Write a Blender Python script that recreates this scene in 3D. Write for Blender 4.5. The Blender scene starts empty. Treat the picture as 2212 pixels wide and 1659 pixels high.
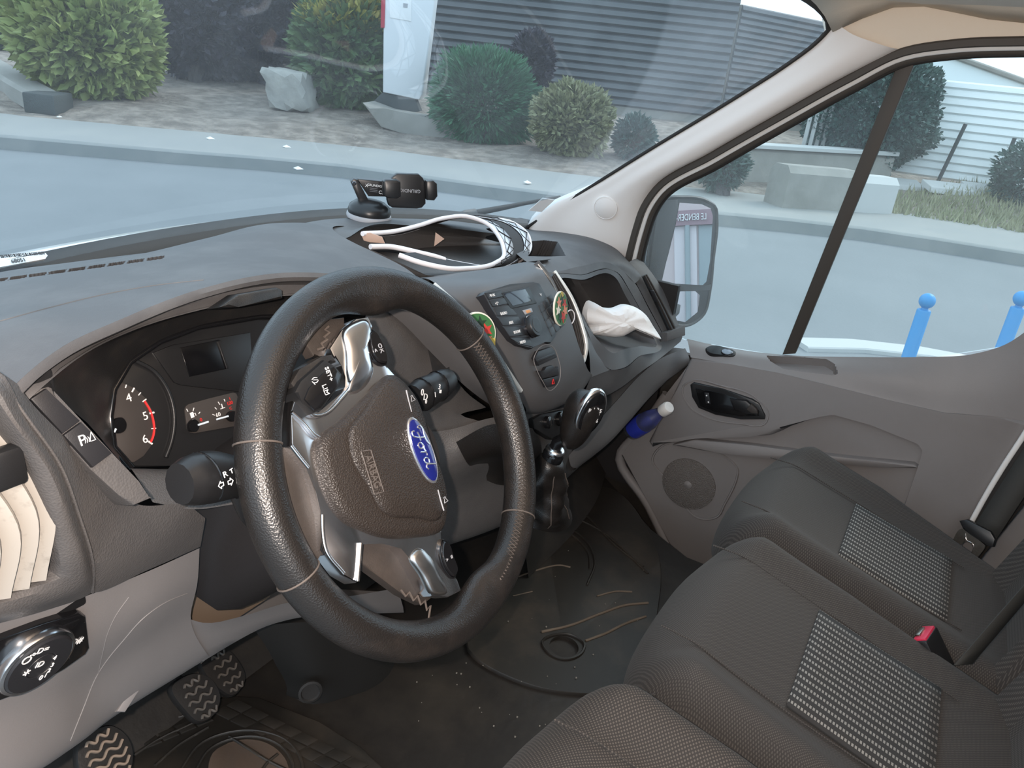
import bpy, bmesh, math, random
from mathutils import Vector as Ve, Matrix, noise
from mathutils.bvhtree import BVHTree
rnd = random.Random(7)
S = bpy.context.scene
COL = S.collection
# ------------------------------------------------------------------ camera
YAW, PITCH, ROLL, FPX = 61.15, 22.8, 6.5, 1600.0
IW, IH = 2212.0, 1659.0
CAM = Ve((-0.973, -0.391, 1.66))
_y, _p, _r = (math.radians(a) for a in (YAW, PITCH, ROLL))
FWD = Ve((math.sin(_y) * math.cos(_p), math.cos(_y) * math.cos(_p), -math.sin(_p)))
_rt = Ve((math.cos(_y), -math.sin(_y), 0)); _up = _rt.cross(FWD)
CU = _rt * math.cos(_r) + _up * math.sin(_r)
CV = _rt * math.sin(_r) - _up * math.cos(_r)
cd = bpy.data.cameras.new('camera'); cam = bpy.data.objects.new('camera', cd); COL.objects.link(cam)
cd.sensor_fit = 'HORIZONTAL'; cd.sensor_width = 36.0; cd.lens = FPX * 36.0 / IW
cd.clip_start = 0.02; cd.clip_end = 400
M3 = Matrix((CU, -CV, -FWD)).transposed()
cam.matrix_world = Matrix.Translation(CAM) @ M3.to_4x4()
S.camera = cam
# ------------------------------------------------------------------ sky, lamps, exposure
S.view_settings.view_transform = 'Standard'; S.view_settings.look = 'None'
S.view_settings.gamma = 1.0; S.view_settings.use_curve_mapping = False
S.view_settings.exposure = 0.15
w = bpy.data.worlds.new('hazy_sky'); S.world = w; w.use_nodes = True
nt = w.node_tree; bg = nt.nodes['Background']
bg.inputs['Color'].default_value = (0.70, 0.86, 1.0, 1); bg.inputs['Strength'].default_value = 1.75
def lamp(name, kind, energy, color, loc, size=None, direction=None):
    l = bpy.data.lights.new(name, kind); l.energy = energy; l.color = color
    o = bpy.data.objects.new(name, l); COL.objects.link(o); o.location = loc
    if kind == 'POINT': l.shadow_soft_size = size
    if kind == 'SUN': l.angle = size
    if direction: o.rotation_euler = Ve(direction).to_track_quat('-Z', 'Y').to_euler()
    return o
# hazy low sun behind the haze, from the far right of the road
lamp('sun_offscreen', 'SUN', 1.5, (1.0, 0.93, 0.84), (8, -6, 9), math.radians(25), (-0.75, 0.35, -0.75))
# the phone's own flash, just left of its lens
lamp('phone_flash_offscreen', 'POINT', 33.0, (1.0, 0.85, 0.74), CAM - CU * 0.028 - CV * 0.010, 0.005)
# ------------------------------------------------------------------ pixel rays onto real planes
def ray(u, v): return FWD + CU * ((u - IW / 2) / FPX) + CV * ((v - IH / 2) / FPX)
def onplane(u, v, P, n):
    d = ray(u, v); return CAM + d * ((Ve(P) - CAM).dot(Ve(n)) / d.dot(Ve(n)))
def X(u, v, x): d = ray(u, v); return CAM + d * ((x - CAM.x) / d.x)
def Y(u, v, y): d = ray(u, v); return CAM + d * ((y - CAM.y) / d.y)
def Z(u, v, z): d = ray(u, v); return CAM + d * ((z - CAM.z) / d.z)
def Yr(*pts): return [Y(*p) if len(p) == 3 and abs(p[0]) + abs(p[1]) > 12 else Ve(p) for p in pts]
def Xr(*pts): return [X(*p) if len(p) == 3 and abs(p[0]) + abs(p[1]) > 12 else Ve(p) for p in pts]
class Fr:
    """a flat frame in the cabin: origin, right, up, outward normal"""
    def __init__(s, o, ex, ey):
        s.o = Ve(o); s.x = Ve(ex).normalized(); s.y = (Ve(ey) - s.x * Ve(ey).dot(s.x)).normalized(); s.n = s.x.cross(s.y)
    def l(s, u, v, h=0.0):
        P = onplane(u, v, s.o + s.n * h, s.n) - s.o; return (P.dot(s.x), P.dot(s.y))
    def ls(s, pts, h=0.0): return [s.l(u, v, h) for u, v in pts]
    def p(s, a, b, h=0.0): return s.o + s.x * a + s.y * b + s.n * h
    def ps(s, pts, h=0.0): return [s.p(a, b, h) for a, b in pts]
# ------------------------------------------------------------------ materials
MATS = {}
def mat(name, col, rough=0.5, metal=0.0, bump=None, var=None, coat=0.0, emit=None, spec=0.5, alpha=None, trans=0.0, bdist=0.0006, sheen=0.0):
    m = bpy.data.materials.new(name); m.use_nodes = True; N = m.node_tree.nodes; L = m.node_tree.links
    b = N['Principled BSDF']
    b.inputs['Base Color'].default_value = (*col, 1); b.inputs['Roughness'].default_value = rough
    b.inputs['Metallic'].default_value = metal; b.inputs['Specular IOR Level'].default_value = spec
    b.inputs['Coat Weight'].default_value = coat; b.inputs['Transmission Weight'].default_value = trans
    b.inputs['Sheen Weight'].default_value = sheen
    if alpha is not None: b.inputs['Alpha'].default_value = alpha
    if emit: b.inputs['Emission Color'].default_value = (*emit[0], 1); b.inputs['Emission Strength'].default_value = emit[1]
    tc = N.new('ShaderNodeTexCoord')
    if bump:
        n = N.new('ShaderNodeTexNoise') if bump[2:] != ('v',) else N.new('ShaderNodeTexVoronoi')
        n.inputs['Scale'].default_value = bump[0]; L.new(tc.outputs['Object'], n.inputs['Vector'])
        if n.type == 'TEX_NOISE': n.inputs['Detail'].default_value = 3
        bm = N.new('ShaderNodeBump'); bm.inputs['Strength'].default_value = bump[1]; bm.inputs['Distance'].default_value = bdist
        L.new(n.outputs[0], bm.inputs['Height']); L.new(bm.outputs[0], b.inputs['Normal'])
    if var:   # (colour2, scale, low, high) blotches of dust, wear or dirt
        n = N.new('ShaderNodeTexNoise'); n.inputs['Scale'].default_value = var[1]; n.inputs['Detail'].default_value = 6
        n.inputs['Roughness'].default_value = 0.65
        L.new(tc.outputs['Object'], n.inputs['Vector'])
        r = N.new('ShaderNodeValToRGB'); r.color_ramp.elements[0].position = var[2]; r.color_ramp.elements[1].position = var[3]
        r.color_ramp.elements[0].color = (*col, 1); r.color_ramp.elements[1].color = (*var[0], 1)
        L.new(n.outputs[0], r.inputs[0]); L.new(r.outputs[0], b.inputs['Base Color'])
    MATS[name] = m; return m
# ------------------------------------------------------------------ objects
OFF = {}
def props(o, label=None, cat=None, group=None, kind=None):
    if label: o['label'] = label
    if cat: o['category'] = cat
    if group: o['group'] = group
    if kind: o['kind'] = kind
    return o
def thing(name, label, cat, loc, group=None, kind=None):
    o = bpy.data.objects.new(name, None); COL.objects.link(o); o.location = Ve(loc); o.empty_display_size = 0.05
    OFF[o] = Ve(loc); return props(o, label, cat, group, kind)
def mk(name, VF, m, parent=None, smooth=35, label=None, cat=None, group=None, kind=None, solid=0.0, mod=None, sub=0):
    V, F = VF; V = [Ve(v) for v in V]
    if parent is not None: off = OFF[parent]
    else:
        xs = [v.x for v in V]; ys = [v.y for v in V]; zs = [v.z for v in V]
        off = Ve(((min(xs) + max(xs)) / 2, (min(ys) + max(ys)) / 2, min(zs)))
    me = bpy.data.meshes.new(name); me.from_pydata([v - off for v in V], [], F); me.update()
    if smooth is not None:
        me.polygons.foreach_set('use_smooth', [True] * len(me.polygons)); me.set_sharp_from_angle(angle=math.radians(smooth))
    me.materials.append(MATS[m] if isinstance(m, str) else m)
    o = bpy.data.objects.new(name, me); COL.objects.link(o); OFF[o] = off
    if parent is not None: o.parent = parent
    else: o.location = off
    if solid:
        s = o.modifiers.new('thickness', 'SOLIDIFY'); s.thickness = abs(solid); s.offset = -1 if solid > 0 else 1
    if sub:
        s = o.modifiers.new('smooth', 'SUBSURF'); s.levels = sub; s.render_levels = sub
    return props(o, label, cat, group, kind)
def join(*vfs):
    V, F = [], []
    for v, f in vfs:
        k = len(V); V += list(v); F += [tuple(i + k for i in q) for q in f]
    return V, F
def crom(P, n, closed=False):
    """Catmull-Rom resample of points, even in length, to n points"""
    P = [Ve(p) for p in P]
    if len(P) == 2 and not closed: return [P[0].lerp(P[1], i / (n - 1)) for i in range(n)]
    Q = []; m = len(P); segs = m if closed else m - 1
    for i in range(segs):
        if closed: a, b, c, d = P[(i - 1) % m], P[i], P[(i + 1) % m], P[(i + 2) % m]
        else: a, b, c, d = P[max(i - 1, 0)], P[i], P[i + 1], P[min(i + 2, m - 1)]
        # centripetal tangents keep uneven spacing free of loops
        lb, la, lc = (c - b).length + 1e-9, (b - a).length + 1e-9, (d - c).length + 1e-9
        m1 = ((c - b) / lb * la + (b - a) / la * lb) / (la + lb) * lb if a != b else (c - b)
        m2 = ((c - b) / lb * lc + (d - c) / lc * lb) / (lc + lb) * lb if c != d else (c - b)
        for k in range(24):
            t = k / 24; t2 = t * t; t3 = t2 * t
            Q.append(b * (2 * t3 - 3 * t2 + 1) + m1 * (t3 - 2 * t2 + t) + c * (-2 * t3 + 3 * t2) + m2 * (t3 - t2))
    Q.append(P[0] if closed else P[-1])
    return even(Q, n, closed)
def even(Q, n, closed=False):
    Q = [Ve(q) for q in Q]; D = [0]
    for a, b in zip(Q, Q[1:]): D.append(D[-1] + (b - a).length)
    out = []; j = 0; div = n if closed else n - 1
    for i in range(n):
        s = D[-1] * i / div
        while j < len(D) - 2 and D[j + 1] < s: j += 1
        t = (s - D[j]) / max(D[j + 1] - D[j], 1e-9); out.append(Q[j].lerp(Q[j + 1], min(max(t, 0), 1)))
    return out
def patch(rows, nu=24, nv=None, soft=True, closed=False):
    """surface through rows of 3-D points"""
    R = [crom(r, nu) for r in rows]
    if nv:
        cols = []
        for i in range(nu):
            c = [r[i] for r in R]
            if soft: cols.append(crom(c, nv))
            else: cols.append(even(c, nv))
        R = [[cols[i][j] for i in range(nu)] for j in range(nv)]
    V = [p for r in R for p in r]; F = []
    for j in range(len(R) - 1):
        for i in range(nu - 1): F.append((j * nu + i, j * nu + i + 1, (j + 1) * nu + i + 1, (j + 1) * nu + i))
    return V, F
def rings(R, cap0=True, cap1=True):
    n = len(R[0]); V = [p for r in R for p in r]; F = []
    for j in range(len(R) - 1):
        for i in range(n): F.append((j * n + i, j * n + (i + 1) % n, (j + 1) * n + (i + 1) % n, (j + 1) * n + i))
    if cap0: F.append(tuple(range(n - 1, -1, -1)))
    if cap1: F.append(tuple((len(R) - 1) * n + i for i in range(n)))
    return V, F
def tube(path, rad, k=10, closed=False, cap=True, flat=1.0, upv=None):
    path = [Ve(p) for p in path]; n = len(path)
    rads = rad if isinstance(rad, (list, tuple)) else [rad] * n
    R = []; prev = None
    for i, p in enumerate(path):
        t = (path[(i + 1) % n] - path[i - 1]) if closed else (path[min(i + 1, n - 1)] - path[max(i - 1, 0)])
        t.normalize()
        if upv is not None: a = Ve(upv) - t * Ve(upv).dot(t)
        elif prev is None: a = t.orthogonal()
        else: a = prev - t * prev.dot(t)
        a.normalize(); prev = a; b = t.cross(a)
        R.append([p + (a * math.cos(2 * math.pi * j / k) * flat + b * math.sin(2 * math.pi * j / k)) * rads[i] for j in range(k)])
    if closed: R.append(R[0]); return rings(R, False, False)
    return rings(R, cap, cap)
def strip(path, nrm, w, h):
    """rectangular bar along a path; nrm = outward direction(s), w = width across, h = height outward"""
    path = [Ve(p) for p in path]; n = len(path); R = []
    for i, p in enumerate(path):
        t = (path[min(i + 1, n - 1)] - path[max(i - 1, 0)]).normalized()
        o = Ve(nrm[i] if isinstance(nrm, list) else nrm); o = (o - t * o.dot(t)).normalized(); s = t.cross(o)
        c = min(h, w) * 0.2
        R.append([p - s * w / 2, p - s * w / 2 + o * (h - c), p - s * (w / 2 - c) + o * h, p + s * (w / 2 - c) + o * h, p + s * w / 2 + o * (h - c), p + s * w / 2])
    return rings(R)
def lathe(prof, o, axis, k=28, a0=None):
    """prof = [(radius, height)] around axis from o"""
    ax = Ve(axis).normalized(); a = ax.orthogonal().normalized() if a0 is None else Ve(a0).normalized(); b = ax.cross(a)
    R = [[Ve(o) + ax * h + (a * math.cos(2 * math.pi * j / k) + b * math.sin(2 * math.pi * j / k)) * r for j in range(k)] for r, h in prof]
    return rings(R)
def box(c, ex, ey, ez, bev=0.0):
    """box by centre and three half-axis vectors"""
    c, ex, ey, ez = Ve(c), Ve(ex), Ve(ey), Ve(ez)
    bm = bmesh.new(); vs = [bm.verts.new(c + ex * a + ey * b + ez * d) for d in (-1, 1) for b in (-1, 1) for a in (-1, 1)]
    for f in ((0, 2, 3, 1), (4, 5, 7, 6), (0, 1, 5, 4), (2, 6, 7, 3), (0, 4, 6, 2), (1, 3, 7, 5)): bm.faces.new([vs[i] for i in f])
    if bev: bmesh.ops.bevel(bm, geom=bm.edges[:], offset=bev, segments=2, profile=0.5, affect='EDGES')
    return bmvf(bm)
def bmvf(bm):
    bmesh.ops.recalc_face_normals(bm, faces=bm.faces[:])
    bm.verts.index_update(); V = [v.co.copy() for v in bm.verts]; F = [tuple(v.index for v in f.verts) for f in bm.faces]; bm.free(); return V, F
def abox(x0, x1, y0, y1, z0, z1, bev=0.0):
    return box(((x0 + x1) / 2, (y0 + y1) / 2, (z0 + z1) / 2), ((x1 - x0) / 2, 0, 0), (0, (y1 - y0) / 2, 0), (0, 0, (z1 - z0) / 2), bev)
def plate(fr, pts, h0, h1, bev=0.0, rnds=None, segs=2):
    """polygon in a frame, extruded from height h0 to h1 with bevelled top edge; rnds rounds the outline (n points)"""
    if rnds: pts = [(p.x, p.y) for p in crom([Ve((a, b, 0)) for a, b in pts], rnds, True)]
    bm = bmesh.new(); top = [bm.verts.new(fr.p(a, b, h1)) for a, b in pts]; bot = [bm.verts.new(fr.p(a, b, h0)) for a, b in pts]
    n = len(pts); ft = bm.faces.new(top); bm.faces.new(bot[::-1])
    for i in range(n): bm.faces.new((top[i], bot[i], bot[(i + 1) % n], top[(i + 1) % n]))
    if bev:
        es = [e for e in ft.edges]; bmesh.ops.bevel(bm, geom=es, offset=bev, segments=segs, profile=0.5, affect='EDGES', clamp_overlap=True)
    return bmvf(bm)
def pillow(fr, pts, prof, n=48, centre=None):
    """domed pad: rings of the outline scaled about its centre, prof = [(scale, height)]"""
    P = crom([Ve((a, b, 0)) for a, b in pts], n, True)
    c = Ve((*centre, 0)) if centre else sum(P, Ve()) / n
    return rings([[fr.p(*(c + (p - c) * s).xy, h) for p in P] for s, h in prof])
def frame_bar(fr, pts, w, h0, h1, closed=True, n=None):
    """raised outline bead following a polygon in a frame"""
    if n and n <= len(pts):   # sharp corners
        P = [Ve((*pts[i], 0)).lerp(Ve((*pts[(i + 1) % len(pts)], 0)), k / 6) for i in range(len(pts)) for k in range(6)]
    else: P = crom([Ve((a, b, 0)) for a, b in pts], n or len(pts) * 6, closed)
    Q = [fr.p(p.x, p.y, (h0 + h1) / 2) for p in P]
    return tube(Q, w / 2, 6, closed)
def px_of(P):
    d = P - CAM; z = d.dot(FWD); return (IW / 2 + FPX * d.dot(CU) / z, IH / 2 + FPX * d.dot(CV) / z)
def inpoly(p, poly):
    c = False
    for i in range(len(poly)):
        (x1, y1), (x2, y2) = poly[i], poly[i - 1]
        if (y1 > p[1]) != (y2 > p[1]) and p[0] < (x2 - x1) * (p[1] - y1) / (y2 - y1) + x1: c = not c
    return c
def recess(VF, polys, depth):
    """open real pockets in a surface: the faces seen inside each outline sink by depth and get side walls"""
    V, F = VF; cen = [px_of(sum((V[i] for i in f), Ve()) / len(f)) for f in F]; left = []; pans = [[] for _ in polys]
    for f, c in zip(F, cen):
        k = next((k for k, q in enumerate(polys) if inpoly(c, q)), None)
        (left if k is None else pans[k]).append(f)
    out = []
    for fs in pans:
        ids = sorted({i for f in fs for i in f}); mp = {v: n for n, v in enumerate(ids)}; m = len(ids); E = {}
        for f in fs:
            for a, b in zip(f, f[1:] + f[:1]): E[frozenset((a, b))] = E.get(frozenset((a, b)), []) + [(a, b)]
        PV = [V[i] for i in ids] + [V[i] + Ve(depth) for i in ids]
        PF = [tuple(mp[i] + m for i in f) for f in fs] + [(mp[e[0][0]], mp[e[0][1]], mp[e[0][1]] + m, mp[e[0][0]] + m) for e in E.values() if len(e) == 1]
        out.append((PV, PF))
    return (V, left), out
BV = {}
def hit(o, u, v, lift=0.0):
    """point of a built surface under a pixel, lifted off along the surface normal"""
    if o not in BV:
        me = o.data; BV[o] = BVHTree.FromPolygons([x.co + OFF[o] for x in me.vertices], [tuple(p.vertices) for p in me.polygons])
    p, n, i, d = BV[o].ray_cast(CAM, ray(u, v).normalized())
    if p is None: return None
    if n.dot(CAM - p) < 0: n = -n
    return p + n * lift
def hitframe(o, a, b, c, lift=0.0):
    """frame lying on a surface: a -> b gives right, c sits below"""
    A, B, C_ = hit(o, *a), hit(o, *b), hit(o, *c); x = B - A; y = (A + B) / 2 - C_
    f = Fr((A + B + C_) / 3, x, y); f.o = f.o + f.n * lift; return f
def text(s, size, o, ex, ey, depth=0.0006, align='CENTER', sx=1.0, shear=0.0):
    """lettering as solid mesh"""
    c = bpy.data.curves.new('lettering', 'FONT'); c.body = s; c.size = size; c.align_x = align; c.align_y = 'CENTER'
    c.extrude = depth / 2; c.resolution_u = 3; c.shear = shear
    t = bpy.data.objects.new('lettering', c); COL.objects.link(t)
    me = bpy.data.meshes.new_from_object(t.evaluated_get(bpy.context.evaluated_depsgraph_get()))
    ex, ey = Ve(ex).normalized(), Ve(ey).normalized(); nn = ex.cross(ey); o = Ve(o)
    V = [o + ex * (v.co.x * sx) + ey * v.co.y + nn * (v.co.z + depth / 2) for v in me.vertices]
    F = [tuple(p.vertices) for p in me.polygons]
    COL.objects.unlink(t); bpy.data.objects.remove(t); bpy.data.curves.remove(c); bpy.data.meshes.remove(me)
    return V, F
def ftext(fr, s, u, v, size, h, ang=0.0, sx=1.0, depth=0.0006):
    """lettering on a frame, centred where pixel (u,v) meets it, turned by ang degrees"""
    a, b = fr.l(u, v, h); c, d = math.cos(math.radians(ang)), math.sin(math.radians(ang))
    return text(s, size, fr.p(a, b, h), fr.x * c + fr.y * d, fr.y * c - fr.x * d, depth, sx=sx)
def ellipse(a, b, ra, rb, n=32, ang=0.0):
    c, s = math.cos(ang), math.sin(ang)
    return [(a + ra * math.cos(t) * c - rb * math.sin(t) * s, b + ra * math.cos(t) * s + rb * math.sin(t) * c) for t in (2 * math.pi * i / n for i in range(n))]
# ------------------------------------------------------------------ the materials of the cabin
mat('pad_plastic', (0.095, 0.092, 0.094), 0.55, bump=(900, 0.35), var=((0.15, 0.147, 0.147), 9, 0.45, 0.85), spec=0.35)
mat('dash_plastic', (0.095, 0.090, 0.089), 0.5, bump=(520, 0.5, 'v'), var=((0.115, 0.108, 0.105), 30, 0.4, 0.8), spec=0.4)
mat('console_plastic', (0.095, 0.092, 0.094), 0.45, bump=(1500, 0.25), spec=0.45)
mat('shroud_plastic', (0.019, 0.0165, 0.0165), 0.6, bump=(900, 0.3), spec=0.3)
mat('grey_plastic', (0.24, 0.225, 0.222), 0.5, bump=(700, 0.25), var=((0.215, 0.20, 0.197), 4, 0.35, 0.8), spec=0.35)
mat('door_plastic', (0.24, 0.225, 0.222), 0.5, bump=(700, 0.25), var=((0.215, 0.20, 0.197), 3, 0.35, 0.8), spec=0.35)
mat('light_trim', (0.80, 0.76, 0.73), 0.6, bump=(500, 0.15))
mat('headliner', (0.80, 0.70, 0.58), 0.9, bump=(600, 0.3))
mat('visor_cloth', (0.80, 0.75, 0.68), 0.8, bump=(700, 0.3))
mat('black_gloss', (0.008, 0.008, 0.009), 0.12, spec=0.6)
mat('black_satin', (0.014, 0.014, 0.015), 0.38, bump=(1500, 0.15))
mat('black_rubber', (0.022, 0.020, 0.019), 0.6, bump=(300, 0.2))
mat('brown_seal', (0.055, 0.047, 0.040), 0.6)
mat('hood_black', (0.020, 0.019, 0.019), 0.36, bump=(900, 0.4), var=((0.05, 0.042, 0.035), 40, 0.5, 0.9))
mat('gauge_face', (0.045, 0.038, 0.035), 0.55)
mat('gauge_black', (0.014, 0.014, 0.015), 0.3)
mat('screen', (0.004, 0.004, 0.005), 0.25)
mat('radio_screen', (0.02, 0.025, 0.04), 0.10, spec=0.8)
mat('leather', (0.014, 0.012, 0.011), 0.34, bump=(650, 0.42, 'v'), var=((0.032, 0.025, 0.021), 14, 0.52, 0.75), spec=0.6)
mat('stitch', (0.10, 0.080, 0.068), 0.7)
mat('pad_skin', (0.029, 0.0225, 0.019), 0.42, bump=(650, 0.8, 'v'), spec=0.45, bdist=0.0007)
mat('brown_skin', (0.034, 0.027, 0.023), 0.55, bump=(700, 0.4), var=((0.06, 0.047, 0.040), 25, 0.45, 0.8))
mat('chrome', (0.88, 0.88, 0.90), 0.20, 1.0)
mat('satin_chrome', (0.62, 0.61, 0.60), 0.28, 1.0)
mat('dark_chrome', (0.25, 0.25, 0.27), 0.12, 1.0)
mat('silver_trim', (0.72, 0.70, 0.66), 0.35, 0.3)
mat('button_black', (0.022, 0.022, 0.025), 0.38, bump=(1200, 0.15))
mat('print_white', (0.82, 0.82, 0.82), 0.5)
mat('print_grey', (0.40, 0.40, 0.42), 0.5)
mat('print_red', (0.75, 0.03, 0.03), 0.5)
mat('print_orange', (0.8, 0.35, 0.12), 0.5)
mat('needle', (0.75, 0.85, 0.95), 0.4)
mat('emblem_blue', (0.010, 0.016, 0.16), 0.15, coat=1.0)
mat('emblem_silver', (0.78, 0.80, 0.84), 0.18, 0.9)
mat('relief', (0.11, 0.092, 0.082), 0.5)
mat('vane_beige', (0.40, 0.37, 0.33), 0.6, var=((0.22, 0.20, 0.17), 60, 0.55, 0.8))
mat('bulge_carpet', (0.014, 0.013, 0.012), 0.7, bump=(200, 0.4))
mat('floor_rubber', (0.018, 0.015, 0.013), 0.55, bump=(60, 0.4), var=((0.045, 0.037, 0.029), 7, 0.45, 0.85), bdist=0.002)
mat('mat_rubber', (0.022, 0.019, 0.016), 0.5, bump=(90, 0.3), var=((0.065, 0.049, 0.036), 6, 0.48, 0.82))
mat('mud', (0.10, 0.066, 0.046), 0.9, bump=(120, 0.6), var=((0.09, 0.065, 0.05), 25, 0.35, 0.7))
mat('crumb', (0.22, 0.20, 0.17), 0.8)
mat('scuff', (0.13, 0.098, 0.072), 0.8)
mat('pedal_rubber', (0.018, 0.016, 0.015), 0.4, bump=(300, 0.3))
mat('pedal_grip', (0.11, 0.095, 0.082), 0.4)
mat('pedal_wear', (0.30, 0.22, 0.165), 0.45)
mat('foam', (0.16, 0.115, 0.08), 0.9, bump=(80, 0.5))
mat('tissue', (0.90, 0.88, 0.86), 0.9, bump=(90, 0.5), bdist=0.002)
mat('strap_black', (0.020, 0.018, 0.020), 0.75, bump=(900, 0.5))
mat('strap_white', (0.80, 0.76, 0.77), 0.7, bump=(900, 0.3))
mat('reflective', (0.62, 0.64, 0.68), 0.3, 0.2)
mat('tan_patch', (0.52, 0.35, 0.27), 0.7)
mat('holder_black', (0.013, 0.013, 0.014), 0.33)
mat('white_paint', (0.85, 0.84, 0.82), 0.25, coat=0.6)
mat('mirror_shell', (0.038, 0.040, 0.043), 0.45, bump=(700, 0.3))
mat('mirror_glass', (0.90, 0.91, 0.93), 0.0, 1.0)
mat('webbing', (0.035, 0.034, 0.031), 0.75, bump=(900, 0.4))
mat('steel', (0.45, 0.42, 0.38), 0.3, 1.0, var=((0.30, 0.26, 0.21), 60, 0.4, 0.8))
mat('red_button', (0.62, 0.035, 0.085), 0.4)
mat('bottle_label', (0.03, 0.05, 0.45), 0.4)
mat('bottle_cap', (0.85, 0.83, 0.80), 0.5)
mat('disc_green', (0.05, 0.17, 0.06), 0.5); mat('disc_red', (0.55, 0.05, 0.04), 0.5); mat('disc_salmon', (0.75, 0.27, 0.18), 0.5)
mat('disc_gold', (0.55, 0.42, 0.10), 0.5); mat('disc_cream', (0.86, 0.80, 0.68), 0.6); mat('disc_dark', (0.02, 0.05, 0.03), 0.5)
mat('bollard_blue', (0.02, 0.27, 0.60), 0.45)
mat('speaker_mesh', (0.19, 0.172, 0.160), 0.6, bump=(420, 1.0, 'v'), bdist=0.003)
def seat_fabric(name, col, thread, scale, stripes=None, along=1):
    """woven cloth: a fine grid of threads, with rows of pale stitches when striped"""
    m = mat(name, col, 0.85, spec=0.2, sheen=0.05); N = m.node_tree.nodes; L = m.node_tree.links; b = N['Principled BSDF']
    tc = next(n for n in N if n.type == 'TEX_COORD')
    mp = N.new('ShaderNodeMapping'); L.new(tc.outputs['Object'], mp.inputs['Vector'])
    sep = N.new('ShaderNodeSeparateXYZ'); L.new(mp.outputs[0], sep.inputs[0])
    def wave(sock, freq):
        a = N.new('ShaderNodeMath'); a.operation = 'MULTIPLY'; a.inputs[1].default_value = freq; L.new(sock, a.inputs[0])
        s = N.new('ShaderNodeMath'); s.operation = 'SINE'; L.new(a.outputs[0], s.inputs[0]); return s.outputs[0]
    def op(kind, a, c, cl=False):
        n = N.new('ShaderNodeMath'); n.operation = kind; n.use_clamp = cl
        if hasattr(a, 'links'): L.new(a, n.inputs[0])
        else: n.inputs[0].default_value = a
        if hasattr(c, 'links'): L.new(c, n.inputs[1])
        else: n.inputs[1].default_value = c
        return n.outputs[0]
    wx, wy = wave(sep.outputs[0], scale), wave(sep.outputs[1], scale)
    if stripes:
        line = op('GREATER_THAN', wave(sep.outputs[0], 2 * math.pi / stripes), 0.35)
        dash = op('GREATER_THAN', wave(sep.outputs[along], 2 * math.pi / 0.0046), -0.35)
        f = op('MULTIPLY', line, dash)
        f = op('MULTIPLY', f, 0.85)
    else:
        f = op('MULTIPLY', op('GREATER_THAN', op('MULTIPLY', wx, wy), 0.35), 0.55)
    mx = N.new('ShaderNodeMix'); mx.data_type = 'RGBA'; mx.inputs[6].default_value = (*col, 1); mx.inputs[7].default_value = (*thread, 1)
    L.new(f, mx.inputs[0]); L.new(mx.outputs[2], b.inputs['Base Color'])
    bm = N.new('ShaderNodeBump'); bm.inputs['Strength'].default_value = 0.4; bm.inputs['Distance'].default_value = 0.0008
    L.new(f, bm.inputs['Height']); L.new(bm.outputs[0], b.inputs['Normal'])
    return m
seat_fabric('seat_cloth', (0.046, 0.042, 0.040), (0.13, 0.118, 0.108), 2 * math.pi / 0.0036)
seat_fabric('seat_side_cloth', (0.042, 0.037, 0.034), (0.16, 0.135, 0.115), 2 * math.pi / 0.0048)
seat_fabric('seat_stripes', (0.040, 0.039, 0.039), (0.30, 0.29, 0.27), 2 * math.pi / 0.003, stripes=0.0145)
seat_fabric('back_stripes', (0.040, 0.039, 0.039), (0.30, 0.29, 0.27), 2 * math.pi / 0.003, stripes=0.0145, along=2)
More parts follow.
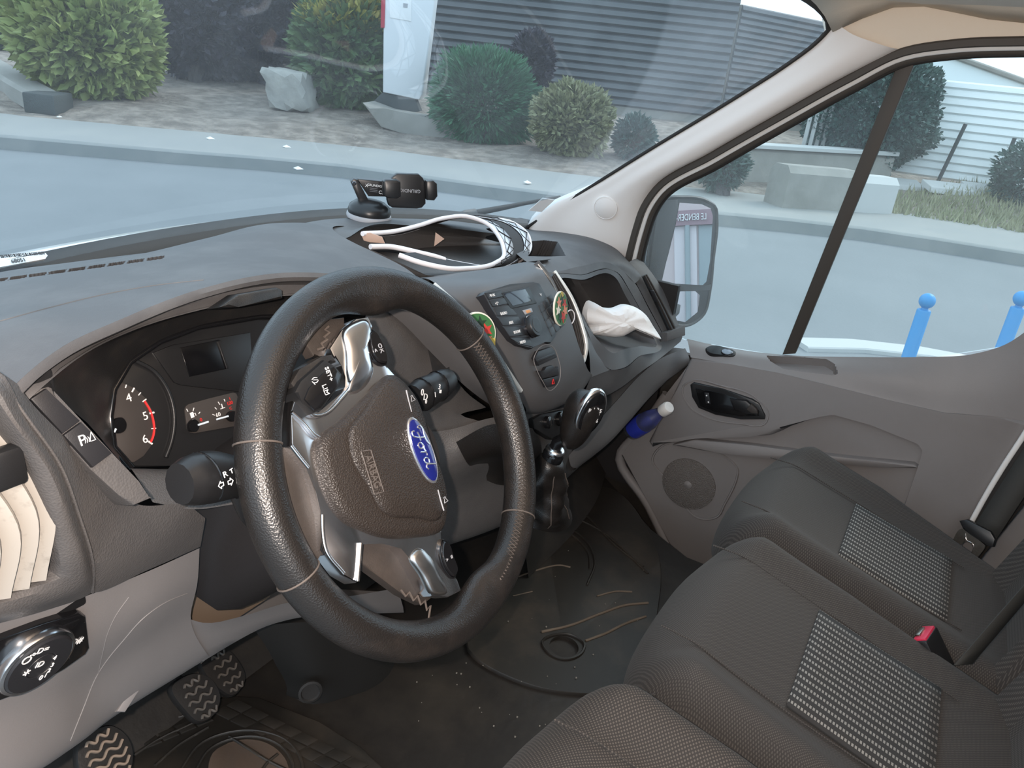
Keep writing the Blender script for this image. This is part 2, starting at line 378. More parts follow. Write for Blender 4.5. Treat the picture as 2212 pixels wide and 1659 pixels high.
def glass(name, tint, film, gloss=0.05, swept=None):
    """clear pane with a thin film of road dust; swept = (pivot, inner, outer) leaves a wiper-cleaned fan with less film"""
    m = bpy.data.materials.new(name); m.use_nodes = True; N = m.node_tree.nodes; L = m.node_tree.links
    for n in list(N): N.remove(n)
    out = N.new('ShaderNodeOutputMaterial'); tr = N.new('ShaderNodeBsdfTransparent'); tr.inputs[0].default_value = (*tint, 1)
    df = N.new('ShaderNodeBsdfTranslucent'); df.inputs[0].default_value = (0.80, 0.85, 0.90, 1)
    d2 = N.new('ShaderNodeBsdfDiffuse'); d2.inputs[0].default_value = (0.72, 0.75, 0.78, 1)
    dm = N.new('ShaderNodeMixShader'); dm.inputs[0].default_value = 0.25; L.new(df.outputs[0], dm.inputs[1]); L.new(d2.outputs[0], dm.inputs[2])
    gl = N.new('ShaderNodeBsdfGlossy'); gl.inputs['Roughness'].default_value = 0.02
    tc = N.new('ShaderNodeTexCoord'); ns = N.new('ShaderNodeTexNoise'); ns.inputs['Scale'].default_value = 5; ns.inputs['Detail'].default_value = 7
    ns.inputs['Roughness'].default_value = 0.7; L.new(tc.outputs['Object'], ns.inputs['Vector'])
    mr = N.new('ShaderNodeMapRange'); mr.inputs[1].default_value = 0.3; mr.inputs[2].default_value = 0.75
    mr.inputs[3].default_value = film * 0.65; mr.inputs[4].default_value = film * 1.5; L.new(ns.outputs[0], mr.inputs[0])
    fac = mr.outputs[0]
    if swept:
        acc = None
        for piv, r0, r1 in swept:
            d = N.new('ShaderNodeVectorMath'); d.operation = 'DISTANCE'; L.new(tc.outputs['Object'], d.inputs[0]); d.inputs[1].default_value = piv
            s = N.new('ShaderNodeMapRange'); s.interpolation_type = 'SMOOTHSTEP'; s.inputs[1].default_value = r1; s.inputs[2].default_value = r1 + 0.012
            s.inputs[3].default_value = 0.0; s.inputs[4].default_value = 1.0; L.new(d.outputs['Value'], s.inputs[0])
            if acc is None: acc = s.outputs[0]
            else:
                q = N.new('ShaderNodeMath'); q.operation = 'MINIMUM'; L.new(acc, q.inputs[0]); L.new(s.outputs[0], q.inputs[1]); acc = q.outputs[0]
        k = N.new('ShaderNodeMapRange'); k.inputs[3].default_value = 1.0; k.inputs[4].default_value = 1.9; L.new(acc, k.inputs[0])
        q = N.new('ShaderNodeMath'); q.operation = 'MULTIPLY'; L.new(fac, q.inputs[0]); L.new(k.outputs[0], q.inputs[1]); fac = q.outputs[0]
    m1 = N.new('ShaderNodeMixShader'); L.new(fac, m1.inputs[0]); L.new(tr.outputs[0], m1.inputs[1]); L.new(dm.outputs[0], m1.inputs[2])
    fr = N.new('ShaderNodeFresnel'); fr.inputs[0].default_value = 1.45
    g2 = N.new('ShaderNodeMath'); g2.operation = 'MULTIPLY'; g2.inputs[1].default_value = gloss * 10; L.new(fr.outputs[0], g2.inputs[0])
    m2 = N.new('ShaderNodeMixShader'); L.new(g2.outputs[0], m2.inputs[0]); L.new(m1.outputs[0], m2.inputs[1]); L.new(gl.outputs[0], m2.inputs[2])
    L.new(m2.outputs[0], out.inputs[0]); MATS[name] = m; return m
glass('side_glass', (0.93, 0.97, 0.97), 0.05)
glass('clear_plastic', (0.88, 0.92, 0.94), 0.22, 0.09)
# outdoors
mat('asphalt', (0.175, 0.195, 0.205), 0.9, bump=(25, 0.3), var=((0.215, 0.235, 0.245), 0.5, 0.3, 0.75), bdist=0.01)
mat('pavement', (0.27, 0.28, 0.275), 0.9, var=((0.33, 0.33, 0.31), 0.8, 0.3, 0.75))
mat('kerb_stone', (0.20, 0.22, 0.22), 0.9, var=((0.26, 0.27, 0.26), 3, 0.3, 0.7))
mat('road_paint', (0.32, 0.35, 0.36), 0.8, var=((0.22, 0.24, 0.25), 6, 0.45, 0.8))
mat('earth', (0.165, 0.140, 0.118), 1.0, bump=(12, 0.9), var=((0.34, 0.295, 0.25), 3.2, 0.38, 0.66), bdist=0.06)
mat('weeds', (0.22, 0.24, 0.13), 1.0, var=((0.38, 0.37, 0.24), 3, 0.3, 0.7))
mat('rock', (0.28, 0.28, 0.26), 0.9, bump=(6, 0.6), var=((0.42, 0.41, 0.37), 2.5, 0.3, 0.7), bdist=0.05)
mat('concrete', (0.25, 0.245, 0.22), 0.9, bump=(10, 0.3), var=((0.34, 0.33, 0.30), 1.5, 0.3, 0.7), bdist=0.02)
mat('bark', (0.10, 0.09, 0.09), 0.9)
def leaf(name, c1, c2, r=0.55):
    m = mat(name, c1, r, var=(c2, 2.2, 0.3, 0.7)); return m
leaf('leaf_lime', (0.16, 0.23, 0.055), (0.36, 0.38, 0.13)); leaf('leaf_plum', (0.026, 0.030, 0.046), (0.062, 0.050, 0.068))
leaf('leaf_laurel', (0.04, 0.11, 0.045), (0.13, 0.20, 0.06)); leaf('leaf_yellow', (0.28, 0.28, 0.05), (0.40, 0.36, 0.08))
leaf('leaf_pine', (0.035, 0.14, 0.07), (0.08, 0.22, 0.11)); leaf('leaf_olive', (0.17, 0.19, 0.09), (0.30, 0.29, 0.15))
leaf('leaf_dark', (0.035, 0.085, 0.07), (0.075, 0.13, 0.105))
mat('cladding_dark', (0.085, 0.093, 0.10), 0.6); mat('cladding_grey', (0.085, 0.093, 0.10), 0.6)
mat('cladding_white', (0.88, 0.92, 0.92), 0.6); mat('gable_white', (0.84, 0.93, 0.95), 0.7)
mat('sign_white', (0.78, 0.80, 0.82), 0.35); mat('sign_red', (0.5, 0.04, 0.07), 0.5); mat('panel_lit', (0.9, 0.9, 0.9), 0.4)
mat('post_dark', (0.06, 0.07, 0.07), 0.7); mat('far_white', (0.50, 0.51, 0.50), 0.8)
mat('facade_pink', (0.60, 0.50, 0.50), 0.8); mat('facade_plum', (0.30, 0.19, 0.22), 0.7); mat('shutter_grey', (0.30, 0.36, 0.38), 0.6); mat('door_pale', (0.66, 0.60, 0.62), 0.7)
mat('paper_white', (0.85, 0.87, 0.88), 0.7); mat('cloth_pink', (0.65, 0.18, 0.25), 0.7)
# ================================================================== steering wheel (turned a quarter to the right)
WC = Ve((-0.45, 0.0, 1.30)); WA = math.radians(30.2)
we2 = Ve((0, math.sin(WA), math.cos(WA)))
WF = Fr(WC, -we2, Ve((1, 0, 0)))            # wheel's own right = down the column side, own up = +x
sw = thing('steering_wheel', 'black leather steering wheel with chrome spokes, turned sideways', 'steering wheel', WC - Ve((0, 0, 0.19)))
RR, RT = 0.175, 0.0185
def wp(r, deg, h=0.0): a = math.radians(deg); return WF.p(r * math.cos(a), r * math.sin(a), h)
# rim: oval tube, swelling into the thumb rests where the spokes land (own angles 180 and 0)
R = []
NR = 144
for i in range(NR):
    dg = 360 * i / NR; ring = []
    sw_l = max(math.exp(-((((dg - c + 180) % 360) - 180) / 13.0) ** 2) for c in (172, 8))
    for j in range(20):
        t = 2 * math.pi * j / 20; cr, sh = math.cos(t), math.sin(t)
        rin = RT + (0.013 * sw_l if cr < 0 else 0.0)
        ring.append(wp(RR + cr * rin, dg, sh * RT * (1.02 - 0.12 * sw_l)))
    R.append(ring)
R.append(R[0])
mk('rim', rings(R, False, False), 'leather', sw, 60)
for dg in (246, 119, 45, 283):                # seams around the tube
    mk('rim_seam', tube([wp(RR + math.cos(t) * (RT + 0.0004), dg, math.sin(t) * (RT + 0.0004)) for t in (2 * math.pi * k / 28 for k in range(28))], 0.0009, 6, True), 'stitch', sw, 60)
def zigzag(d0, d1, t0=2.25, name='stitching', step=1.55, amp=0.0042, rr=RT):
    n = int(abs(d1 - d0) / step); P1 = []; P2 = []
    for k in range(n + 1):
        dg = d0 + (d1 - d0) * k / n
        for P, s in ((P1, 1), (P2, -1)):
            ta = t0 + s * (1 if k % 2 else -1) * amp / rr
            P.append(wp(RR + math.cos(ta) * (rr + 0.0006), dg, math.sin(ta) * (rr + 0.0006)))
    mk(name, join(tube(P1, 0.0009, 5), tube(P2, 0.0009, 5)), 'stitch', sw, 60)
zigzag(118, 14, 2.35)
# chrome bezel: one piece around the hub pad with arms to the rim
bez_px = [(796, 684), (807, 706), (797, 730), (801, 755), (813, 778), (838, 792), (856, 812), (905, 900), (945, 1060), (955, 1150),
          (953, 1195), (962, 1228), (988, 1250), (998, 1276), (969, 1291), (933, 1288), (887, 1202), (868, 1180), (825, 1174), (780, 1170),
          (778, 1195), (773, 1259), (742, 1241), (702, 1187), (695, 1114), (682, 1060), (666, 1010), (628, 963), (630, 889), (635, 852),
          (645, 865), (677, 896), (690, 896), (741, 853), (750, 837), (742, 814), (742, 788), (722, 771), (713, 752), (739, 712), (770, 688)]
mk('spoke_bezel', plate(WF, WF.ls(bez_px, 0.006), -0.012, 0.006, 0.0022), 'chrome', sw, 40)
# raised bright ridge down the upper arm, satin ridge on the lower arm
mk('spoke_ridge', pillow(WF, WF.ls([(741, 718), (768, 693), (794, 690), (804, 710), (796, 735), (802, 775), (807, 802), (792, 834), (768, 852), (748, 850), (753, 830), (749, 800), (747, 760)], 0.008), [(1.0, 0.004), (0.97, 0.0080), (0.88, 0.0100), (0.6, 0.0118), (0.2, 0.0124)], 60), 'chrome', sw, 60)
for pts, hh in (([(636, 850), (655, 874), (680, 899), (692, 898), (742, 856), (757, 838)], 0.0075), ([(630, 890), (655, 912), (680, 940), (694, 948)], 0.0068), ([(696, 1112), (697, 1150), (703, 1186), (742, 1239)], 0.0068), ([(779, 1173), (776, 1210), (772, 1256)], 0.0068), ([(628, 962), (648, 988), (666, 1010)], 0.0068)):
    mk('chrome_bead', tube(crom([WF.p(*WF.l(u, v, hh), hh) for u, v in pts], 20), 0.0019, 8), 'chrome', sw, 60)
mk('spoke_ridge', pillow(WF, WF.ls([(889, 1200), (905, 1182), (925, 1195), (950, 1240), (968, 1282), (936, 1284), (912, 1245)], 0.008), [(1.0, 0.004), (0.95, 0.0080), (0.82, 0.0098), (0.3, 0.0105)], 50), 'satin_chrome', sw, 60)
# plastic web between the lower legs and the rim
mk('spoke_web', plate(WF, WF.ls([(600, 965), (628, 962), (668, 1010), (696, 1110), (702, 1188), (685, 1215), (650, 1160), (612, 1060)], -0.004), -0.016, -0.004, 0.002), 'brown_skin', sw, 40)
mk('spoke_web', plate(WF, WF.ls([(655, 735), (700, 690), (745, 685), (745, 715), (716, 752), (722, 772), (690, 765), (678, 770)], -0.006), -0.018, -0.006, 0.002), 'brown_skin', sw, 40)
mk('spoke_pocket', plate(WF, WF.ls([(780, 1172), (868, 1184), (890, 1206), (936, 1290), (915, 1306), (870, 1284), (800, 1232), (779, 1215)], -0.012), -0.024, -0.012, 0.002), 'brown_skin', sw, 40)
mk('stitching', tube([WF.p(*WF.l(u, v, -0.010), -0.010) for u, v in ((866, 1274), (876, 1288), (884, 1279), (893, 1297), (902, 1287), (909, 1306), (918, 1297), (922, 1318), (930, 1308), (926, 1335))], 0.0011, 5), 'stitch', sw, 60)
mk('stitching', tube([WF.p(*WF.l(u, v, -0.004), -0.004) for u, v in ((710, 705), (702, 712), (712, 718), (700, 728), (707, 733), (694, 742), (699, 750), (686, 755))], 0.0011, 5), 'stitch', sw, 60)
# hub pad with a raised middle
pad_px = [(858, 806), (893, 838), (938, 960), (973, 1088), (966, 1140), (905, 1161), (805, 1152), (738, 1108), (700, 1020), (692, 952), (742, 905), (800, 850)]
PH = 0.013
P2 = WF.ls(pad_px, PH)
pad = mk('hub_pad', pillow(WF, P2, [(1.0, -0.02), (1.0, 0.005), (0.985, 0.0095), (0.95, 0.0125), (0.86, 0.0140), (0.5, 0.0150), (0.15, 0.0152)], 72), 'pad_skin', sw, 60)
mid_px = [(862, 815), (884, 838), (930, 955), (962, 1085), (955, 1120), (905, 1120), (830, 1106), (797, 1050), (762, 985), (757, 930), (790, 885)]
mk('raised_panel', pillow(WF, WF.ls(mid_px, 0.017), [(1.0, 0.012), (0.985, 0.0158), (0.94, 0.0178), (0.6, 0.0188), (0.2, 0.0190)], 60), 'pad_skin', pad, 60)
# oval emblem with script lettering
ea, eb = WF.l(913, 973, 0.0195)
mk('emblem', pillow(WF, ellipse(ea, eb, 0.0345, 0.0138, 40), [(1, 0.016), (1, 0.0200), (0.97, 0.0206), (0.94, 0.0206), (0.93, 0.0202)], 48), 'emblem_silver', sw, 40)
emb = mk('emblem_field', pillow(WF, ellipse(ea, eb, 0.0318, 0.0117, 40), [(1, 0.018), (1, 0.0208), (0.9, 0.0213), (0.4, 0.0217)], 48), 'emblem_blue', sw, 60)
script = [  # strokes of the script word, in units where the oval is 2 x 1
    [(-0.62, 0.20), (-0.70, 0.10), (-0.72, 0.22), (-0.60, 0.30), (-0.40, 0.27), (-0.20, 0.29), (-0.08, 0.36)],
    [(-0.33, 0.27), (-0.38, 0.10), (-0.45, -0.10), (-0.54, -0.22), (-0.66, -0.20), (-0.64, -0.10)],
    [(-0.58, 0.02), (-0.45, 0.05), (-0.30, 0.04)],
    [(-0.16, 0.06), (-0.26, -0.02), (-0.24, -0.14), (-0.13, -0.14), (-0.08, -0.02), (-0.14, 0.07), (-0.02, 0.05), (0.06, 0.08)],
    [(0.06, 0.08), (0.04, -0.04), (0.00, -0.15)], [(0.05, 0.02), (0.12, 0.08), (0.18, 0.07)],
    [(0.40, 0.05), (0.30, 0.07), (0.22, -0.03), (0.25, -0.14), (0.34, -0.12), (0.42, 0.02), (0.52, 0.26), (0.55, 0.33)],
    [(0.52, 0.26), (0.44, 0.02), (0.42, -0.10), (0.48, -0.15), (0.56, -0.09)]]
vf = []
for s in script:
    Q = crom([Ve((a, b, 0)) for a, b in s], len(s) * 5)
    vf.append(tube([WF.p(ea + q.x * 0.033, eb + q.y * 0.030 - 0.001, 0.0219) for q in Q], 0.00072, 5))
mk('emblem_script', join(*vf), 'emblem_silver', emb, 60)
# embossed safety word in its frame, horn marks
fb = WF.ls([(780, 975), (801, 972), (829, 1062), (809, 1068)], 0.0188)
mk('embossed_frame', frame_bar(WF, [fb[0], fb[1], fb[2], fb[3]], 0.0011, 0.0184, 0.0190, n=4), 'relief', pad, 40)
aa, ab = (sum(p[k] for p in fb) / 4 for k in (0, 1))
dx = Ve((fb[3][0] - fb[0][0], fb[3][1] - fb[0][1])).normalized(); L_ = (Ve(fb[3]) - Ve(fb[0])).length
exw = WF.x * dx.x + WF.y * dx.y; eyw = WF.n.cross(exw)
mk('embossed_lettering', text('AIRBAG', 0.0112, WF.p(aa, ab, 0.0184), exw, eyw, 0.0012, sx=L_ * 0.9 / 0.0455), 'relief', pad, None)
for pts in (((877, 843), (881, 862), (888, 890)), ((945, 1058), (951, 1080), (958, 1103))):
    mk('horn_mark', tube([WF.p(*WF.l(u, v, 0.0178), 0.0182) for u, v in pts], 0.0007, 5), 'print_grey', pad, 60)
for u, v in ((891, 861), (962, 1080)):
    a, b = WF.l(u, v, 0.0178); P = [(-.003, .0012), (-.001, .0012), (.0022, .003), (.0022, -.003), (-.001, -.0012), (-.003, -.0012)]
    mk('horn_mark', frame_bar(WF, [(a + p, b + q) for p, q in P], 0.0006, 0.0176, 0.0184, n=6), 'print_grey', pad, 60)
# control pods
pod_px = [(636, 848), (650, 822), (702, 776), (724, 788), (741, 808), (733, 838), (696, 886), (678, 893), (658, 868)]
pod = mk('button_pod', plate(WF, WF.ls(pod_px, 0.016), -0.004, 0.016, 0.003), 'black_satin', sw, 40)
mk('pod_side', plate(WF, WF.ls([(622, 830), (640, 800), (690, 770), (712, 768), (722, 784), (702, 778), (650, 824), (636, 848)], 0.006), -0.008, 0.010, 0.002), 'hood_black', sw, 40)
mk('rocker_button', plate(WF, WF.ls([(658, 862), (668, 838), (698, 806), (722, 792), (736, 810), (729, 836), (695, 880), (680, 886)], 0.0175), 0.012, 0.0178, 0.0016), 'black_gloss', pod, 40)
for s, u, v, sz, an in (('SET+', 710, 808, 0.0062, 0), ('LIM', 703, 842, 0.0066, 0), ('(/)', 681, 821, 0.0066, 0)):
    t_ = mk('pod_lettering', ftext(WF, s, u, v, sz, 0.0179, an), 'print_white', pod, None)
for u0, v0, u1, v1 in ((674, 824, 681, 831), (699, 843, 703, 852)):
    mk('pod_lettering', tube([WF.p(*WF.l(u0, v0, 0.0181), 0.0181), WF.p(*WF.l(u1, v1, 0.0181), 0.0181)], 0.0003, 4), 'print_white', pod, None)
for px, mk1, mk2 in (([(797, 716), (806, 712), (822, 735), (833, 760), (836, 786), (826, 786), (808, 772), (799, 745)], ('OK', 822, 752), ('<', 811, 757)),
                     ([(953, 1190), (958, 1166), (967, 1170), (978, 1200), (988, 1240), (984, 1247), (968, 1236), (957, 1214)], ('^', 964, 1210), ('=', 975, 1203))):
    b_ = mk('thumb_button', pillow(WF, WF.ls(px, 0.010), [(1.06, -0.004), (1.06, 0.008), (1.0, 0.0088), (0.95, 0.0075), (0.92, 0.0105), (0.85, 0.0118), (0.4, 0.0118)], 40), 'black_gloss', sw, 40)
    for s, u, v in (mk1, mk2): mk('button_mark', ftext(WF, s, u, v, 0.0066, 0.0119), 'print_grey', b_, None)
# ================================================================== steering column shroud and stalks
sh = thing('steering_column_shroud', 'dark plastic steering column shroud behind the wheel', 'column shroud', (-0.45, 0.14, 1.07))
ax = -WF.n    # from wheel toward the dash
def sring(c, rx, rz, k=24, sq=0.35, up=None):
    u_ = Ve((1, 0, 0)); v_ = we2 if up is None else up; Rg = []
    for j in range(k):
        t = 2 * math.pi * j / k; cs, sn = math.cos(t), math.sin(t)
        f = 1 / max(abs(cs) ** 4 + abs(sn) ** 4, 1e-6) ** 0.25
        f = 1 + (f - 1) * (1 - sq)
        Rg.append(c + u_ * cs * rx * f + v_ * sn * rz * f)
    return Rg
mk('shroud_shell', rings([sring(WC + ax * 0.045, 0.055, 0.055), sring(WC + ax * 0.05, 0.068, 0.066), sring(WC + ax * 0.11 + we2 * -0.005, 0.080, 0.076), sring(WC + ax * 0.20 + we2 * -0.015, 0.095, 0.090), sring(WC + ax * 0.30 + we2 * -0.03, 0.105, 0.10)]), 'shroud_plastic', sh, 40)
mk('hub_boss', lathe([(0.05, -0.010), (0.055, -0.03), (0.05, -0.05)], WC, WF.n, 28), 'shroud_plastic', sw, 40)
def stalk(name, label, path, rads, neck, marks, fr, h):
    t = thing(name, label, 'stalk', path[0])
    P = crom(path, 20); rr = [p.x for p in even([Ve((r, i, 0)) for i, r in enumerate(rads)], 20)]
    hd = mk('stalk_head', tube(P, rr, 14, flat=1.12, upv=(0, 0.3, 1)), 'black_satin', t, 50)
    mk('stalk_neck', tube(crom(neck, 12), 0.0075, 10), 'black_satin', t, 60)
    d = (path[1] - path[0]).normalized()
    for k in (4, 12): mk('collar', tube([P[k] + (Ve((0, 0, 1)) * math.cos(a) * 1.12 + d.cross(Ve((0, 0, 1))).normalized() * math.sin(a)) * (rr[k] + 0.0004) for a in (2 * math.pi * q / 24 for q in range(24))], 0.0009, 5, True), 'black_gloss', hd, 60)
    for s_, u, v, sz, ang in marks: mk('stalk_marking', ftext(fr, s_, u, v, sz, h, ang), 'print_white', hd, None)
    return t
LS = Fr(Y(490, 1030, 0.05), (1, 0.1, -0.05), (0, 0.2, 0.98))
ist = stalk('indicator_stalk', 'black indicator stalk on the dial side of the column', Yr((520, 1035, 0.075), (470, 1030, 0.072), (420, 1036, 0.068), (388, 1046, 0.066)), [0.012, 0.0165, 0.0185, 0.0195, 0.0195, 0.0185, 0.015],
      Yr((505, 1040, 0.075), (522, 1085, 0.08), (540, 1120, 0.09), (570, 1130, 0.11)), [('R', 486, 1025, 0.0075, 10), ('T', 500, 1018, 0.006, 10)], LS, 0.003)
ar = [(-1, 0), (-.35, .62), (-.35, .28), (.25, .28), (.25, -.28), (-.35, -.28), (-.35, -.62)]
for u, v, sx_ in ((480.5, 1046, 1), (495, 1042, -1)):
    a, b = LS.l(u, v, 0.0035); mk('arrow_marking', frame_bar(LS, [(a + p * 0.0042 * sx_, b + q * 0.0052) for p, q in ar], 0.0008, 0.003, 0.0042, n=7), 'print_white', ist, None)
RS_ = Fr(Y(930, 850, 0.075), (1, 0.0, 0.0), (0, 0.2, 0.98))
stalk('wiper_stalk', 'black wiper stalk on the radio side of the column', Yr((895, 862, 0.10), (925, 845, 0.10), (950, 832, 0.10), (972, 818, 0.10)), [0.016, 0.018, 0.0185, 0.017, 0.0175, 0.016, 0.012],
      Yr((905, 860, 0.10), (880, 880, 0.105), (850, 900, 0.12)), [('0', 912, 848, 0.011, -20), ('D', 919, 858, 0.011, -20), ('0', 920, 868, 0.007, -20), ('3', 949, 836, 0.009, -20), ('III', 951, 846, 0.006, -20), ('I', 940, 853, 0.009, 0)], RS_, 0.002)
# ================================================================== dashboard
db = thing('dashboard', 'dark grey van dashboard with dial binnacle, centre stack and passenger bin', 'dashboard', (0.0, 0.45, 0.75))
def dpart(name, VF, m, **k): return mk(name, VF, m, db, **k)
# --- driver's top pad: windscreen edge, crest of the binnacle hood, lip
rowA = Yr((-0.80, 0.50, 1.345), (-0.66, 0.58, 1.352), (0, 588, 0.63), (150, 567, 0.66), (300, 548, 0.68), (430, 534, 0.69), (560, 512, 0.69), (700, 500, 0.68), (860, 500, 0.64))
rowB = Yr((-0.80, 0.36, 1.37), (-0.70, 0.40, 1.375), (0, 634, 0.40), (150, 596, 0.42), (300, 560, 0.45), (466, 524, 0.45), (607, 500, 0.44), (700, 507, 0.42), (772, 528, 0.38))
rowB2 = Yr((-0.80, 0.22, 1.40), (-0.745, 0.22, 1.415), (0, 705, 0.24), (150, 655, 0.28), (300, 612, 0.30), (466, 570, 0.32), (640, 548, 0.33), (760, 552, 0.32), (845, 562, 0.32))
rowC = Yr((-0.80, 0.12, 1.40), (-0.765, 0.12, 1.410), (36, 828, 0.13), (130, 752, 0.155), (260, 690, 0.18), (430, 625, 0.205), (600, 590, 0.22), (760, 594, 0.215), (920, 612, 0.20))
slot_px = [[(u, v), (u + 37, v - 5), (u + 40, v - 12), (u + 4, v - 7)] for u, v in ((-24 + 42.5 * i, 611 - 5.9 * i) for i in range(9))]
pad_vf, slot_vf = recess(patch([rowA, rowB, rowB2, rowC], 300, 170), slot_px, (0, 0, -0.03))
tp = dpart('top_pad', pad_vf, 'pad_plastic', smooth=60)
for q in slot_vf:
    if q[1]: dpart('demister_slot', q, 'pad_plastic', smooth=None)
lipU = [p + Ve((0, 0.012, -0.016)) for p in rowC]
hoodB = Yr((-0.79, 0.15, 1.36), (-0.76, 0.15, 1.375), (92, 836, 0.145), (175, 770, 0.165), (290, 713, 0.19), (440, 668, 0.21), (600, 640, 0.225), (745, 642, 0.222), (880, 672, 0.20))
dpart('pad_lip', patch([rowC, [p + Ve((0, -0.004, -0.006)) for p in rowC], lipU, hoodB], 60, 10), 'pad_plastic')
# --- binnacle hood interior and dial cluster
CF = Fr(Y(400, 850, 0.252), (1, 0, 0), (0, 0.36, 0.933))
hA = Yr((262, 1000, 0.165), (190, 915, 0.15), (104, 826, 0.148), (175, 765, 0.165), (290, 709, 0.19), (440, 664, 0.21), (600, 636, 0.225), (745, 638, 0.222), (880, 668, 0.20), (960, 740, 0.18), (975, 830, 0.17))
clus_px = [(285, 1010), (246, 965), (238, 900), (246, 842), (280, 783), (345, 738), (430, 706), (560, 684), (700, 684), (840, 715), (880, 800)]
cl_edge = [CF.p(*CF.l(u, v, 0.004), 0.004) for u, v in clus_px]
dpart('binnacle_hood', patch([hA, [a.lerp(b, 0.5) + Ve((0, 0.01, 0.006)) for a, b in zip(hA, cl_edge)], cl_edge], 60, 14), 'hood_black')
cl = dpart('dial_cluster', plate(CF, CF.ls(clus_px + [(860, 930), (700, 955), (530, 958), (490, 975), (440, 1000), (400, 1006)], 0), -0.02, 0.0, 0.002), 'gauge_black')
mk('cluster_rim', tube([CF.p(*CF.l(u, v, 0.004), 0.004) for u, v in clus_px[:9]] , 0.0032, 8), 'black_gloss', cl, 60)
tc_ = CF.l(262, 922, 0.001)
def gp(u, v, h): a, b = CF.l(u, v, h); return CF.p(a, b, h)
# rev counter face, ridge ring, numerals, ticks, red arc
mk('rev_counter_face', plate(CF, CF.ls([(247, 828), (262, 826), (290, 838), (312, 858), (328, 885), (333, 910), (333, 940), (325, 965), (310, 985), (290, 998), (270, 1000), (252, 975), (244, 930), (244, 870)], 0.001), 0.0, 0.0016, 0.0005), 'gauge_face', cl, 40)
ring = Yr(*[(u, v, 0.24) for u, v in ((300, 780), (335, 800), (360, 835), (374, 880), (376, 920), (368, 960), (358, 985))])
mk('dial_ring', tube(crom([gp(u, v, 0.003) for u, v in ((290, 778), (330, 800), (358, 835), (374, 880), (376, 920), (370, 955), (358, 988))], 30), 0.0022, 8), 'black_satin', cl, 60)
for s, u, v in (('4', 278, 860), ('5', 314, 899), ('6', 313, 949)): mk('dial_numeral', ftext(CF, s, u, v, 0.0118, 0.0018), 'print_white', cl, None)
for (u0, v0, u1, v1, r) in ((256, 827, 256, 836, .0006), (273, 831, 271, 838, .0006), (290, 838, 285, 847, .0009), (304, 848, 299, 854, .0006), (316, 862, 308, 868, .0007), (333, 891, 323, 893, .0010), (337, 925, 327, 926, .0006), (329, 959, 320, 953, .0010)):
    mk('dial_tick', tube([gp(u0, v0, 0.002), gp(u1, v1, 0.002)], r, 5), 'print_white', cl, None)
mk('red_band', tube(crom([gp(u, v, 0.0019) for u, v in ((312, 866), (324, 886), (331, 908), (333, 928), (330, 945), (325, 956))], 18), 0.0013, 5), 'print_red', cl, 60)
mk('dial_boss', pillow(CF, CF.ls([(247, 905), (262, 902), (271, 914), (268, 930), (252, 936), (246, 932)], 0.003), [(1, 0.001), (1, 0.005), (0.9, 0.006), (0.4, 0.006)], 24), 'black_gloss', cl, 40)
mk('needle', tube([gp(246, 934, 0.006), gp(250, 926, 0.006)], 0.0012, 6), 'needle', cl, 60)
# fuel and temperature window
mk('small_gauge_face', plate(CF, CF.ls([(399, 886), (401, 878), (407, 873), (450, 861), (503, 848), (510, 850), (513, 857), (517, 905), (514, 914), (505, 921), (420, 936), (410, 934), (404, 926)], 0.001), 0.0, 0.0016, 0.0005), 'gauge_face', cl, 40)
for px in ([(417, 905), (428, 914), (424, 931), (410, 932), (405, 918)], [(497, 888), (511, 892), (512, 904), (498, 911), (488, 900)]):
    mk('dial_boss', pillow(CF, CF.ls(px, 0.003), [(1, 0.001), (1, 0.005), (0.9, 0.006), (0.4, 0.006)], 24), 'black_gloss', cl, 40)
for a, b in (((428, 918), (450, 911)), ((468, 906), (493, 899))): mk('needle', tube([gp(*a, 0.0065), gp(*b, 0.0065)], 0.0011, 6), 'needle', cl, 60)
for a, b in (((403, 883), (406, 889)), ((419, 881), (417, 888)), ((432, 890), (429, 894)), ((464, 880), (468, 884)), ((471, 868), (475, 874)), ((484, 862), (486, 867)), ((459, 895), (464, 897))):
    mk('dial_tick', tube([gp(*a, 0.002), gp(*b, 0.002)], 0.0005, 5), 'print_white', cl, None)
for s, u, v, sz, m_ in (('60', 471, 896, 0.0062, 'print_white'), ('120', 496, 871, 0.0052, 'print_red'), ('C', 498, 882, 0.0045, 'print_red'), ('0', 434, 907, 0.0055, 'print_red'), ('i', 496, 861, 0.005, 'print_red')):
    mk('dial_numeral', ftext(CF, s, u, v, sz, 0.0018), m_, cl, None)
fa, fb_ = CF.l(417, 896, 0.002); mk('fuel_symbol', join(plate(CF, [(fa - .003, fb_ - .0028), (fa + .001, fb_ - .0028), (fa + .001, fb_ + .003), (fa - .003, fb_ + .003)], 0.0016, 0.0021), tube([CF.p(fa + .0012, fb_ + .001, .002), CF.p(fa + .003, fb_ + .001, .002), CF.p(fa + .003, fb_ - .002, .002)], .0004, 4)), 'print_white', cl, None)
fa, fb_ = CF.l(480, 878, 0.002); mk('coolant_symbol', join(tube([CF.p(fa, fb_ + .003, .002), CF.p(fa, fb_ - .002, .002)], .0006, 4), tube([CF.p(fa - .003, fb_ - .002, .002), CF.p(fa + .003, fb_ - .002, .002)], .0005, 4)), 'print_white', cl, None)
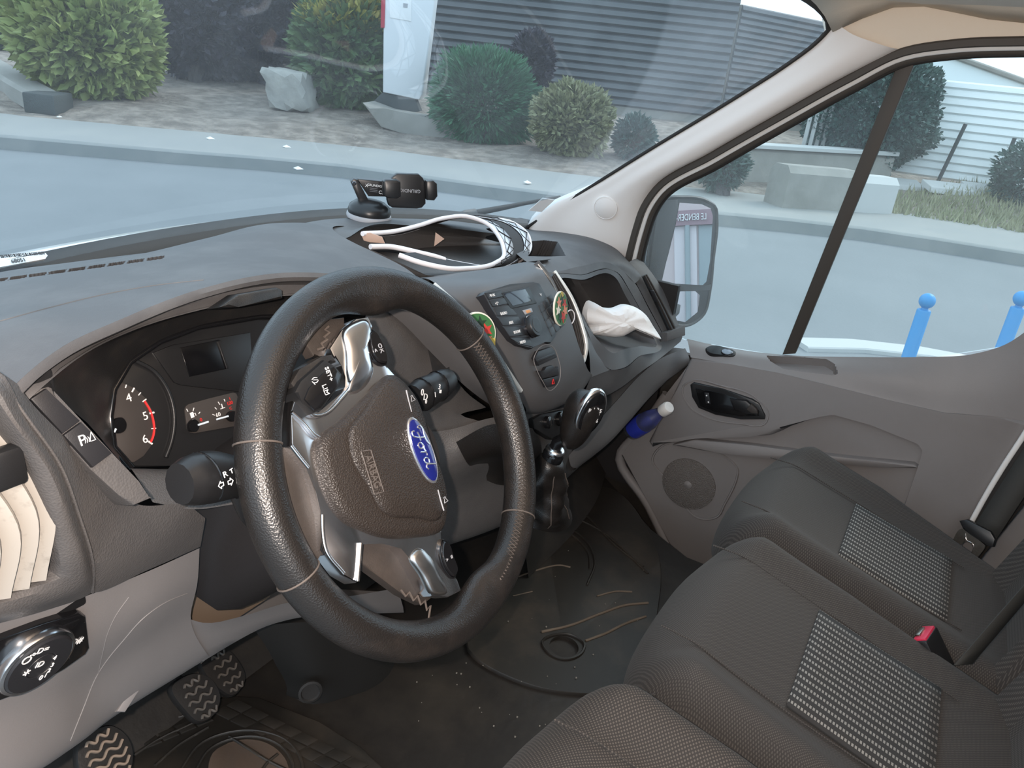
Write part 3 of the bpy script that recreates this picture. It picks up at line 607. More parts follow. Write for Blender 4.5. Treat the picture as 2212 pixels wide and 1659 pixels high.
# display
mk('display_surround', plate(CF, CF.ls([(330, 762), (372, 745), (540, 718), (548, 850), (390, 832), (375, 826)], 0.001), 0.0, 0.0022, 0.001), 'gauge_black', cl, 40)
mk('display', plate(CF, CF.ls([(389, 751), (473, 734), (494, 796), (410, 814)], 0.003), 0.0, 0.0030, 0.0006), 'screen', cl, 40)
mk('display_edge', plate(CF, CF.ls([(470, 738), (476, 735), (495, 793), (490, 797)], 0.004), 0.0, 0.0042, 0.0004), 'black_satin', cl, 40)
# brow vent pod under the lip and tan gap behind the wheel
dpart('brow_catch', plate(Fr(Y(530, 650, 0.205), (1, 0.1, 0), (0, 0.3, 0.95)), Fr(Y(530, 650, 0.205), (1, 0.1, 0), (0, 0.3, 0.95)).ls([(455, 667), (500, 637), (585, 622), (596, 628), (597, 647), (500, 665)]), -0.006, 0.010, 0.003), 'hood_black')
# ledge below the dials
dpart('cluster_ledge', patch([Yr((280, 1012, 0.225), (400, 1010, 0.225), (445, 1002, 0.22), (495, 977, 0.22), (540, 962, 0.225), (700, 960, 0.23)), Yr((290, 1022, 0.19), (400, 1022, 0.19), (450, 1012, 0.185), (505, 990, 0.18), (560, 975, 0.185), (700, 980, 0.19)), Yr((330, 1085, 0.16), (420, 1100, 0.155), (500, 1090, 0.15), (560, 1080, 0.15), (620, 1070, 0.15), (720, 1070, 0.16))], 40, 10), 'dash_plastic')
# --- strip of switches beside the dials
SF = Fr(Y(150, 922, 0.138), (1, 0, 0), (0, 0.36, 0.933))
dpart('switch_strip', plate(SF, SF.ls([(38, 826), (66, 806), (106, 830), (262, 1000), (300, 1040), (330, 1075), (290, 1092), (255, 1068), (198, 1016), (62, 866)], 0), -0.03, 0.0, 0.002), 'dash_plastic')
for px in ([(66, 862), (101, 839), (174, 909), (136, 937)], [(138, 940), (177, 912), (243, 979), (201, 1010)]):
    b_ = dpart('dash_switch', plate(SF, SF.ls(px, 0.004), -0.004, 0.004, 0.0012), 'button_black')
u, v = 180, 950
mk('parking_symbol', ftext(SF, 'P', 178, 952, 0.0120, 0.0042, 0), 'print_white', b_, None)
mk('parking_symbol', ftext(SF, ')))', 187.5, 949, 0.0048, 0.0042, 0), 'print_white', b_, None)
a, b = SF.l(197, 944, 0.0042); mk('parking_symbol', frame_bar(SF, [(a - .002, b - .003), (a + .0025, b - .003), (a + .001, b + .004)], 0.0006, 0.0042, 0.0046, n=3), 'print_white', b_, None)
# --- driver's end: textured wedge, its lower lip, vent surround
w1 = Yr((36, 828, 0.128), (64, 865, 0.130), (135, 940, 0.134), (199, 1014, 0.138), (262, 1072, 0.142), (300, 1090, 0.148), (405, 1092, 0.158), (443, 1119, 0.165))
w2 = Yr((-5, 800, 0.118), (20, 850, 0.108), (60, 905, 0.105), (127, 1000, 0.108), (170, 1112, 0.115), (200, 1214, 0.125), (320, 1178, 0.142), (443, 1124, 0.163))
w3 = Yr((-5, 800, 0.125), (20, 850, 0.115), (60, 905, 0.112), (127, 1000, 0.115), (160, 1120, 0.122), (199, 1280, 0.145), (318, 1232, 0.160), (433, 1181, 0.178))
dpart('driver_wedge', patch([w1, w2, w3], 48, None), 'dash_plastic')
seam = [p + Ve((0, -0.0006, 0)) for p in crom(Yr((0, 822, 0.1085), (60, 905, 0.1045), (127, 1000, 0.1075), (170, 1112, 0.1145), (200, 1214, 0.1245), (199, 1279, 0.144)), 24)]
dpart('panel_seam', tube(seam, 0.0012, 6), 'dash_plastic')
v0 = Yr((-0.80, 0.118, 1.40), (-5, 800, 0.110), (60, 907, 0.105), (125, 1000, 0.108), (168, 1112, 0.115), (198, 1214, 0.125), (197, 1281, 0.145), (100, 1318, 0.140), (0, 1346, 0.135), (-120, 1380, 0.13))
v1 = Yr((-0.80, 0.100, 1.385), (-30, 830, 0.095), (30, 920, 0.092), (95, 1010, 0.094), (135, 1112, 0.100), (165, 1215, 0.110), (160, 1262, 0.120), (90, 1292, 0.120), (0, 1325, 0.118), (-120, 1362, 0.115))
v2 = Yr((-0.80, 0.105, 1.37), (-45, 845, 0.105), (15, 925, 0.100), (72, 1010, 0.100), (112, 1120, 0.104), (132, 1215, 0.112), (128, 1250, 0.118), (80, 1275, 0.118), (0, 1308, 0.116), (-120, 1345, 0.114))
v3 = [p + Ve((-0.004, 0.035, 0.0)) for p in v2]
dpart('vent_surround', patch([v0, v1, v2, v3], 60, 14), 'dash_plastic')
vent = dpart('side_vent', abox(-0.86, -0.70, 0.150, 0.17, 1.20, 1.42, 0.003), 'black_satin')
for top, bot, y_, w_ in (((20, 905), (104, 1250), 0.112, 0.016), ((-20, 940), (68, 1268), 0.110, 0.017), ((-62, 980), (28, 1288), 0.108, 0.017), ((-110, 1010), (-15, 1305), 0.106, 0.017)):
    a, b = Y(*top, y_), Y(*bot, y_ + 0.006); mid = (a + b) / 2 + Ve((0.012, -0.012, 0))
    P = crom([a, mid, b], 16); V = []; R = []
    for p in P:
        R.append([p + Ve((-w_, 0.010, 0)), p + Ve((-0.002, -0.001, 0)), p + Ve((0.0, 0.002, 0)), p + Ve((-w_, 0.014, 0))])
    mk('vane', rings(R), 'vane_beige', vent, 60)
mk('vane_tab', box(Y(10, 1010, 0.105), (0.012, 0, 0), (0, 0.006, 0), (0, 0, 0.015), 0.004), 'black_satin', vent, 40)
# --- light grey lower panel with its notch for the column
g1 = Yr((-0.84, 0.13, 1.215), (-80, 1372, 0.130), (0, 1346, 0.138), (100, 1318, 0.146), (198, 1283, 0.152), (320, 1234, 0.165), (431, 1184, 0.182))
g2 = Yr((-0.84, 0.16, 1.12), (-80, 1450, 0.150), (0, 1430, 0.155), (100, 1400, 0.160), (220, 1350, 0.165), (330, 1300, 0.172), (427, 1255, 0.188))
g3 = Yr((-0.84, 0.185, 1.03), (-80, 1560, 0.165), (0, 1530, 0.170), (110, 1490, 0.180), (215, 1450, 0.200), (310, 1390, 0.200), (412, 1325, 0.205))
g4 = Yr((-0.84, 0.21, 0.93), (-80, 1700, 0.185), (40, 1680, 0.190), (150, 1612, 0.215), (235, 1545, 0.245), (330, 1480, 0.262), (440, 1412, 0.265))
g5 = [p + Ve((0, 0.06, 0.012)) for p in g4]
lp = dpart('knee_panel', patch([g1, g2, g3, g4, g5], 44, 26), 'grey_plastic')
def onsurf(o, px, lift=0.0, n=None):
    P = [hit(o, u, v, lift) for u, v in ([(q.x, q.y) for q in crom([Ve((a, b, 0)) for a, b in px], n)] if n else px)]
    return [p for p in P if p is not None]
c1 = onsurf(lp, [(404, 1282), (360, 1300), (310, 1335), (265, 1385), (232, 1425), (212, 1455), (180, 1530), (152, 1600)], 0.0, 40)
dpart('panel_crease', tube(c1, 0.0007, 6), 'grey_plastic')
c2 = onsurf(lp, [(278, 1290), (250, 1330), (232, 1370), (222, 1410), (212, 1455)], 0.0, 24)
dpart('panel_crease', tube(c2, 0.0005, 6), 'grey_plastic')
dpart('release_slot', plate(Fr(Y(290, 1475, 0.235), (1, 0.15, 0.25), (0, 0.5, 0.85)), [(-0.034, -0.004), (0.036, 0.012), (0.028, 0.000), (-0.028, -0.012)], -0.006, 0.010, 0.002), 'grey_plastic')
u1 = Yr((385, 1328, 0.208), (445, 1346, 0.215), (520, 1332, 0.225), (620, 1302, 0.235), (740, 1290, 0.235), (860, 1270, 0.235))
u2 = Yr((425, 1425, 0.268), (500, 1375, 0.27), (560, 1343, 0.275), (620, 1326, 0.28), (720, 1320, 0.28), (860, 1320, 0.28))
dpart('under_column_panel', patch([u1, u2, [p + Ve((0, 0.05, 0.02)) for p in u2]], 30, 8), 'grey_plastic')
dpart('notch_foam', abox(-0.60, -0.42, 0.245, 0.26, 0.98, 1.10), 'foam')
# --- light switch module
HF = hitframe(lp, (5, 1395), (180, 1345), (60, 1490), 0.004)
ls = dpart('light_switch_panel', plate(HF, HF.ls([(-20, 1392), (0, 1384), (90, 1352), (172, 1327), (186, 1332), (194, 1400), (186, 1414), (138, 1448), (60, 1492), (0, 1512), (-20, 1518)], 0.004), -0.025, 0.004, 0.002), 'black_gloss')
ka, kb = HF.l(82, 1431, 0.010)
mk('switch_ring', lathe([(0.0315, 0.0), (0.0315, 0.006), (0.0305, 0.0085), (0.0280, 0.0092), (0.0265, 0.008)], HF.p(ka, kb, 0.003), HF.n, 40), 'chrome', ls, 50)
kn = mk('rotary_knob', lathe([(0.0275, 0.0), (0.0275, 0.0085), (0.026, 0.0100), (0.012, 0.0104), (0.0115, 0.0096), (0.011, 0.0104), (0.0, 0.0106)], HF.p(ka, kb, 0.004), HF.n, 40), 'button_black', ls, 40)
for s, u, v, sz in (('O', 57, 1427, 0.011), ('*', 54, 1459, 0.014), ('D=', 93, 1404, 0.008), ('-o-', 74, 1412, 0.006), ('ID', 86, 1435, 0.008), ('0', 88, 1464, 0.007), ('1', 98, 1459, 0.006), ('2', 106, 1448, 0.006), ('3', 113, 1436, 0.006), ('4', 118, 1421, 0.006)):
    mk('switch_symbol', ftext(HF, s, u, v, sz, 0.0147), 'print_white', kn, None)
mk('fog_button', plate(HF, HF.ls([(128, 1356), (172, 1338), (184, 1345), (189, 1398), (180, 1410), (150, 1424), (140, 1400)], 0.005), 0.003, 0.0052, 0.0006), 'black_gloss', ls, 40)
mk('fog_symbol', ftext(HF, 'D#', 166, 1385, 0.009, 0.0054), 'print_white', ls, None)
# --- right of the wheel: side of the column trim, lower trim sweep, silver edge
q1 = Yr((800, 650, 0.225), (880, 700, 0.215), (950, 770, 0.20), (1010, 850, 0.185), (1050, 880, 0.175))
q2 = Yr((780, 720, 0.215), (850, 770, 0.205), (900, 830, 0.195), (940, 900, 0.18), (1000, 900, 0.17))
q3 = Yr((780, 860, 0.20), (840, 900, 0.195), (890, 940, 0.185), (950, 935, 0.17), (1020, 905, 0.16))
q4 = Yr((800, 1000, 0.215), (870, 1010, 0.205), (940, 1000, 0.185), (1010, 965, 0.155), (1080, 930, 0.15))
dpart('column_side_trim', patch([q1, q2, q3, q4], 26, 16), 'dash_plastic')
t1 = Yr((812, 655, 0.222), (860, 690, 0.21), (930, 760, 0.19), (1000, 830, 0.165), (1060, 875, 0.150), (1130, 905, 0.140))
t2 = Yr((850, 640, 0.210), (900, 690, 0.195), (960, 750, 0.175), (1020, 815, 0.150), (1075, 860, 0.130), (1135, 892, 0.122))
t3 = Yr((915, 616, 0.20), (945, 650, 0.185), (1000, 730, 0.16), (1050, 790, 0.135), (1095, 840, 0.115), (1128, 868, 0.105))
dpart('column_sweep', patch([t1, t2, t3], 30, 10), 'console_plastic')
dpart('vent_well', patch([Yr((925, 622, 0.205), (960, 660, 0.195), (1010, 740, 0.175), (1070, 815, 0.145), (1118, 862, 0.12)), Yr((960, 615, 0.205), (1000, 665, 0.195), (1045, 735, 0.175), (1095, 810, 0.145), (1130, 866, 0.12))], 24, 6), 'console_plastic')
sl = crom(Yr((936, 616, 0.192), (982, 657, 0.160), (1025, 703, 0.135), (1065, 757, 0.115), (1100, 810, 0.100), (1123, 845, 0.088)), 30)
dpart('silver_edge', strip(sl, Ve((-0.2, -0.9, 0.4)), 0.006, 0.005), 'silver_trim')
# --- centre: hump, tray
h0 = Yr((560, 512, 0.69), (640, 497, 0.69), (750, 487, 0.685), (870, 480, 0.66), (1000, 482, 0.63), (1110, 492, 0.59))
h1 = Yr((585, 502, 0.56), (660, 483, 0.56), (760, 472, 0.56), (870, 473, 0.545), (960, 478, 0.53), (1060, 492, 0.51))
h2 = Yr((600, 503, 0.50), (680, 496, 0.49), (752, 500, 0.475), (830, 484, 0.475), (930, 486, 0.47), (1060, 500, 0.46))
h3 = Yr((640, 520, 0.45), (700, 515, 0.445), (744, 516, 0.45), (790, 490, 0.458), (900, 488, 0.46), (1075, 505, 0.45))
dpart('centre_hump', patch([h0, h1, h2, h3], 44, 20), 'pad_plastic')
b0 = h3
b1 = [p + Ve((0.0, 0.03, -0.012)) for p in h3]
b2 = Yr((-0.10, 0.50, 1.338), (0.0, 0.50, 1.335), (0.10, 0.49, 1.325), (0.22, 0.49, 1.318), (0.36, 0.48, 1.305), (0.50, 0.46, 1.29))
dpart('tray_back', patch([b0, b1, b2], 30, 10), 'dash_plastic')
f0 = b2; f1 = Yr((-0.09, 0.36, 1.335), (0.0, 0.36, 1.330), (0.10, 0.36, 1.325), (0.20, 0.36, 1.315), (0.30, 0.36, 1.305), (0.42, 0.36, 1.29))
f2 = Yr((860, 572, 0.305), (920, 594, 0.265), (1000, 588, 0.25), (1080, 577, 0.25), (1140, 566, 0.25), (1190, 560, 0.28))
dpart('tray_floor', patch([f0, f1, [p + Ve((0, 0.02, -0.012)) for p in f2], f2], 34, 14), 'dash_plastic')
dpart('tray_wall', patch([Yr((772, 528, 0.38), (810, 543, 0.355), (860, 566, 0.315), (920, 594, 0.265)), Yr((-0.10, 0.42, 1.33), (-0.095, 0.38, 1.33), (-0.08, 0.33, 1.33), (-0.06, 0.27, 1.335))], 16, 5), 'dash_plastic')
# --- centre stack face
k0 = Yr((905, 600, 0.27), (1000, 588, 0.25), (1080, 577, 0.25), (1140, 566, 0.25), (1180, 572, 0.25))
k1 = Yr((940, 612, 0.21), (1000, 601, 0.205), (1080, 590, 0.205), (1140, 577, 0.21), (1172, 583, 0.215))
k2 = Yr((986, 652, 0.172), (1030, 625, 0.165), (1100, 607, 0.165), (1150, 595, 0.17), (1182, 600, 0.18))
k3 = Yr((1036, 715, 0.142), (1075, 695, 0.132), (1130, 680, 0.130), (1180, 668, 0.134), (1222, 665, 0.145))
k4 = Yr((1092, 795, 0.112), (1118, 792, 0.104), (1160, 785, 0.101), (1205, 772, 0.103), (1252, 752, 0.115))
k5 = Yr((1125, 862, 0.098), (1155, 868, 0.092), (1192, 862, 0.091), (1232, 838, 0.096), (1268, 795, 0.110))
k6 = Yr((1132, 892, 0.110), (1165, 893, 0.107), (1203, 880, 0.107), (1245, 855, 0.112), (1274, 815, 0.124))
k7 = [p + Ve((0, 0.04, -0.012)) for p in k6]
st = dpart('centre_stack', patch([k0, k1, k2, k3, k4, k5, k6, k7], 34, 44), 'console_plastic')
RF = hitframe(st, (1060, 640), (1168, 622), (1135, 742), 0.0035)
rad = dpart('radio_panel', plate(RF, RF.ls([(1046, 636), (1049, 629), (1100, 614), (1152, 608), (1166, 612), (1180, 640), (1197, 678), (1203, 706), (1200, 728), (1190, 741), (1178, 737), (1156, 746), (1150, 753), (1120, 745), (1105, 733), (1090, 712), (1060, 664)], 0.002), -0.03, 0.002, 0.0012), 'button_black', smooth=40)
def btn(name, fr, px, h0, h1, m, par, bev=0.0007): return mk(name, plate(fr, fr.ls(px, h1), h0, h1, bev), m, par, 40)
for px in ([(1048, 632), (1082, 625), (1090, 640), (1056, 647)], [(1057, 649), (1091, 642), (1099, 656), (1065, 663)], [(1066, 666), (1100, 659), (1119, 680), (1074, 683)],
           [(1075, 686), (1120, 683), (1128, 700), (1087, 704)], [(1088, 707), (1135, 703), (1143, 723), (1101, 727)], [(1102, 730), (1144, 727), (1152, 750), (1122, 743)]):
    btn('radio_button', RF, px, 0.001, 0.0028, 'button_black', rad)
for s, u, v, sz in (('>II OK', 1063, 638, 0.0055), ('v | ^', 1073, 655, 0.0055), ('RADIO', 1088, 677, 0.0062), ('AUX', 1104, 697, 0.0062), ('PHONE', 1117, 717, 0.0062), ('MENU', 1129, 739, 0.0062)):
    mk('radio_lettering', ftext(RF, s, u, v, sz, 0.0029), 'print_white', rad, None)
for i in range(3):
    for j in range(4):
        u, v = 1163 + 9.5 * i + 7.5 * j, 660 - 9 * i + 17 * j
        btn('key_button', RF, [(u, v), (u + 9, v - 7.5), (u + 16, v + 8.5), (u + 7, v + 16)], 0.001, 0.0026, 'button_black', rad)
btn('display_frame', RF, [(1082, 632), (1143, 619), (1160, 655), (1104, 667)], 0.001, 0.0030, 'black_satin', rad)
btn('radio_display', RF, [(1088, 634), (1134, 623), (1150, 650), (1108, 661)], 0.001, 0.0033, 'radio_screen', rad, 0.0003)
btn('disc_slot', RF, [(1130, 670), (1148, 665), (1152, 674), (1136, 679)], 0.001, 0.0036, 'print_grey', rad)
btn('disc_slot_light', RF, [(1135, 671), (1144, 668), (1148, 674), (1139, 677)], 0.001, 0.0040, 'print_orange', rad)
mk('radio_lettering', ftext(RF, '(...', 1168, 635, 0.006, 0.0026, 35), 'print_white', rad, None)
a, b = RF.l(1155, 703, 0.010)
mk('volume_knob', lathe([(0.0175, 0.0), (0.0175, 0.010), (0.0165, 0.0118), (0.0120, 0.0122), (0.0115, 0.0128), (0.0, 0.0130)], RF.p(a, b, 0.001), RF.n, 32), 'black_satin', rad, 40)
mk('knob_ring', lathe([(0.0180, 0.0), (0.0180, 0.003), (0.0172, 0.0035)], RF.p(a, b, 0.002), RF.n, 32), 'dark_chrome', rad, 40)
# lower stack: slot unit and hazard keys in a rounded frame
LF = hitframe(st, (1165, 762), (1200, 758), (1188, 832), 0.0015)
lf_px = [(1153, 775), (1160, 758), (1185, 745), (1197, 752), (1206, 775), (1211, 800), (1209, 820), (1200, 836), (1183, 842), (1176, 830), (1160, 800)]
mk('key_frame', frame_bar(LF, LF.ls(lf_px, 0.003), 0.0014, 0.002, 0.004, n=60), 'grey_plastic', st, 60)
mk('card_slot', plate(LF, LF.ls([(1156, 774), (1164, 759), (1190, 750), (1198, 757), (1204, 772), (1165, 790)], 0.005), -0.01, 0.005, 0.0012), 'button_black', st, 40)
mk('card_slot_mouth', plate(LF, LF.ls([(1158, 778), (1197, 762), (1199, 767), (1161, 784)], 0.0056), 0.0, 0.0056, 0.0003), 'button_black', st, 40)
mk('blank_key', plate(LF, LF.ls([(1165, 801), (1176, 801), (1180, 793), (1194, 789), (1200, 796), (1206, 792), (1208, 810), (1173, 818)], 0.005), -0.01, 0.005, 0.001), 'button_black', st, 40)
hz = mk('hazard_key', plate(LF, LF.ls([(1173, 820), (1208, 811), (1207, 822), (1200, 833), (1182, 837)], 0.005), -0.01, 0.005, 0.001), 'button_black', st, 40)
a, b = LF.l(1195, 825, 0.0055); mk('hazard_triangle', frame_bar(LF, [(a - .0042, b - .003), (a + .0042, b - .003), (a, b + .0045)], 0.0013, 0.0052, 0.0060, n=3), 'print_red', hz, None)
# chrome edge and slim vent on the passenger side of the stack
ce = crom(Xr((1153, 571, 0.20), (1172, 595, 0.205), (1195, 640, 0.20), (1215, 700, 0.19), (1230, 760, 0.185), (1240, 795, 0.185)), 30)
dpart('stack_fin', strip(ce, Ve((-0.35, -0.9, 0.3)), 0.016, 0.012), 'console_plastic')
dpart('chrome_edge', tube([p + Ve((-0.006, -0.012, 0.004)) for p in ce], 0.0022, 8), 'satin_chrome')
sv = dpart('slim_vent', patch([Xr((1185, 600, 0.225), (1215, 660, 0.22), (1235, 720, 0.21), (1246, 770, 0.205), (1244, 790, 0.20)), Xr((1196, 590, 0.255), (1232, 650, 0.25), (1250, 710, 0.245), (1258, 755, 0.24), (1250, 790, 0.215))], 24, 5), 'black_satin', solid=0.004)
for k in range(3):
    t = 0.25 + 0.25 * k
    A = Xr((1185, 600, 0.225), (1215, 660, 0.22), (1235, 720, 0.21), (1245, 775, 0.205)); B = Xr((1196, 590, 0.255), (1232, 650, 0.25), (1250, 710, 0.245), (1256, 762, 0.238))
    mk('vane', strip(crom([p.lerp(q, t) + Ve((-0.002, -0.004, 0)) for p, q in zip(A, B)], 16), Ve((-0.3, -0.9, 0.3)), 0.002, 0.006), 'gauge_face', sv, 60)
dpart('vent_rim', strip(crom(Xr((1196, 588, 0.262), (1234, 648, 0.258), (1255, 705, 0.252), (1264, 750, 0.246), (1258, 780, 0.232), (1243, 798, 0.20)), 24), Ve((-0.3, -0.9, 0.3)), 0.007, 0.006), 'silver_trim')
# --- passenger side pad, bin, vent and lower panel
p0 = Xr((1100, 490, 0.70), (1150, 496, 0.745), (1215, 500, 0.77), (1280, 510, 0.80), (1330, 530, 0.82), (1360, 556, 0.84))
p1 = Xr((1090, 505, 0.50), (1150, 512, 0.58), (1199, 510, 0.66), (1279, 517, 0.74), (1329, 535, 0.79), (1352, 554, 0.825))
p2 = Xr((1130, 560, 0.25), (1180, 557, 0.36), (1240, 552, 0.48), (1300, 553, 0.60), (1350, 572, 0.70), (1385, 598, 0.78))
p3 = Xr((1160, 582, 0.215), (1188, 588, 0.28), (1250, 576, 0.43), (1316, 568, 0.60), (1345, 585, 0.68), (1372, 612, 0.735))
pp_vf, rc_vf = recess(patch([p0, p1, p2, p3], 160, 90), [[(1147, 521), (1175, 519), (1205, 522), (1222, 552), (1178, 554), (1141, 553)]], (0.01, 0.02, -0.04))
pp = dpart('passenger_pad', pp_vf, 'pad_plastic', smooth=60)
if rc_vf[0][1]: dpart('pad_recess', rc_vf[0], 'pad_plastic', smooth=None)
dpart('recess_brow', tube(crom(Xr((1138, 522, 0.535), (1170, 517, 0.60), (1205, 519, 0.65), (1216, 532, 0.63), (1222, 551, 0.575)), 16), 0.0045, 8), 'pad_plastic')
m0 = p3; m1 = Xr((1172, 592, 0.23), (1196, 598, 0.285), (1255, 585, 0.44), (1318, 577, 0.60), (1340, 592, 0.665), (1366, 625, 0.72))
bin_out = Xr((1200, 606, 0.285), (1260, 594, 0.43), (1320, 583, 0.60), (1336, 592, 0.65), (1362, 632, 0.705), (1395, 690, 0.745), (1426, 736, 0.765), (1380, 770, 0.58), (1338, 797, 0.40), (1318, 798, 0.35), (1280, 748, 0.29), (1270, 718, 0.28), (1240, 665, 0.28))
bin_in = Xr((1211, 616, 0.29), (1262, 604, 0.43), (1320, 593, 0.60), (1330, 600, 0.63), (1352, 640, 0.69), (1385, 695, 0.73), (1416, 736, 0.75), (1380, 748, 0.60), (1345, 755, 0.45), (1322, 762, 0.37), (1292, 735, 0.31), (1276, 715, 0.295), (1250, 668, 0.285))
frm = [crom(r, 72, True) for r in (bin_out, bin_in)]
frm.append([p + Ve((0.0, 0.035, 0.0)) for p in frm[1]])
cB = sum(frm[1], Ve()) / 72
for k_, d_ in ((0.97, 0.09), (0.90, 0.135), (0.80, 0.150), (0.4, 0.155), (0.02, 0.155)): frm.append([cB + (p - cB) * k_ + Ve((0.02 * d_ / 0.155, d_, 0.008)) for p in frm[1]])
dpart('passenger_bin', rings(frm[1:], False, True), 'console_plastic', smooth=50)
dpart('bin_lip', rings(frm[:2], False, False), 'console_plastic', smooth=50)
# skirt from the pad round the bin mouth
dpart('bin_surround', patch([Xr((1160, 582, 0.215), (1188, 588, 0.28), (1250, 576, 0.43), (1316, 568, 0.60), (1345, 585, 0.68), (1372, 612, 0.735), (1402, 668, 0.765), (1434, 726, 0.785)), Xr((1240, 665, 0.275), (1202, 607, 0.285), (1260, 593, 0.43), (1318, 582, 0.60), (1338, 592, 0.655), (1363, 632, 0.71), (1396, 690, 0.75), (1428, 737, 0.77))], 48, 6), 'pad_plastic')
dpart('bin_side', patch([Xr((1196, 600, 0.262), (1234, 655, 0.262), (1258, 712, 0.26), (1272, 760, 0.255), (1276, 815, 0.25)), Xr((1206, 610, 0.29), (1242, 668, 0.285), (1270, 718, 0.283), (1282, 750, 0.292), (1318, 799, 0.352))], 24, 5), 'console_plastic')
e0 = Xr((1276, 815, 0.25), (1318, 799, 0.355), (1338, 798, 0.40), (1380, 771, 0.58), (1428, 737, 0.77), (1470, 716, 0.85))
e1 = Xr((1262, 850, 0.25), (1300, 842, 0.33), (1340, 825, 0.44), (1385, 793, 0.60), (1434, 752, 0.78), (1474, 728, 0.86))
e2 = Xr((1255, 870, 0.26), (1292, 862, 0.34), (1340, 838, 0.46), (1385, 803, 0.60), (1425, 775, 0.74), (1470, 738, 0.86))
dpart('passenger_face', patch([e0, e1, e2], 36, 8), 'console_plastic')
# open glovebox shelf: dark gap, then the slanting lower panel
x0 = e2; x1 = [p + Ve((0, 0.10, -0.01)) for p in e2]
dpart('shelf_roof', patch([x0, x1], 24, 4), 'console_plastic')
dpart('shelf_back', patch([[p + Ve((0, 0.10, -0.01)) for p in e2], [p + Ve((0, 0.12, -0.14)) for p in e2]], 24, 4), 'console_plastic')
s0 = Xr((1228, 985, 0.31), (1270, 935, 0.37), (1330, 868, 0.50), (1385, 808, 0.64), (1425, 776, 0.74), (1480, 752, 0.86))
s1 = Xr((1232, 1005, 0.31), (1290, 950, 0.40), (1345, 885, 0.53), (1400, 830, 0.67), (1440, 795, 0.76), (1488, 770, 0.86))
s2 = Xr((1245, 1012, 0.34), (1310, 960, 0.44), (1362, 905, 0.57), (1405, 855, 0.68), (1445, 812, 0.76), (1490, 778, 0.86))
s3 = [p + Ve((0.0, 0.10, -0.06)) for p in s2]
dpart('glovebox_shelf', patch([s0, s1, s2, s3], 36, 16), 'console_plastic')
dpart('shelf_floor', patch([[p + Ve((0, 0.16, -0.03)) for p in s0], [p + Ve((0, 0.002, -0.002)) for p in s0]], 24, 4), 'console_plastic')
# passenger end vent
PV = Xr((1372, 612, 0.745), (1400, 600, 0.80), (1432, 640, 0.83), (1468, 708, 0.855), (1438, 728, 0.79), (1404, 668, 0.77))
pv = dpart('passenger_vent', patch([Xr((1352, 570, 0.765), (1376, 615, 0.76), (1404, 668, 0.775), (1436, 728, 0.79)), Xr((1370, 560, 0.80), (1396, 600, 0.80), (1428, 650, 0.82), (1455, 718, 0.825)), Xr((1385, 560, 0.84), (1412, 595, 0.84), (1445, 650, 0.85), (1470, 712, 0.86))], 24, 9), 'pad_plastic')
mk('vent_mouth', patch([[p + Ve((-.006, -.005, .004)) for p in Xr((1383, 598, 0.775), (1408, 650, 0.785), (1440, 718, 0.80))], [p + Ve((-.006, -.005, .004)) for p in Xr((1393, 593, 0.80), (1425, 645, 0.815), (1457, 708, 0.835))]], 16, 4), 'black_satin', pv)
for k in range(2):
    A = Xr((1383, 598, 0.775), (1408, 650, 0.785), (1440, 718, 0.80)); B = Xr((1393, 593, 0.80), (1425, 645, 0.815), (1457, 708, 0.835))
    mk('vane', strip(crom([p.lerp(q, 0.33 + 0.34 * k) + Ve((-.008, -.008, .004)) for p, q in zip(A, B)], 14), Ve((-0.5, -0.8, 0.3)), 0.003, 0.007), 'gauge_face', pv, 60)
mk('vane_tab', box(X(1405, 638, 0.79) + Ve((-.01, -.012, .004)), (0.005, 0.003, 0), (0, 0.006, 0), (0.004, -0.006, -0.014), 0.002), 'button_black', pv, 40)
mk('vent_foot', plate(Fr(X(1450, 722, 0.80), (1, -0.35, 0.1), (0.1, 0.3, 0.95)), [(-.03, -.012), (.04, -.012), (.045, .014), (-.028, .010)], -0.01, 0.012, 0.003), 'pad_plastic', pv, 40)
# --- lower centre: housing for the gear lever
l0 = Yr((880, 935, 0.20), (960, 930, 0.16), (1050, 905, 0.135), (1132, 895, 0.125), (1205, 884, 0.125), (1258, 868, 0.13))
l1 = Yr((850, 1010, 0.21), (930, 985, 0.17), (1010, 955, 0.13), (1080, 945, 0.12), (1150, 930, 0.125), (1240, 915, 0.14))
l2 = Yr((860, 1120, 0.22), (960, 1080, 0.18), (1060, 1040, 0.15), (1120, 1030, 0.14), (1190, 1000, 0.15), (1235, 975, 0.16))
l3 = Yr((880, 1200, 0.24), (960, 1180, 0.21), (1050, 1150, 0.18), (1130, 1110, 0.17), (1190, 1060, 0.18), (1240, 1015, 0.19))
l4 = [p + Ve((0, 0.08, -0.03)) for p in l3]
dpart('console_base', patch([l0, l1, l2, l3, l4], 34, 24), 'dash_plastic')
sk = dpart('socket_panel', plate(Fr(Y(1190, 905, 0.118), (1, 0.05, 0), (0, 0.25, 0.97)), Fr(Y(1190, 905, 0.118), (1, 0.05, 0), (0, 0.25, 0.97)).ls([(1145, 905), (1165, 895), (1215, 885), (1235, 905), (1225, 935), (1190, 950), (1150, 925)]), -0.01, 0.004, 0.002), 'black_satin')
SKF = Fr(Y(1190, 905, 0.114), (1, 0.05, 0), (0, 0.25, 0.97))
for u, v, r in ((1180, 912, 0.011), (1208, 905, 0.013)):
    a, b = SKF.l(u, v); mk('socket_cap', lathe([(r, 0), (r, 0.006), (r * 0.8, 0.008), (0, 0.0085)], SKF.p(a, b), SKF.n, 24), 'black_gloss', sk, 40)
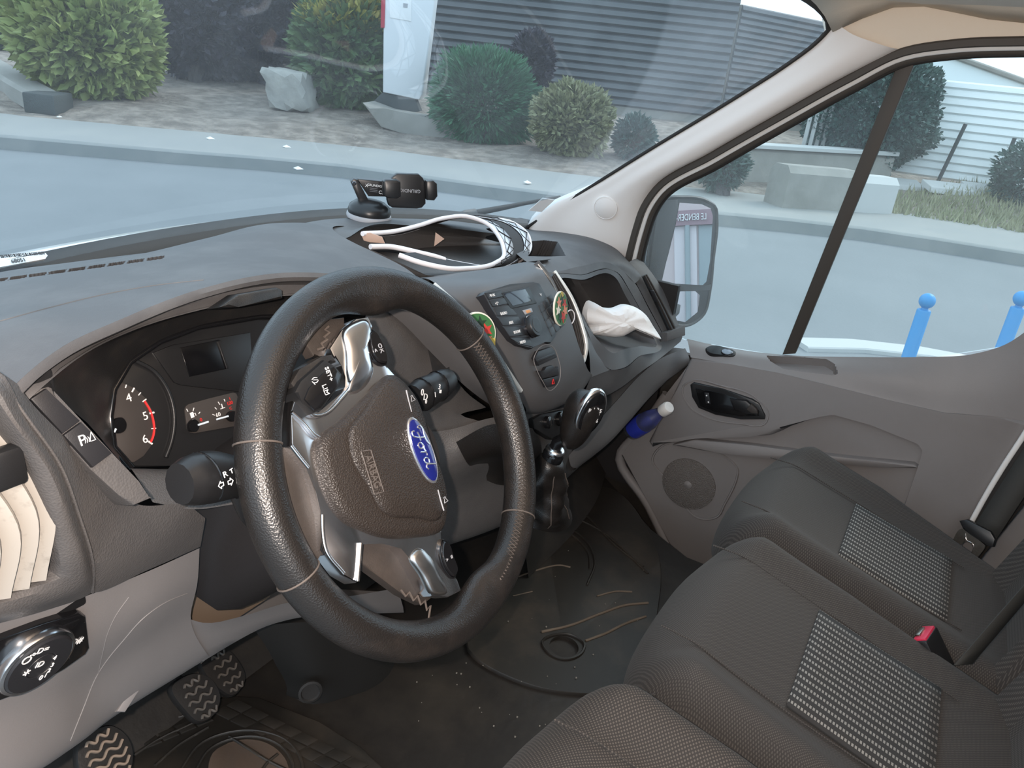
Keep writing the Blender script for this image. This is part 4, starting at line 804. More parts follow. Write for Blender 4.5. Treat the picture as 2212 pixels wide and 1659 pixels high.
# leather-look knee block under the stack (near the lever) with stitched edge
dpart('knee_block', patch([Yr((985, 955, 0.125), (1050, 920, 0.115), (1100, 915, 0.11), (1150, 925, 0.11)), Yr((1000, 985, 0.115), (1060, 960, 0.105), (1110, 960, 0.105), (1165, 950, 0.11)), Yr((1020, 1010, 0.14), (1075, 1000, 0.125), (1120, 1010, 0.125), (1170, 1000, 0.13)), Yr((1060, 1080, 0.17), (1090, 1075, 0.16), (1130, 1070, 0.155), (1175, 1050, 0.155))], 24, 16), 'leather')
sp_ = onsurf(tp, [(0, 694), (110, 664), (236, 634), (340, 616), (440, 605)], 0.0, 30)
if len(sp_) > 4: dpart('pad_crease', tube(sp_, 0.0009, 5), 'pad_plastic')
# core that closes the dash behind its skins
dpart('dash_core', abox(-0.84, 0.86, 0.42, 0.52, 0.98, 1.26), 'shroud_plastic')
dpart('end_closing_panel', abox(0.845, 0.865, 0.16, 0.56, 0.60, 1.20), 'shroud_plastic')
dpart('bulkhead_pad', abox(-0.84, 0.87, 0.62, 0.66, 0.55, 1.28), 'shroud_plastic')
# ================================================================== cabin shell
FZ = 0.60
def poly3(pts, z0, z1, bev=0.0): return plate(Fr((0, 0, 0), (1, 0, 0), (0, 1, 0)), pts, z0, z1, bev)
fl = mk('floor', poly3([(-0.80, 0.62), (-0.80, -1.05), (0.62, -1.05), (0.62, -0.30), (0.60, -0.06), (0.66, 0.06), (0.78, 0.19), (0.86, 0.28), (0.86, 0.62)], FZ - 0.06, FZ, 0.012), 'floor_rubber', kind='structure')
mk('step_well', abox(0.50, 0.95, -0.75, 0.30, 0.33, 0.38), 'floor_rubber', fl)
mk('step_riser', patch([[Ve((0.62, -1.0, FZ - 0.02)), Ve((0.62, -0.30, FZ - 0.02)), Ve((0.60, -0.06, FZ - 0.02)), Ve((0.66, 0.06, FZ - 0.02)), Ve((0.78, 0.19, FZ - 0.02)), Ve((0.86, 0.28, FZ - 0.02))], [Ve((0.62, -1.0, 0.36)), Ve((0.62, -0.30, 0.36)), Ve((0.60, -0.06, 0.36)), Ve((0.66, 0.06, 0.36)), Ve((0.78, 0.19, 0.36)), Ve((0.86, 0.28, 0.36))]], 30, 3), 'floor_rubber', fl)
xs_ = (-0.82, -0.4, 0, 0.4, 0.86)
mk('footwell_carpet', patch([[Ve((x, y, FZ + z)) for x in xs_] for y, z in ((0.46, 0.004), (0.52, 0.05), (0.57, 0.17), (0.60, 0.42))], 24, 14), 'floor_rubber', fl)
# carpeted bulge in the middle of the footwell and the side wall by the passenger step
mk('centre_bulge', patch([Yr((545, 1352, 0.36), (640, 1345, 0.31), (740, 1345, 0.29), (838, 1400, 0.27), (870, 1380, 0.34)), Yr((590, 1425, 0.37), (650, 1440, 0.32), (740, 1450, 0.29), (832, 1480, 0.265), (880, 1450, 0.34)), Yr((615, 1510, 0.38), (670, 1530, 0.33), (740, 1545, 0.295), (815, 1560, 0.265), (880, 1530, 0.33)), [Ve((-0.40, 0.40, FZ)), Ve((-0.36, 0.33, FZ)), Ve((-0.30, 0.26, FZ)), Ve((-0.20, 0.19, FZ)), Ve((-0.05, 0.30, FZ))]], 26, 18), 'bulge_carpet', fl)
bc = Y(668, 1478, 0.315)
mk('carpet_clip', lathe([(0.020, 0), (0.020, 0.004), (0.016, 0.005), (0.014, 0.002), (0, 0.0015)], bc + Ve((-.01, -.012, 0)), (-0.55, -0.8, 0.2), 24), 'black_rubber', fl, 40)
mk('kick_panel', patch([[Ve((0.84, 0.30, 1.0)), Ve((0.84, 0.42, 1.0)), Ve((0.84, 0.55, 1.0))], [Ve((0.85, 0.26, FZ)), Ve((0.85, 0.42, FZ)), Ve((0.85, 0.55, FZ))]], 6, 4), 'floor_rubber', fl)
mk('passenger_toe_board', patch([[Ve((x, y, z)) for x, y, z in ((0.32, 0.26, 0.86), (0.5, 0.34, 0.86), (0.7, 0.40, 0.86), (0.85, 0.42, 0.86))], [Ve((x, y, z)) for x, y, z in ((0.30, 0.24, 0.72), (0.5, 0.30, 0.72), (0.7, 0.345, 0.72), (0.86, 0.36, 0.72))], [Ve((x, y, z)) for x, y, z in ((0.28, 0.20, FZ + .01), (0.5, 0.20, FZ + .01), (0.68, 0.22, FZ + .01), (0.86, 0.27, FZ + .01))]], 20, 8), 'floor_rubber', fl)
mk('sill_panel', abox(0.872, 0.89, -0.75, 0.62, 0.30, 1.02), 'floor_rubber', fl)
mk('wall_back', abox(-0.86, 0.90, -1.12, -1.05, 0.5, 1.92), 'grey_plastic', kind='structure')
# ---- floor mats
def floor_pt(u, v, dz=0.0): return Z(u, v, FZ + dz)
dm = thing('driver_floor_mat', 'ribbed black rubber mat caked with mud under the pedals', 'floor mat', floor_pt(500, 1620))
dm_px = [(330, 1545), (420, 1520), (505, 1502), (560, 1505), (690, 1560), (780, 1612), (850, 1680), (700, 1800), (120, 1800), (170, 1660), (240, 1580)]
TOPF = Fr((0, 0, FZ), (1, 0, 0), (0, 1, 0))
mk('mat_sheet', plate(TOPF, TOPF.ls(dm_px, 0.010), 0.0, 0.010, 0.003), 'mat_rubber', dm, 40)
def rib(name, px, r, m, par, h=0.010, n=24): return mk(name, tube([TOPF.p(*TOPF.l(u, v, h), h + r * 0.3) for u, v in [(p.x, p.y) for p in crom([Ve((a, b, 0)) for a, b in px], n)]], r, 6), m, par, 60)
def tile_rows(a, b, d, n, nrow):
    for r in range(nrow):
        for k in range(n):
            q = []
            for t, w_ in ((k + 0.06, r + 0.06), (k + 0.94, r + 0.06), (k + 0.94, r + 0.94), (k + 0.06, r + 0.94)):
                q.append((a[0] + (b[0] - a[0]) * t / n + d[0] * w_, a[1] + (b[1] - a[1]) * t / n + d[1] * w_))
            mk('mat_tile', plate(TOPF, TOPF.ls(q, 0.012), 0.008, 0.0125, 0.0012), 'mat_rubber', dm, 40)
tile_rows((512, 1508), (800, 1652), (-27, 15), 8, 2)
tile_rows((448, 1538), (300, 1600), (16, 17), 4, 1)
for px in ([(390, 1665), (430, 1610), (500, 1582), (570, 1582), (625, 1605), (650, 1640), (655, 1680)], [(420, 1670), (450, 1622), (510, 1595), (565, 1594), (610, 1615), (632, 1650), (634, 1680)],
           [(290, 1632), (340, 1600), (420, 1562)], [(335, 1655), (380, 1615), (450, 1572)], [(300, 1585), (360, 1560), (420, 1540)], [(495, 1592), (540, 1620), (580, 1645), (620, 1665)], [(600, 1630), (575, 1652), (560, 1675)]):
    rib('mat_rib', px, 0.0030, 'mat_rubber', dm)
mk('mud_patch', plate(TOPF, TOPF.ls([(450, 1660), (460, 1625), (510, 1600), (560, 1600), (605, 1625), (625, 1665), (600, 1720), (480, 1720)], 0.011), 0.009, 0.0112, 0.001, rnds=40), 'mud', dm, 40)
pm = thing('passenger_floor_mat', 'worn black rubber mat with round rib pattern before the bench', 'floor mat', floor_pt(1250, 1300))
hr = [TOPF.l(u, v, 0.010) for u, v in ((1172, 1385), (1195, 1372), (1235, 1372), (1262, 1390), (1255, 1412), (1222, 1424), (1188, 1412))]
hcx = Ve((sum(p[0] for p in hr) / 7, sum(p[1] for p in hr) / 7, 0)); hR = min((Ve((*p, 0)) - hcx).length for p in hr) * 0.85
mo = crom([Ve((a, b, 0)) for a, b in TOPF.ls([(1010, 1400), (1060, 1290), (1150, 1130), (1230, 1060), (1300, 1050), (1420, 1190), (1420, 1330), (1380, 1480), (1150, 1480)], 0.008)], 90, True)
mi = [hcx + (p - hcx).normalized() * hR for p in mo]
mk('mat_sheet', rings([[TOPF.p(p.x, p.y, h) for p in r] for r, h in ((mo, 0.0), (mo, 0.006), ([hcx + (p - hcx) * 0.99 for p in mo], 0.008), (mi, 0.008), (mi, 0.0))], False, False), 'mat_rubber', pm, 40)
for px in ([(1120, 1130), (1180, 1128), (1230, 1142), (1270, 1175), (1285, 1215), (1268, 1265)], [(1110, 1140), (1190, 1137), (1240, 1160), (1272, 1200), (1274, 1230)], [(1256, 1096), (1236, 1124), (1200, 1172), (1190, 1185)], [(1190, 1112), (1240, 1120), (1290, 1143), (1400, 1240)], [(1225, 1080), (1270, 1118), (1330, 1180), (1390, 1225)], [(1160, 1170), (1190, 1135), (1225, 1085)]):
    rib('mat_rib', px, 0.0030, 'mat_rubber', pm, 0.008)
for px, r in (([(1110, 1250), (1160, 1232), (1215, 1222), (1232, 1226)], 0.0022), ([(1170, 1366), (1230, 1352), (1300, 1325), (1350, 1308), (1400, 1303)], 0.0030), ([(1265, 1385), (1310, 1368), (1350, 1348), (1395, 1332)], 0.0028), ([(1290, 1288), (1330, 1278), (1365, 1279)], 0.0022), ([(1108, 1288), (1150, 1278)], 0.0015)):
    rib('scuffed_rib', px, r, 'scuff', pm, 0.008)
mk('mat_eyelet', frame_bar(TOPF, hr, 0.006, 0.008, 0.012, n=36), 'mat_rubber', pm, 60)
cr = []
for k in range(70):
    u, v = rnd.uniform(880, 1400), rnd.uniform(1180, 1620)
    if u < 1000 and v < 1450: continue
    p = floor_pt(u, v, 0.009 if u > 1040 and v < 1480 else 0.0); s = rnd.uniform(0.0005, 0.0013)
    cr.append(box(p + Ve((0, 0, s * 0.6)), (s, s * .3, 0), (-s * .3, s, 0), (0, 0, s * 0.7)))
mk('floor_crumbs', join(*cr), 'crumb', kind='stuff', label='scattered pale crumbs and grit on the dirty cab floor', cat='crumbs', smooth=None)
# ---- pedals
def pedal(name, label, px, y0, wav, arm, wear):
    cu, cv = sum(p[0] for p in px) / len(px), sum(p[1] for p in px) / len(px)
    f = Fr(Y(cu, cv, y0), (1, 0, 0), (0, 0.70, 0.714))
    t = thing(name, label, 'pedal', f.p(0, -0.04))
    P = f.ls(px)
    mk('pedal_pad', pillow(f, P, [(0.92, -0.016), (1.0, -0.010), (1.0, 0.0), (0.95, 0.005), (0.6, 0.006)], 40), 'pedal_rubber', t, 40)
    c = Ve((sum(p[0] for p in P) / len(P), sum(p[1] for p in P) / len(P)))
    w_ = (max(p[0] for p in P) - min(p[0] for p in P)) * 0.36; h_ = (max(p[1] for p in P) - min(p[1] for p in P)) * 0.36
    for k in range(wav):
        b0 = -h_ + 2 * h_ * k / (wav - 1); s = math.sqrt(max(0.2, 1 - (b0 / (h_ * 1.35)) ** 2))
        mk('grip_ridge', tube([f.p(c.x + w_ * s * q / 24, c.y + b0 + 0.0032 * math.sin(q * 0.29 + 0.4), 0.0068) for q in range(-24, 25)], 0.0023, 6), wear, t, 60)
    mk('pedal_arm', tube(crom([f.p(c.x, c.y + 0.01, -0.014), f.p(c.x, c.y + 0.05, -0.03), Ve((f.o.x + arm, 0.47, 1.0))], 12), 0.009, 8, flat=0.6), 'black_satin', t, 60)
pedal('clutch_pedal', 'clutch pedal with worn tan wavy grips, beside the grey panel', [(165, 1660), (168, 1605), (238, 1566), (275, 1592), (287, 1640), (270, 1690), (210, 1710)], 0.385, 6, 0.0, 'pedal_wear')
pedal('brake_pedal', 'black brake pedal with wavy grips between two pedals', [(366, 1485), (425, 1454), (457, 1469), (475, 1512), (462, 1545), (429, 1562), (395, 1535)], 0.385, 5, -0.0, 'pedal_grip')
pedal('accelerator_pedal', 'black accelerator pedal against the footwell carpet', [(430, 1420), (483, 1400), (514, 1428), (529, 1470), (502, 1505), (470, 1490)], 0.43, 5, 0.03, 'pedal_grip')
# ================================================================== seats
def cushion(x0, x1, yf, yb, zf, zb, zbase, bol, nx=36, ny=40, narrow=0.0):
    """seat cushion: cross bolsters, rolled front, tilting down to the back"""
    V = []; xc, hw = (x0 + x1) / 2, (x1 - x0) / 2; F = []
    prof = [(-1.0, -1.0)]
    for j in range(ny + 1):
        t = j / ny
        for i in range(nx + 1):
            s = -1 + 2 * i / nx; e = abs(s)
            # side roll
            sx = xc + hw * math.copysign(min(e, 1.0), s)
            side = 0.0 if e < 0.72 else ((e - 0.72) / 0.28)
            if t < 0.34:   # rolled front
                a = t / 0.34 * math.pi / 2; y = yf - 0.10 + 0.10 * math.cos(a); zt = zf - 0.13 * (1 - math.sin(a))
                corner = (1 - t / 0.34)
                y -= 0.05 * (e ** 4) * corner; y -= 0.035 * e ** 3
            else:
                q = (t - 0.34) / 0.66; y = (yf - 0.10) + (yb - yf + 0.10) * q - 0.035 * e ** 3 * (1 - q); zt = zf + (zb - zf) * q ** 0.9
            back = max(0.0, (t - 0.55) / 0.45); hump = bol * math.exp(-((e - 0.80) / 0.14) ** 2) * min(1, t * 3) * (1 - 0.85 * back)
            if s > 0 and narrow: sx -= narrow * back * e ** 2
            drop = 0.0 if e < 0.86 else -((e - 0.86) / 0.14) ** 2 * 0.075
            V.append(Ve((sx, y, zt + hump + drop)))
    n = nx + 1
    for j in range(ny):
        for i in range(nx): F.append((j * n + i, j * n + i + 1, (j + 1) * n + i + 1, (j + 1) * n + i))
    # skirt
    per = list(range(n)) + [j * n + nx for j in range(1, ny + 1)] + [ny * n + i for i in range(nx - 1, -1, -1)] + [j * n for j in range(ny - 1, 0, -1)]
    k = len(V)
    for i in per: p = V[i]; V.append(Ve((xc + (p.x - xc) * 0.97, p.y + (0.02 if p.y < yb + 0.05 else -0.02), zbase)))
    m = len(per)
    for i in range(m): F.append((per[i], k + i, k + (i + 1) % m, per[(i + 1) % m]))
    return V, F
def cush_z(y, yf, yb, zf, zb):
    q = max(0.0, ((yf - 0.10) - y) / (yf - 0.10 - yb)); return zf + (zb - zf) * q ** 0.9
def insert(x0, x1, y0, y1, yf, yb, zf, zb, lift=0.004, slant=0.0):
    rows = []
    for j in range(10):
        y = y0 + (y1 - y0) * j / 9
        rows.append([Ve((x0 + (x1 - x0) * i / 8 - slant * 0, y, cush_z(y, yf, yb, zf, zb) + lift)) for i in range(9)])
    V = [p for r in rows for p in r]; F = [(j * 9 + i, (j + 1) * 9 + i, (j + 1) * 9 + i + 1, j * 9 + i + 1) for j in range(9) for i in range(8)]
    return V, F
def backrest(x0, x1, yb, z0, z1, lean=0.16, th=0.11, bol=0.03):
    V = []; F = []; nx, nz = 20, 20; xc, hw = (x0 + x1) / 2, (x1 - x0) / 2
    for side in (1, 0):
        for j in range(nz + 1):
            t = j / nz; z = z0 + (z1 - z0) * t; taper = 1 - 0.12 * t ** 3
            for i in range(nx + 1):
                s = -1 + 2 * i / nx; e = abs(s)
                y = yb - lean * t - (0 if side else th * (1 - 0.5 * e ** 4))
                if side: y += bol * math.exp(-((e - 0.82) / 0.15) ** 2) * (1 - t * 0.5) - 0.05 * max(0, (e - 0.86) / 0.14) ** 2 - 0.03 * max(0, (t - 0.85) / 0.15) ** 2
                V.append(Ve((xc + hw * s * taper, y, z)))
    n = nx + 1; m = n * (nz + 1)
    for b in (0, m):
        for j in range(nz):
            for i in range(nx):
                q = (b + j * n + i, b + j * n + i + 1, b + (j + 1) * n + i + 1, b + (j + 1) * n + i); F.append(q if b == 0 else q[::-1])
    per = list(range(n)) + [j * n + nx for j in range(1, nz + 1)] + [nz * n + i for i in range(nx - 1, -1, -1)] + [j * n for j in range(nz - 1, 0, -1)]
    for i in range(len(per)): a, b = per[i], per[(i + 1) % len(per)]; F.append((a, m + a, m + b, b))
    return V, F
SY, SB, SZF, SZB = -0.155, -0.73, 0.955, 0.830
bench = thing('bench_seat', 'dark grey double passenger bench with striped cloth inserts', 'bench seat', (0.22, -0.40, FZ))
for (x0, x1, ix0, ix1) in ((-0.215, 0.235, -0.105, 0.135), (0.235, 0.675, 0.325, 0.545)):
    c_ = mk('seat_cushion', cushion(x0, x1, SY, SB, SZF, SZB, FZ + 0.17, 0.022, narrow=0.07 if x0 > 0.1 else 0.0), 'seat_cloth', bench, 60)
    mk('striped_insert', insert(ix0, ix1, -0.385, -0.575, SY, SB, SZF, SZB, 0.007), 'seat_stripes', c_, 60, solid=0.004)
    for xs in (ix0 - 0.004, ix1 + 0.004):
        mk('cushion_seam', tube([Ve((xs + 0.006 * math.sin(k / 14 * 3) * (1 if xs > (x0 + x1) / 2 else -1), -0.20 - 0.40 * k / 19, cush_z(-0.20 - 0.40 * k / 19, SY, SB, SZF, SZB) + 0.0045)) for k in range(20)], 0.0014, 5), 'seat_cloth', c_, 60)
    mk('backrest', backrest(x0, x1 - (0.05 if x0 > 0.1 else 0), -0.665, 0.80, 1.45), 'seat_cloth', bench, 60)
    mk('back_insert', backrest(ix0, ix1, -0.660 - 0.022, 0.92, 1.38, 0.115, 0.02, 0.0), 'back_stripes', bench, 60)
mk('piping', tube(crom([Ve((-0.205, -0.235, 0.93)), Ve((-0.21, -0.21, 0.905)), Ve((-0.212, -0.23, 0.87)), Ve((-0.214, -0.35, 0.89)), Ve((-0.216, -0.55, 0.86))], 24), 0.002, 6), 'seat_cloth', bench, 60)
mk('bench_base', abox(-0.18, 0.62, -0.62, -0.26, FZ, FZ + 0.20, 0.02), 'black_satin', bench)
ds = thing('driver_seat', 'brown-grey cloth driver seat cushion beneath the steering wheel', 'car seat', (-0.46, -0.40, FZ))
mk('seat_cushion', cushion(-0.715, -0.235, -0.105, -0.62, 0.965, 0.90, FZ + 0.17, 0.030), 'seat_side_cloth', ds, 60)
mk('cushion_seam', tube([Ve((-0.36 + 0.02 * math.sin(k / 19 * 1.5), -0.16 - 0.42 * k / 19, cush_z(-0.16 - 0.42 * k / 19, -0.105, -0.62, 0.965, 0.90) + 0.006)) for k in range(20)], 0.0016, 5), 'seat_side_cloth', ds, 60)
mk('seat_base', abox(-0.68, -0.28, -0.60, -0.22, FZ, FZ + 0.20, 0.02), 'black_satin', ds)
mk('backrest', backrest(-0.715, -0.235, -0.66, 0.87, 1.50), 'seat_side_cloth', ds, 60)
# buckles and belts
bk = thing('belt_buckle', 'black seat belt buckle with red release button between bench seats', 'belt buckle', Z(2010, 1400, 0.86))
o_ = Z(1998, 1372, 0.895); BF = Fr(o_, (0.86, -0.2, 0.05), (0.2, 0.6, 0.75))
mk('buckle_body', box(o_ - BF.y * 0.034, BF.x * 0.026, BF.y * 0.036, BF.n * 0.012, 0.004), 'black_satin', bk, 40)
mk('release_button', box(o_ + BF.y * 0.001, BF.x * 0.022, BF.y * 0.004, BF.n * 0.010, 0.0015), 'red_button', bk, 40)
mk('latch_plate', box(o_ + BF.y * 0.005 - BF.n * 0.005, BF.x * 0.013, BF.y * 0.003, BF.n * 0.004, 0.001), 'steel', bk, 40)
# passenger belt with tongue
sb = thing('seat_belt', 'dark seat belt with steel tongue hanging beside the door pillar', 'seat belt', X(2095, 1180, 0.74))
b0, b1 = X(2126, 1154, 0.74), X(2345, 815, 0.80); wv = (X(2153, 1168, 0.73) - X(2099, 1140, 0.75)) * 0.5
nb = (b1 - b0).normalized()
mk('webbing', patch([[b0 + (b1 - b0) * (k / 7) - wv * 0.92 for k in range(8)], [b0 + (b1 - b0) * (k / 7) + wv * 0.92 for k in range(8)]], 12, 3), 'webbing', sb, solid=0.002)
TF_ = Fr(X(2095, 1180, 0.735), wv, nb)
mk('tongue_grip', plate(TF_, TF_.ls([(2072, 1125), (2088, 1122), (2140, 1148), (2150, 1165), (2145, 1182), (2128, 1178), (2098, 1152), (2080, 1142)], 0.006), -0.006, 0.008, 0.003), 'black_satin', sb, 40)
to_ = crom([Ve((a, b, 0)) for a, b in TF_.ls([(2078, 1142), (2096, 1152), (2128, 1178), (2118, 1196), (2098, 1212), (2075, 1204), (2052, 1190), (2060, 1165)], 0.0)], 48, True)
tw_ = [Ve((a, b, 0)) for a, b in TF_.ls([(2090, 1168), (2103, 1174), (2092, 1198), (2073, 1190)], 0.0)]; tcw = sum(tw_, Ve()) / 4; trw = min((p - tcw).length for p in tw_) * 0.8
ti_ = [tcw + (p - tcw).normalized() * trw for p in to_]
mk('tongue_blade', rings([[TF_.p(p.x, p.y, h) for p in r] for r, h in ((ti_, -0.003), (to_, -0.003), (to_, 0.0025), (ti_, 0.0025), (ti_, -0.003))], False, False), 'steel', sb, 40)
mk('tongue_edge', frame_bar(TF_, TF_.ls([(2086, 1152), (2088, 1166), (2102, 1174), (2090, 1200), (2070, 1190), (2084, 1168)], 0.003), 0.0014, 0.003, 0.004, n=24), 'chrome', sb, 60)
lb = thing('lap_belt', 'dark lap belt webbing drawn tight across the bench corner', 'seat belt', Z(2150, 1400, 0.9))
la, lb_ = Z(2075, 1440, 0.90), Z(2290, 1190, 0.98)
mk('webbing', patch([[la + (lb_ - la) * (k / 7) + Ve((-.018, 0.012, .01)) for k in range(8)], [la + (lb_ - la) * (k / 7) + Ve((.018, -.014, .0)) for k in range(8)]], 10, 3), 'webbing', lb, solid=0.002)
# ================================================================== passenger door
d1 = thing('door_1', 'grey passenger door panel with dark grab handle, speaker and window', 'door', (0.86, -0.2, 0.40), kind='structure')
DF = Fr((0.825, 0.0, 0.80), (0, -1, 0), (0, 0, 1))
def UPP(u, v, dx=0.0):    # plane of the glazing, leaning in toward the roof
    return onplane(u, v, (0.875 + dx, 0, 1.08), Ve((1, 0, 0.20)))
base_px = [(1500, 770), (1440, 850), (1340, 982), (1400, 1085), (1470, 1225), (1560, 1330), (1800, 1420), (2090, 1350), (2110, 1130), (2212, 960), (2260, 880), (2140, 905), (1900, 858), (1700, 808)]
mk('door_skin', plate(DF, DF.ls(base_px, 0.0), -0.03, 0.0, 0.006), 'door_plastic', d1, 40)
up_px = [(1492, 772), (1580, 787), (1680, 805), (1800, 835), (1920, 865), (2040, 892), (2150, 912), (2235, 905), (2216, 950), (2160, 1040), (2100, 1125), (2050, 1210), (1985, 1180), (1942, 1130), (1955, 1090), (2003, 990), (2006, 970), (1990, 950),
         (1880, 918), (1800, 896), (1768, 890), (1745, 896), (1690, 932), (1665, 942), (1620, 944), (1500, 938), (1450, 946), (1408, 968), (1400, 955), (1440, 880)]
mk('door_moulding', plate(DF, DF.ls(up_px, 0.022), 0.0, 0.022, 0.012, segs=3), 'door_plastic', d1, 50)
mk('pocket_ledge', plate(DF, DF.ls([(1452, 962), (1500, 950), (1620, 962), (1800, 986), (1975, 1004), (1985, 1012), (1900, 1010), (1700, 994), (1560, 980)], 0.020), 0.0, 0.020, 0.007, segs=3), 'door_plastic', d1, 50)
mk('panel_line', tube([DF.p(*DF.l(u, v, 0.0), 0.0005) for u, v in ((2004, 985), (1985, 1035), (1960, 1085), (1942, 1130))], 0.002, 6), 'door_plastic', d1, 60)
dl0 = [UPP(u, v, -0.012) for u, v in ((1484, 732), (1560, 749), (1700, 767), (1850, 771), (1990, 771), (2100, 765), (2165, 747), (2250, 690))]
dl1 = [DF.p(*DF.l(u, v, 0.02), 0.02) for u, v in ((1492, 772), (1580, 787), (1680, 805), (1800, 835), (1920, 865), (2040, 892), (2150, 912), (2250, 905))]
mid = [a.lerp(b, 0.5) + Ve((-0.006, 0, 0.008 if i < 5 else -0.012)) for i, (a, b) in enumerate(zip(dl0, dl1))]
tray_px = [(1655, 768), (1664, 780), (1692, 797), (1740, 804), (1800, 811), (1811, 807), (1803, 786), (1786, 776), (1740, 772)]
led_vf, tray_vf = recess(patch([dl0, mid, dl1], 260, 70), [tray_px], (0.012, 0, -0.022))
wlo = mk('window_ledge', led_vf, 'door_plastic', d1, 60)
# ledge tray, window switch
def ledge_pt(u, v, x): return X(u, v, x)
WSF = hitframe(wlo, (1530, 752), (1585, 758), (1558, 770), 0.001)
lt = mk('ledge_tray', tray_vf[0], 'door_plastic', d1, None)
wsw = mk('window_switch', plate(WSF, WSF.ls([(1524, 752), (1532, 747), (1572, 752), (1590, 760), (1588, 767), (1560, 766), (1530, 760)], 0.006), -0.01, 0.006, 0.002, rnds=30), 'black_satin', d1, 40)
mk('switch_rocker', plate(WSF, WSF.ls([(1558, 755), (1572, 754), (1584, 761), (1578, 765), (1562, 763)], 0.010), 0.004, 0.010, 0.002, rnds=20), 'dark_chrome', wsw, 40)
# grab handle
hp = [(1490, 832), (1498, 826), (1560, 840), (1625, 862), (1640, 872), (1653, 898), (1652, 907), (1600, 906), (1545, 897), (1508, 882), (1494, 858)]
hd = mk('handle_bezel', plate(DF, DF.ls(hp, 0.026), 0.01, 0.026, 0.004), 'black_satin', d1, 40)
mk('bezel_flare', frame_bar(DF, DF.ls([(1476, 834), (1490, 824), (1560, 834), (1630, 858), (1660, 895), (1655, 912), (1590, 914), (1530, 902), (1490, 878)], 0.022), 0.006, 0.018, 0.024, n=60), 'door_plastic', d1, 60)
mk('handle_well', plate(DF, DF.ls([(1502, 838), (1560, 850), (1618, 870), (1640, 898), (1600, 899), (1545, 890), (1512, 877)], 0.0275), 0.02, 0.0275, 0.0008), 'black_gloss', hd, 40)
mk('door_lever', plate(DF, DF.ls([(1575, 862), (1612, 866), (1638, 890), (1636, 900), (1612, 893), (1585, 888)], 0.036), 0.02, 0.036, 0.005), 'black_satin', hd, 40)
mk('lever_tip', plate(DF, DF.ls([(1612, 884), (1622, 873), (1634, 884), (1637, 894), (1622, 893)], 0.038), 0.03, 0.038, 0.002), 'gauge_face', hd, 40)
mk('lock_rocker', plate(DF, DF.ls([(1521, 848), (1531, 849), (1535, 874), (1524, 872)], 0.030), 0.02, 0.030, 0.002), 'button_black', hd, 40)
for u, v in ((1526, 855), (1530, 869)):
    a, b = DF.l(u, v, 0.031); mk('lock_mark', lathe([(0.0022, 0), (0.0016, 0.0006), (0, 0.0006)], DF.p(a, b, 0.030), DF.n, 10), 'print_white', hd, None)
# speaker
mk('speaker_surround', frame_bar(DF, DF.ls([(1410, 988), (1418, 974), (1442, 958), (1500, 968), (1562, 984), (1594, 1018), (1592, 1030), (1565, 1090), (1550, 1116), (1530, 1122), (1506, 1118), (1460, 1055)], 0.003), 0.006, 0.0, 0.004, n=90), 'door_plastic', d1, 60)
sa, sb_ = DF.l(1486, 1047, 0.006)
sg = mk('speaker_grille', lathe([(0.074, 0.0), (0.074, 0.004), (0.070, 0.006), (0.02, 0.0075), (0.0, 0.008)], DF.p(sa, sb_, 0.0), DF.n, 40), 'speaker_mesh', d1, 50)
mk('speaker_dome', lathe([(0.012, 0.0), (0.009, 0.003), (0, 0.004)], DF.p(sa, sb_, 0.0065), DF.n, 20), 'door_plastic', sg, 60)
mk('door_front_return', tube(crom([DF.p(*DF.l(u, v, -0.01), -0.012) for u, v in ((1440, 852), (1385, 930), (1338, 985), (1398, 1088), (1468, 1225), (1530, 1310))], 30), 0.014, 8), 'door_plastic', d1, 60)
# glazing frame: brown seal, white painted edge, dark channel
wl = [(1366, 570), (1371, 548), (1385, 495), (1400, 452), (1422, 418), (1547, 341), (1694, 257), (1840, 176), (1951, 121), (2061, 103), (2212, 97), (2330, 96)]
def off_px(pts, d):
    out = []
    for i, p in enumerate(pts):
        a, b = Ve(pts[max(i - 1, 0)]), Ve(pts[min(i + 1, len(pts) - 1)]); t = (b - a).normalized(); out.append((p[0] - t.y * d, p[1] + t.x * d))
    return out
UN = Ve((-1, 0, -0.20))
mk('trim_1', strip(crom([UPP(*p, -0.030) for p in off_px(wl, -9)], 60), UN, 0.016, 0.012), 'brown_seal', kind='structure', label='brown rubber seal round the passenger door opening', cat='seal')
mk('door_white_edge', strip(crom([UPP(*p, -0.020) for p in wl], 60), UN, 0.016, 0.010), 'white_paint', d1, 60)
mk('window_channel', strip(crom([UPP(*p, -0.006) for p in off_px(wl, 10)], 60), UN, 0.017, 0.014), 'brown_seal', d1, 60)
mk('window_gasket', strip(crom([UPP(*p, 0.004) for p in off_px(wl, 19)], 60), UN, 0.010, 0.012), 'black_rubber', d1, 60)
mk('window_divider', plate(Fr(UPP(1830, 450), (0, -1, 0), (-0.2, 0, 1)), Fr(UPP(1830, 450), (0, -1, 0), (-0.2, 0, 1)).ls([(1933, 152), (1976, 136), (1718, 764), (1690, 766)], 0.006), -0.012, 0.008, 0.003), 'brown_seal', d1, 40)
gp_ = [(1392, 700), (1388, 600), (1405, 480), (1432, 420), (1620, 316), (1770, 232), (1936, 147), (2060, 118), (2212, 112), (2330, 111), (2330, 700), (2165, 750), (2000, 775), (1700, 772), (1484, 736)]
GF = Fr(UPP(1830, 450, 0.004), (0, -1, 0), (-0.2, 0, 1))
mk('window_pane', plate(GF, GF.ls(gp_, 0), -0.004, 0.0), 'side_glass', d1, None)
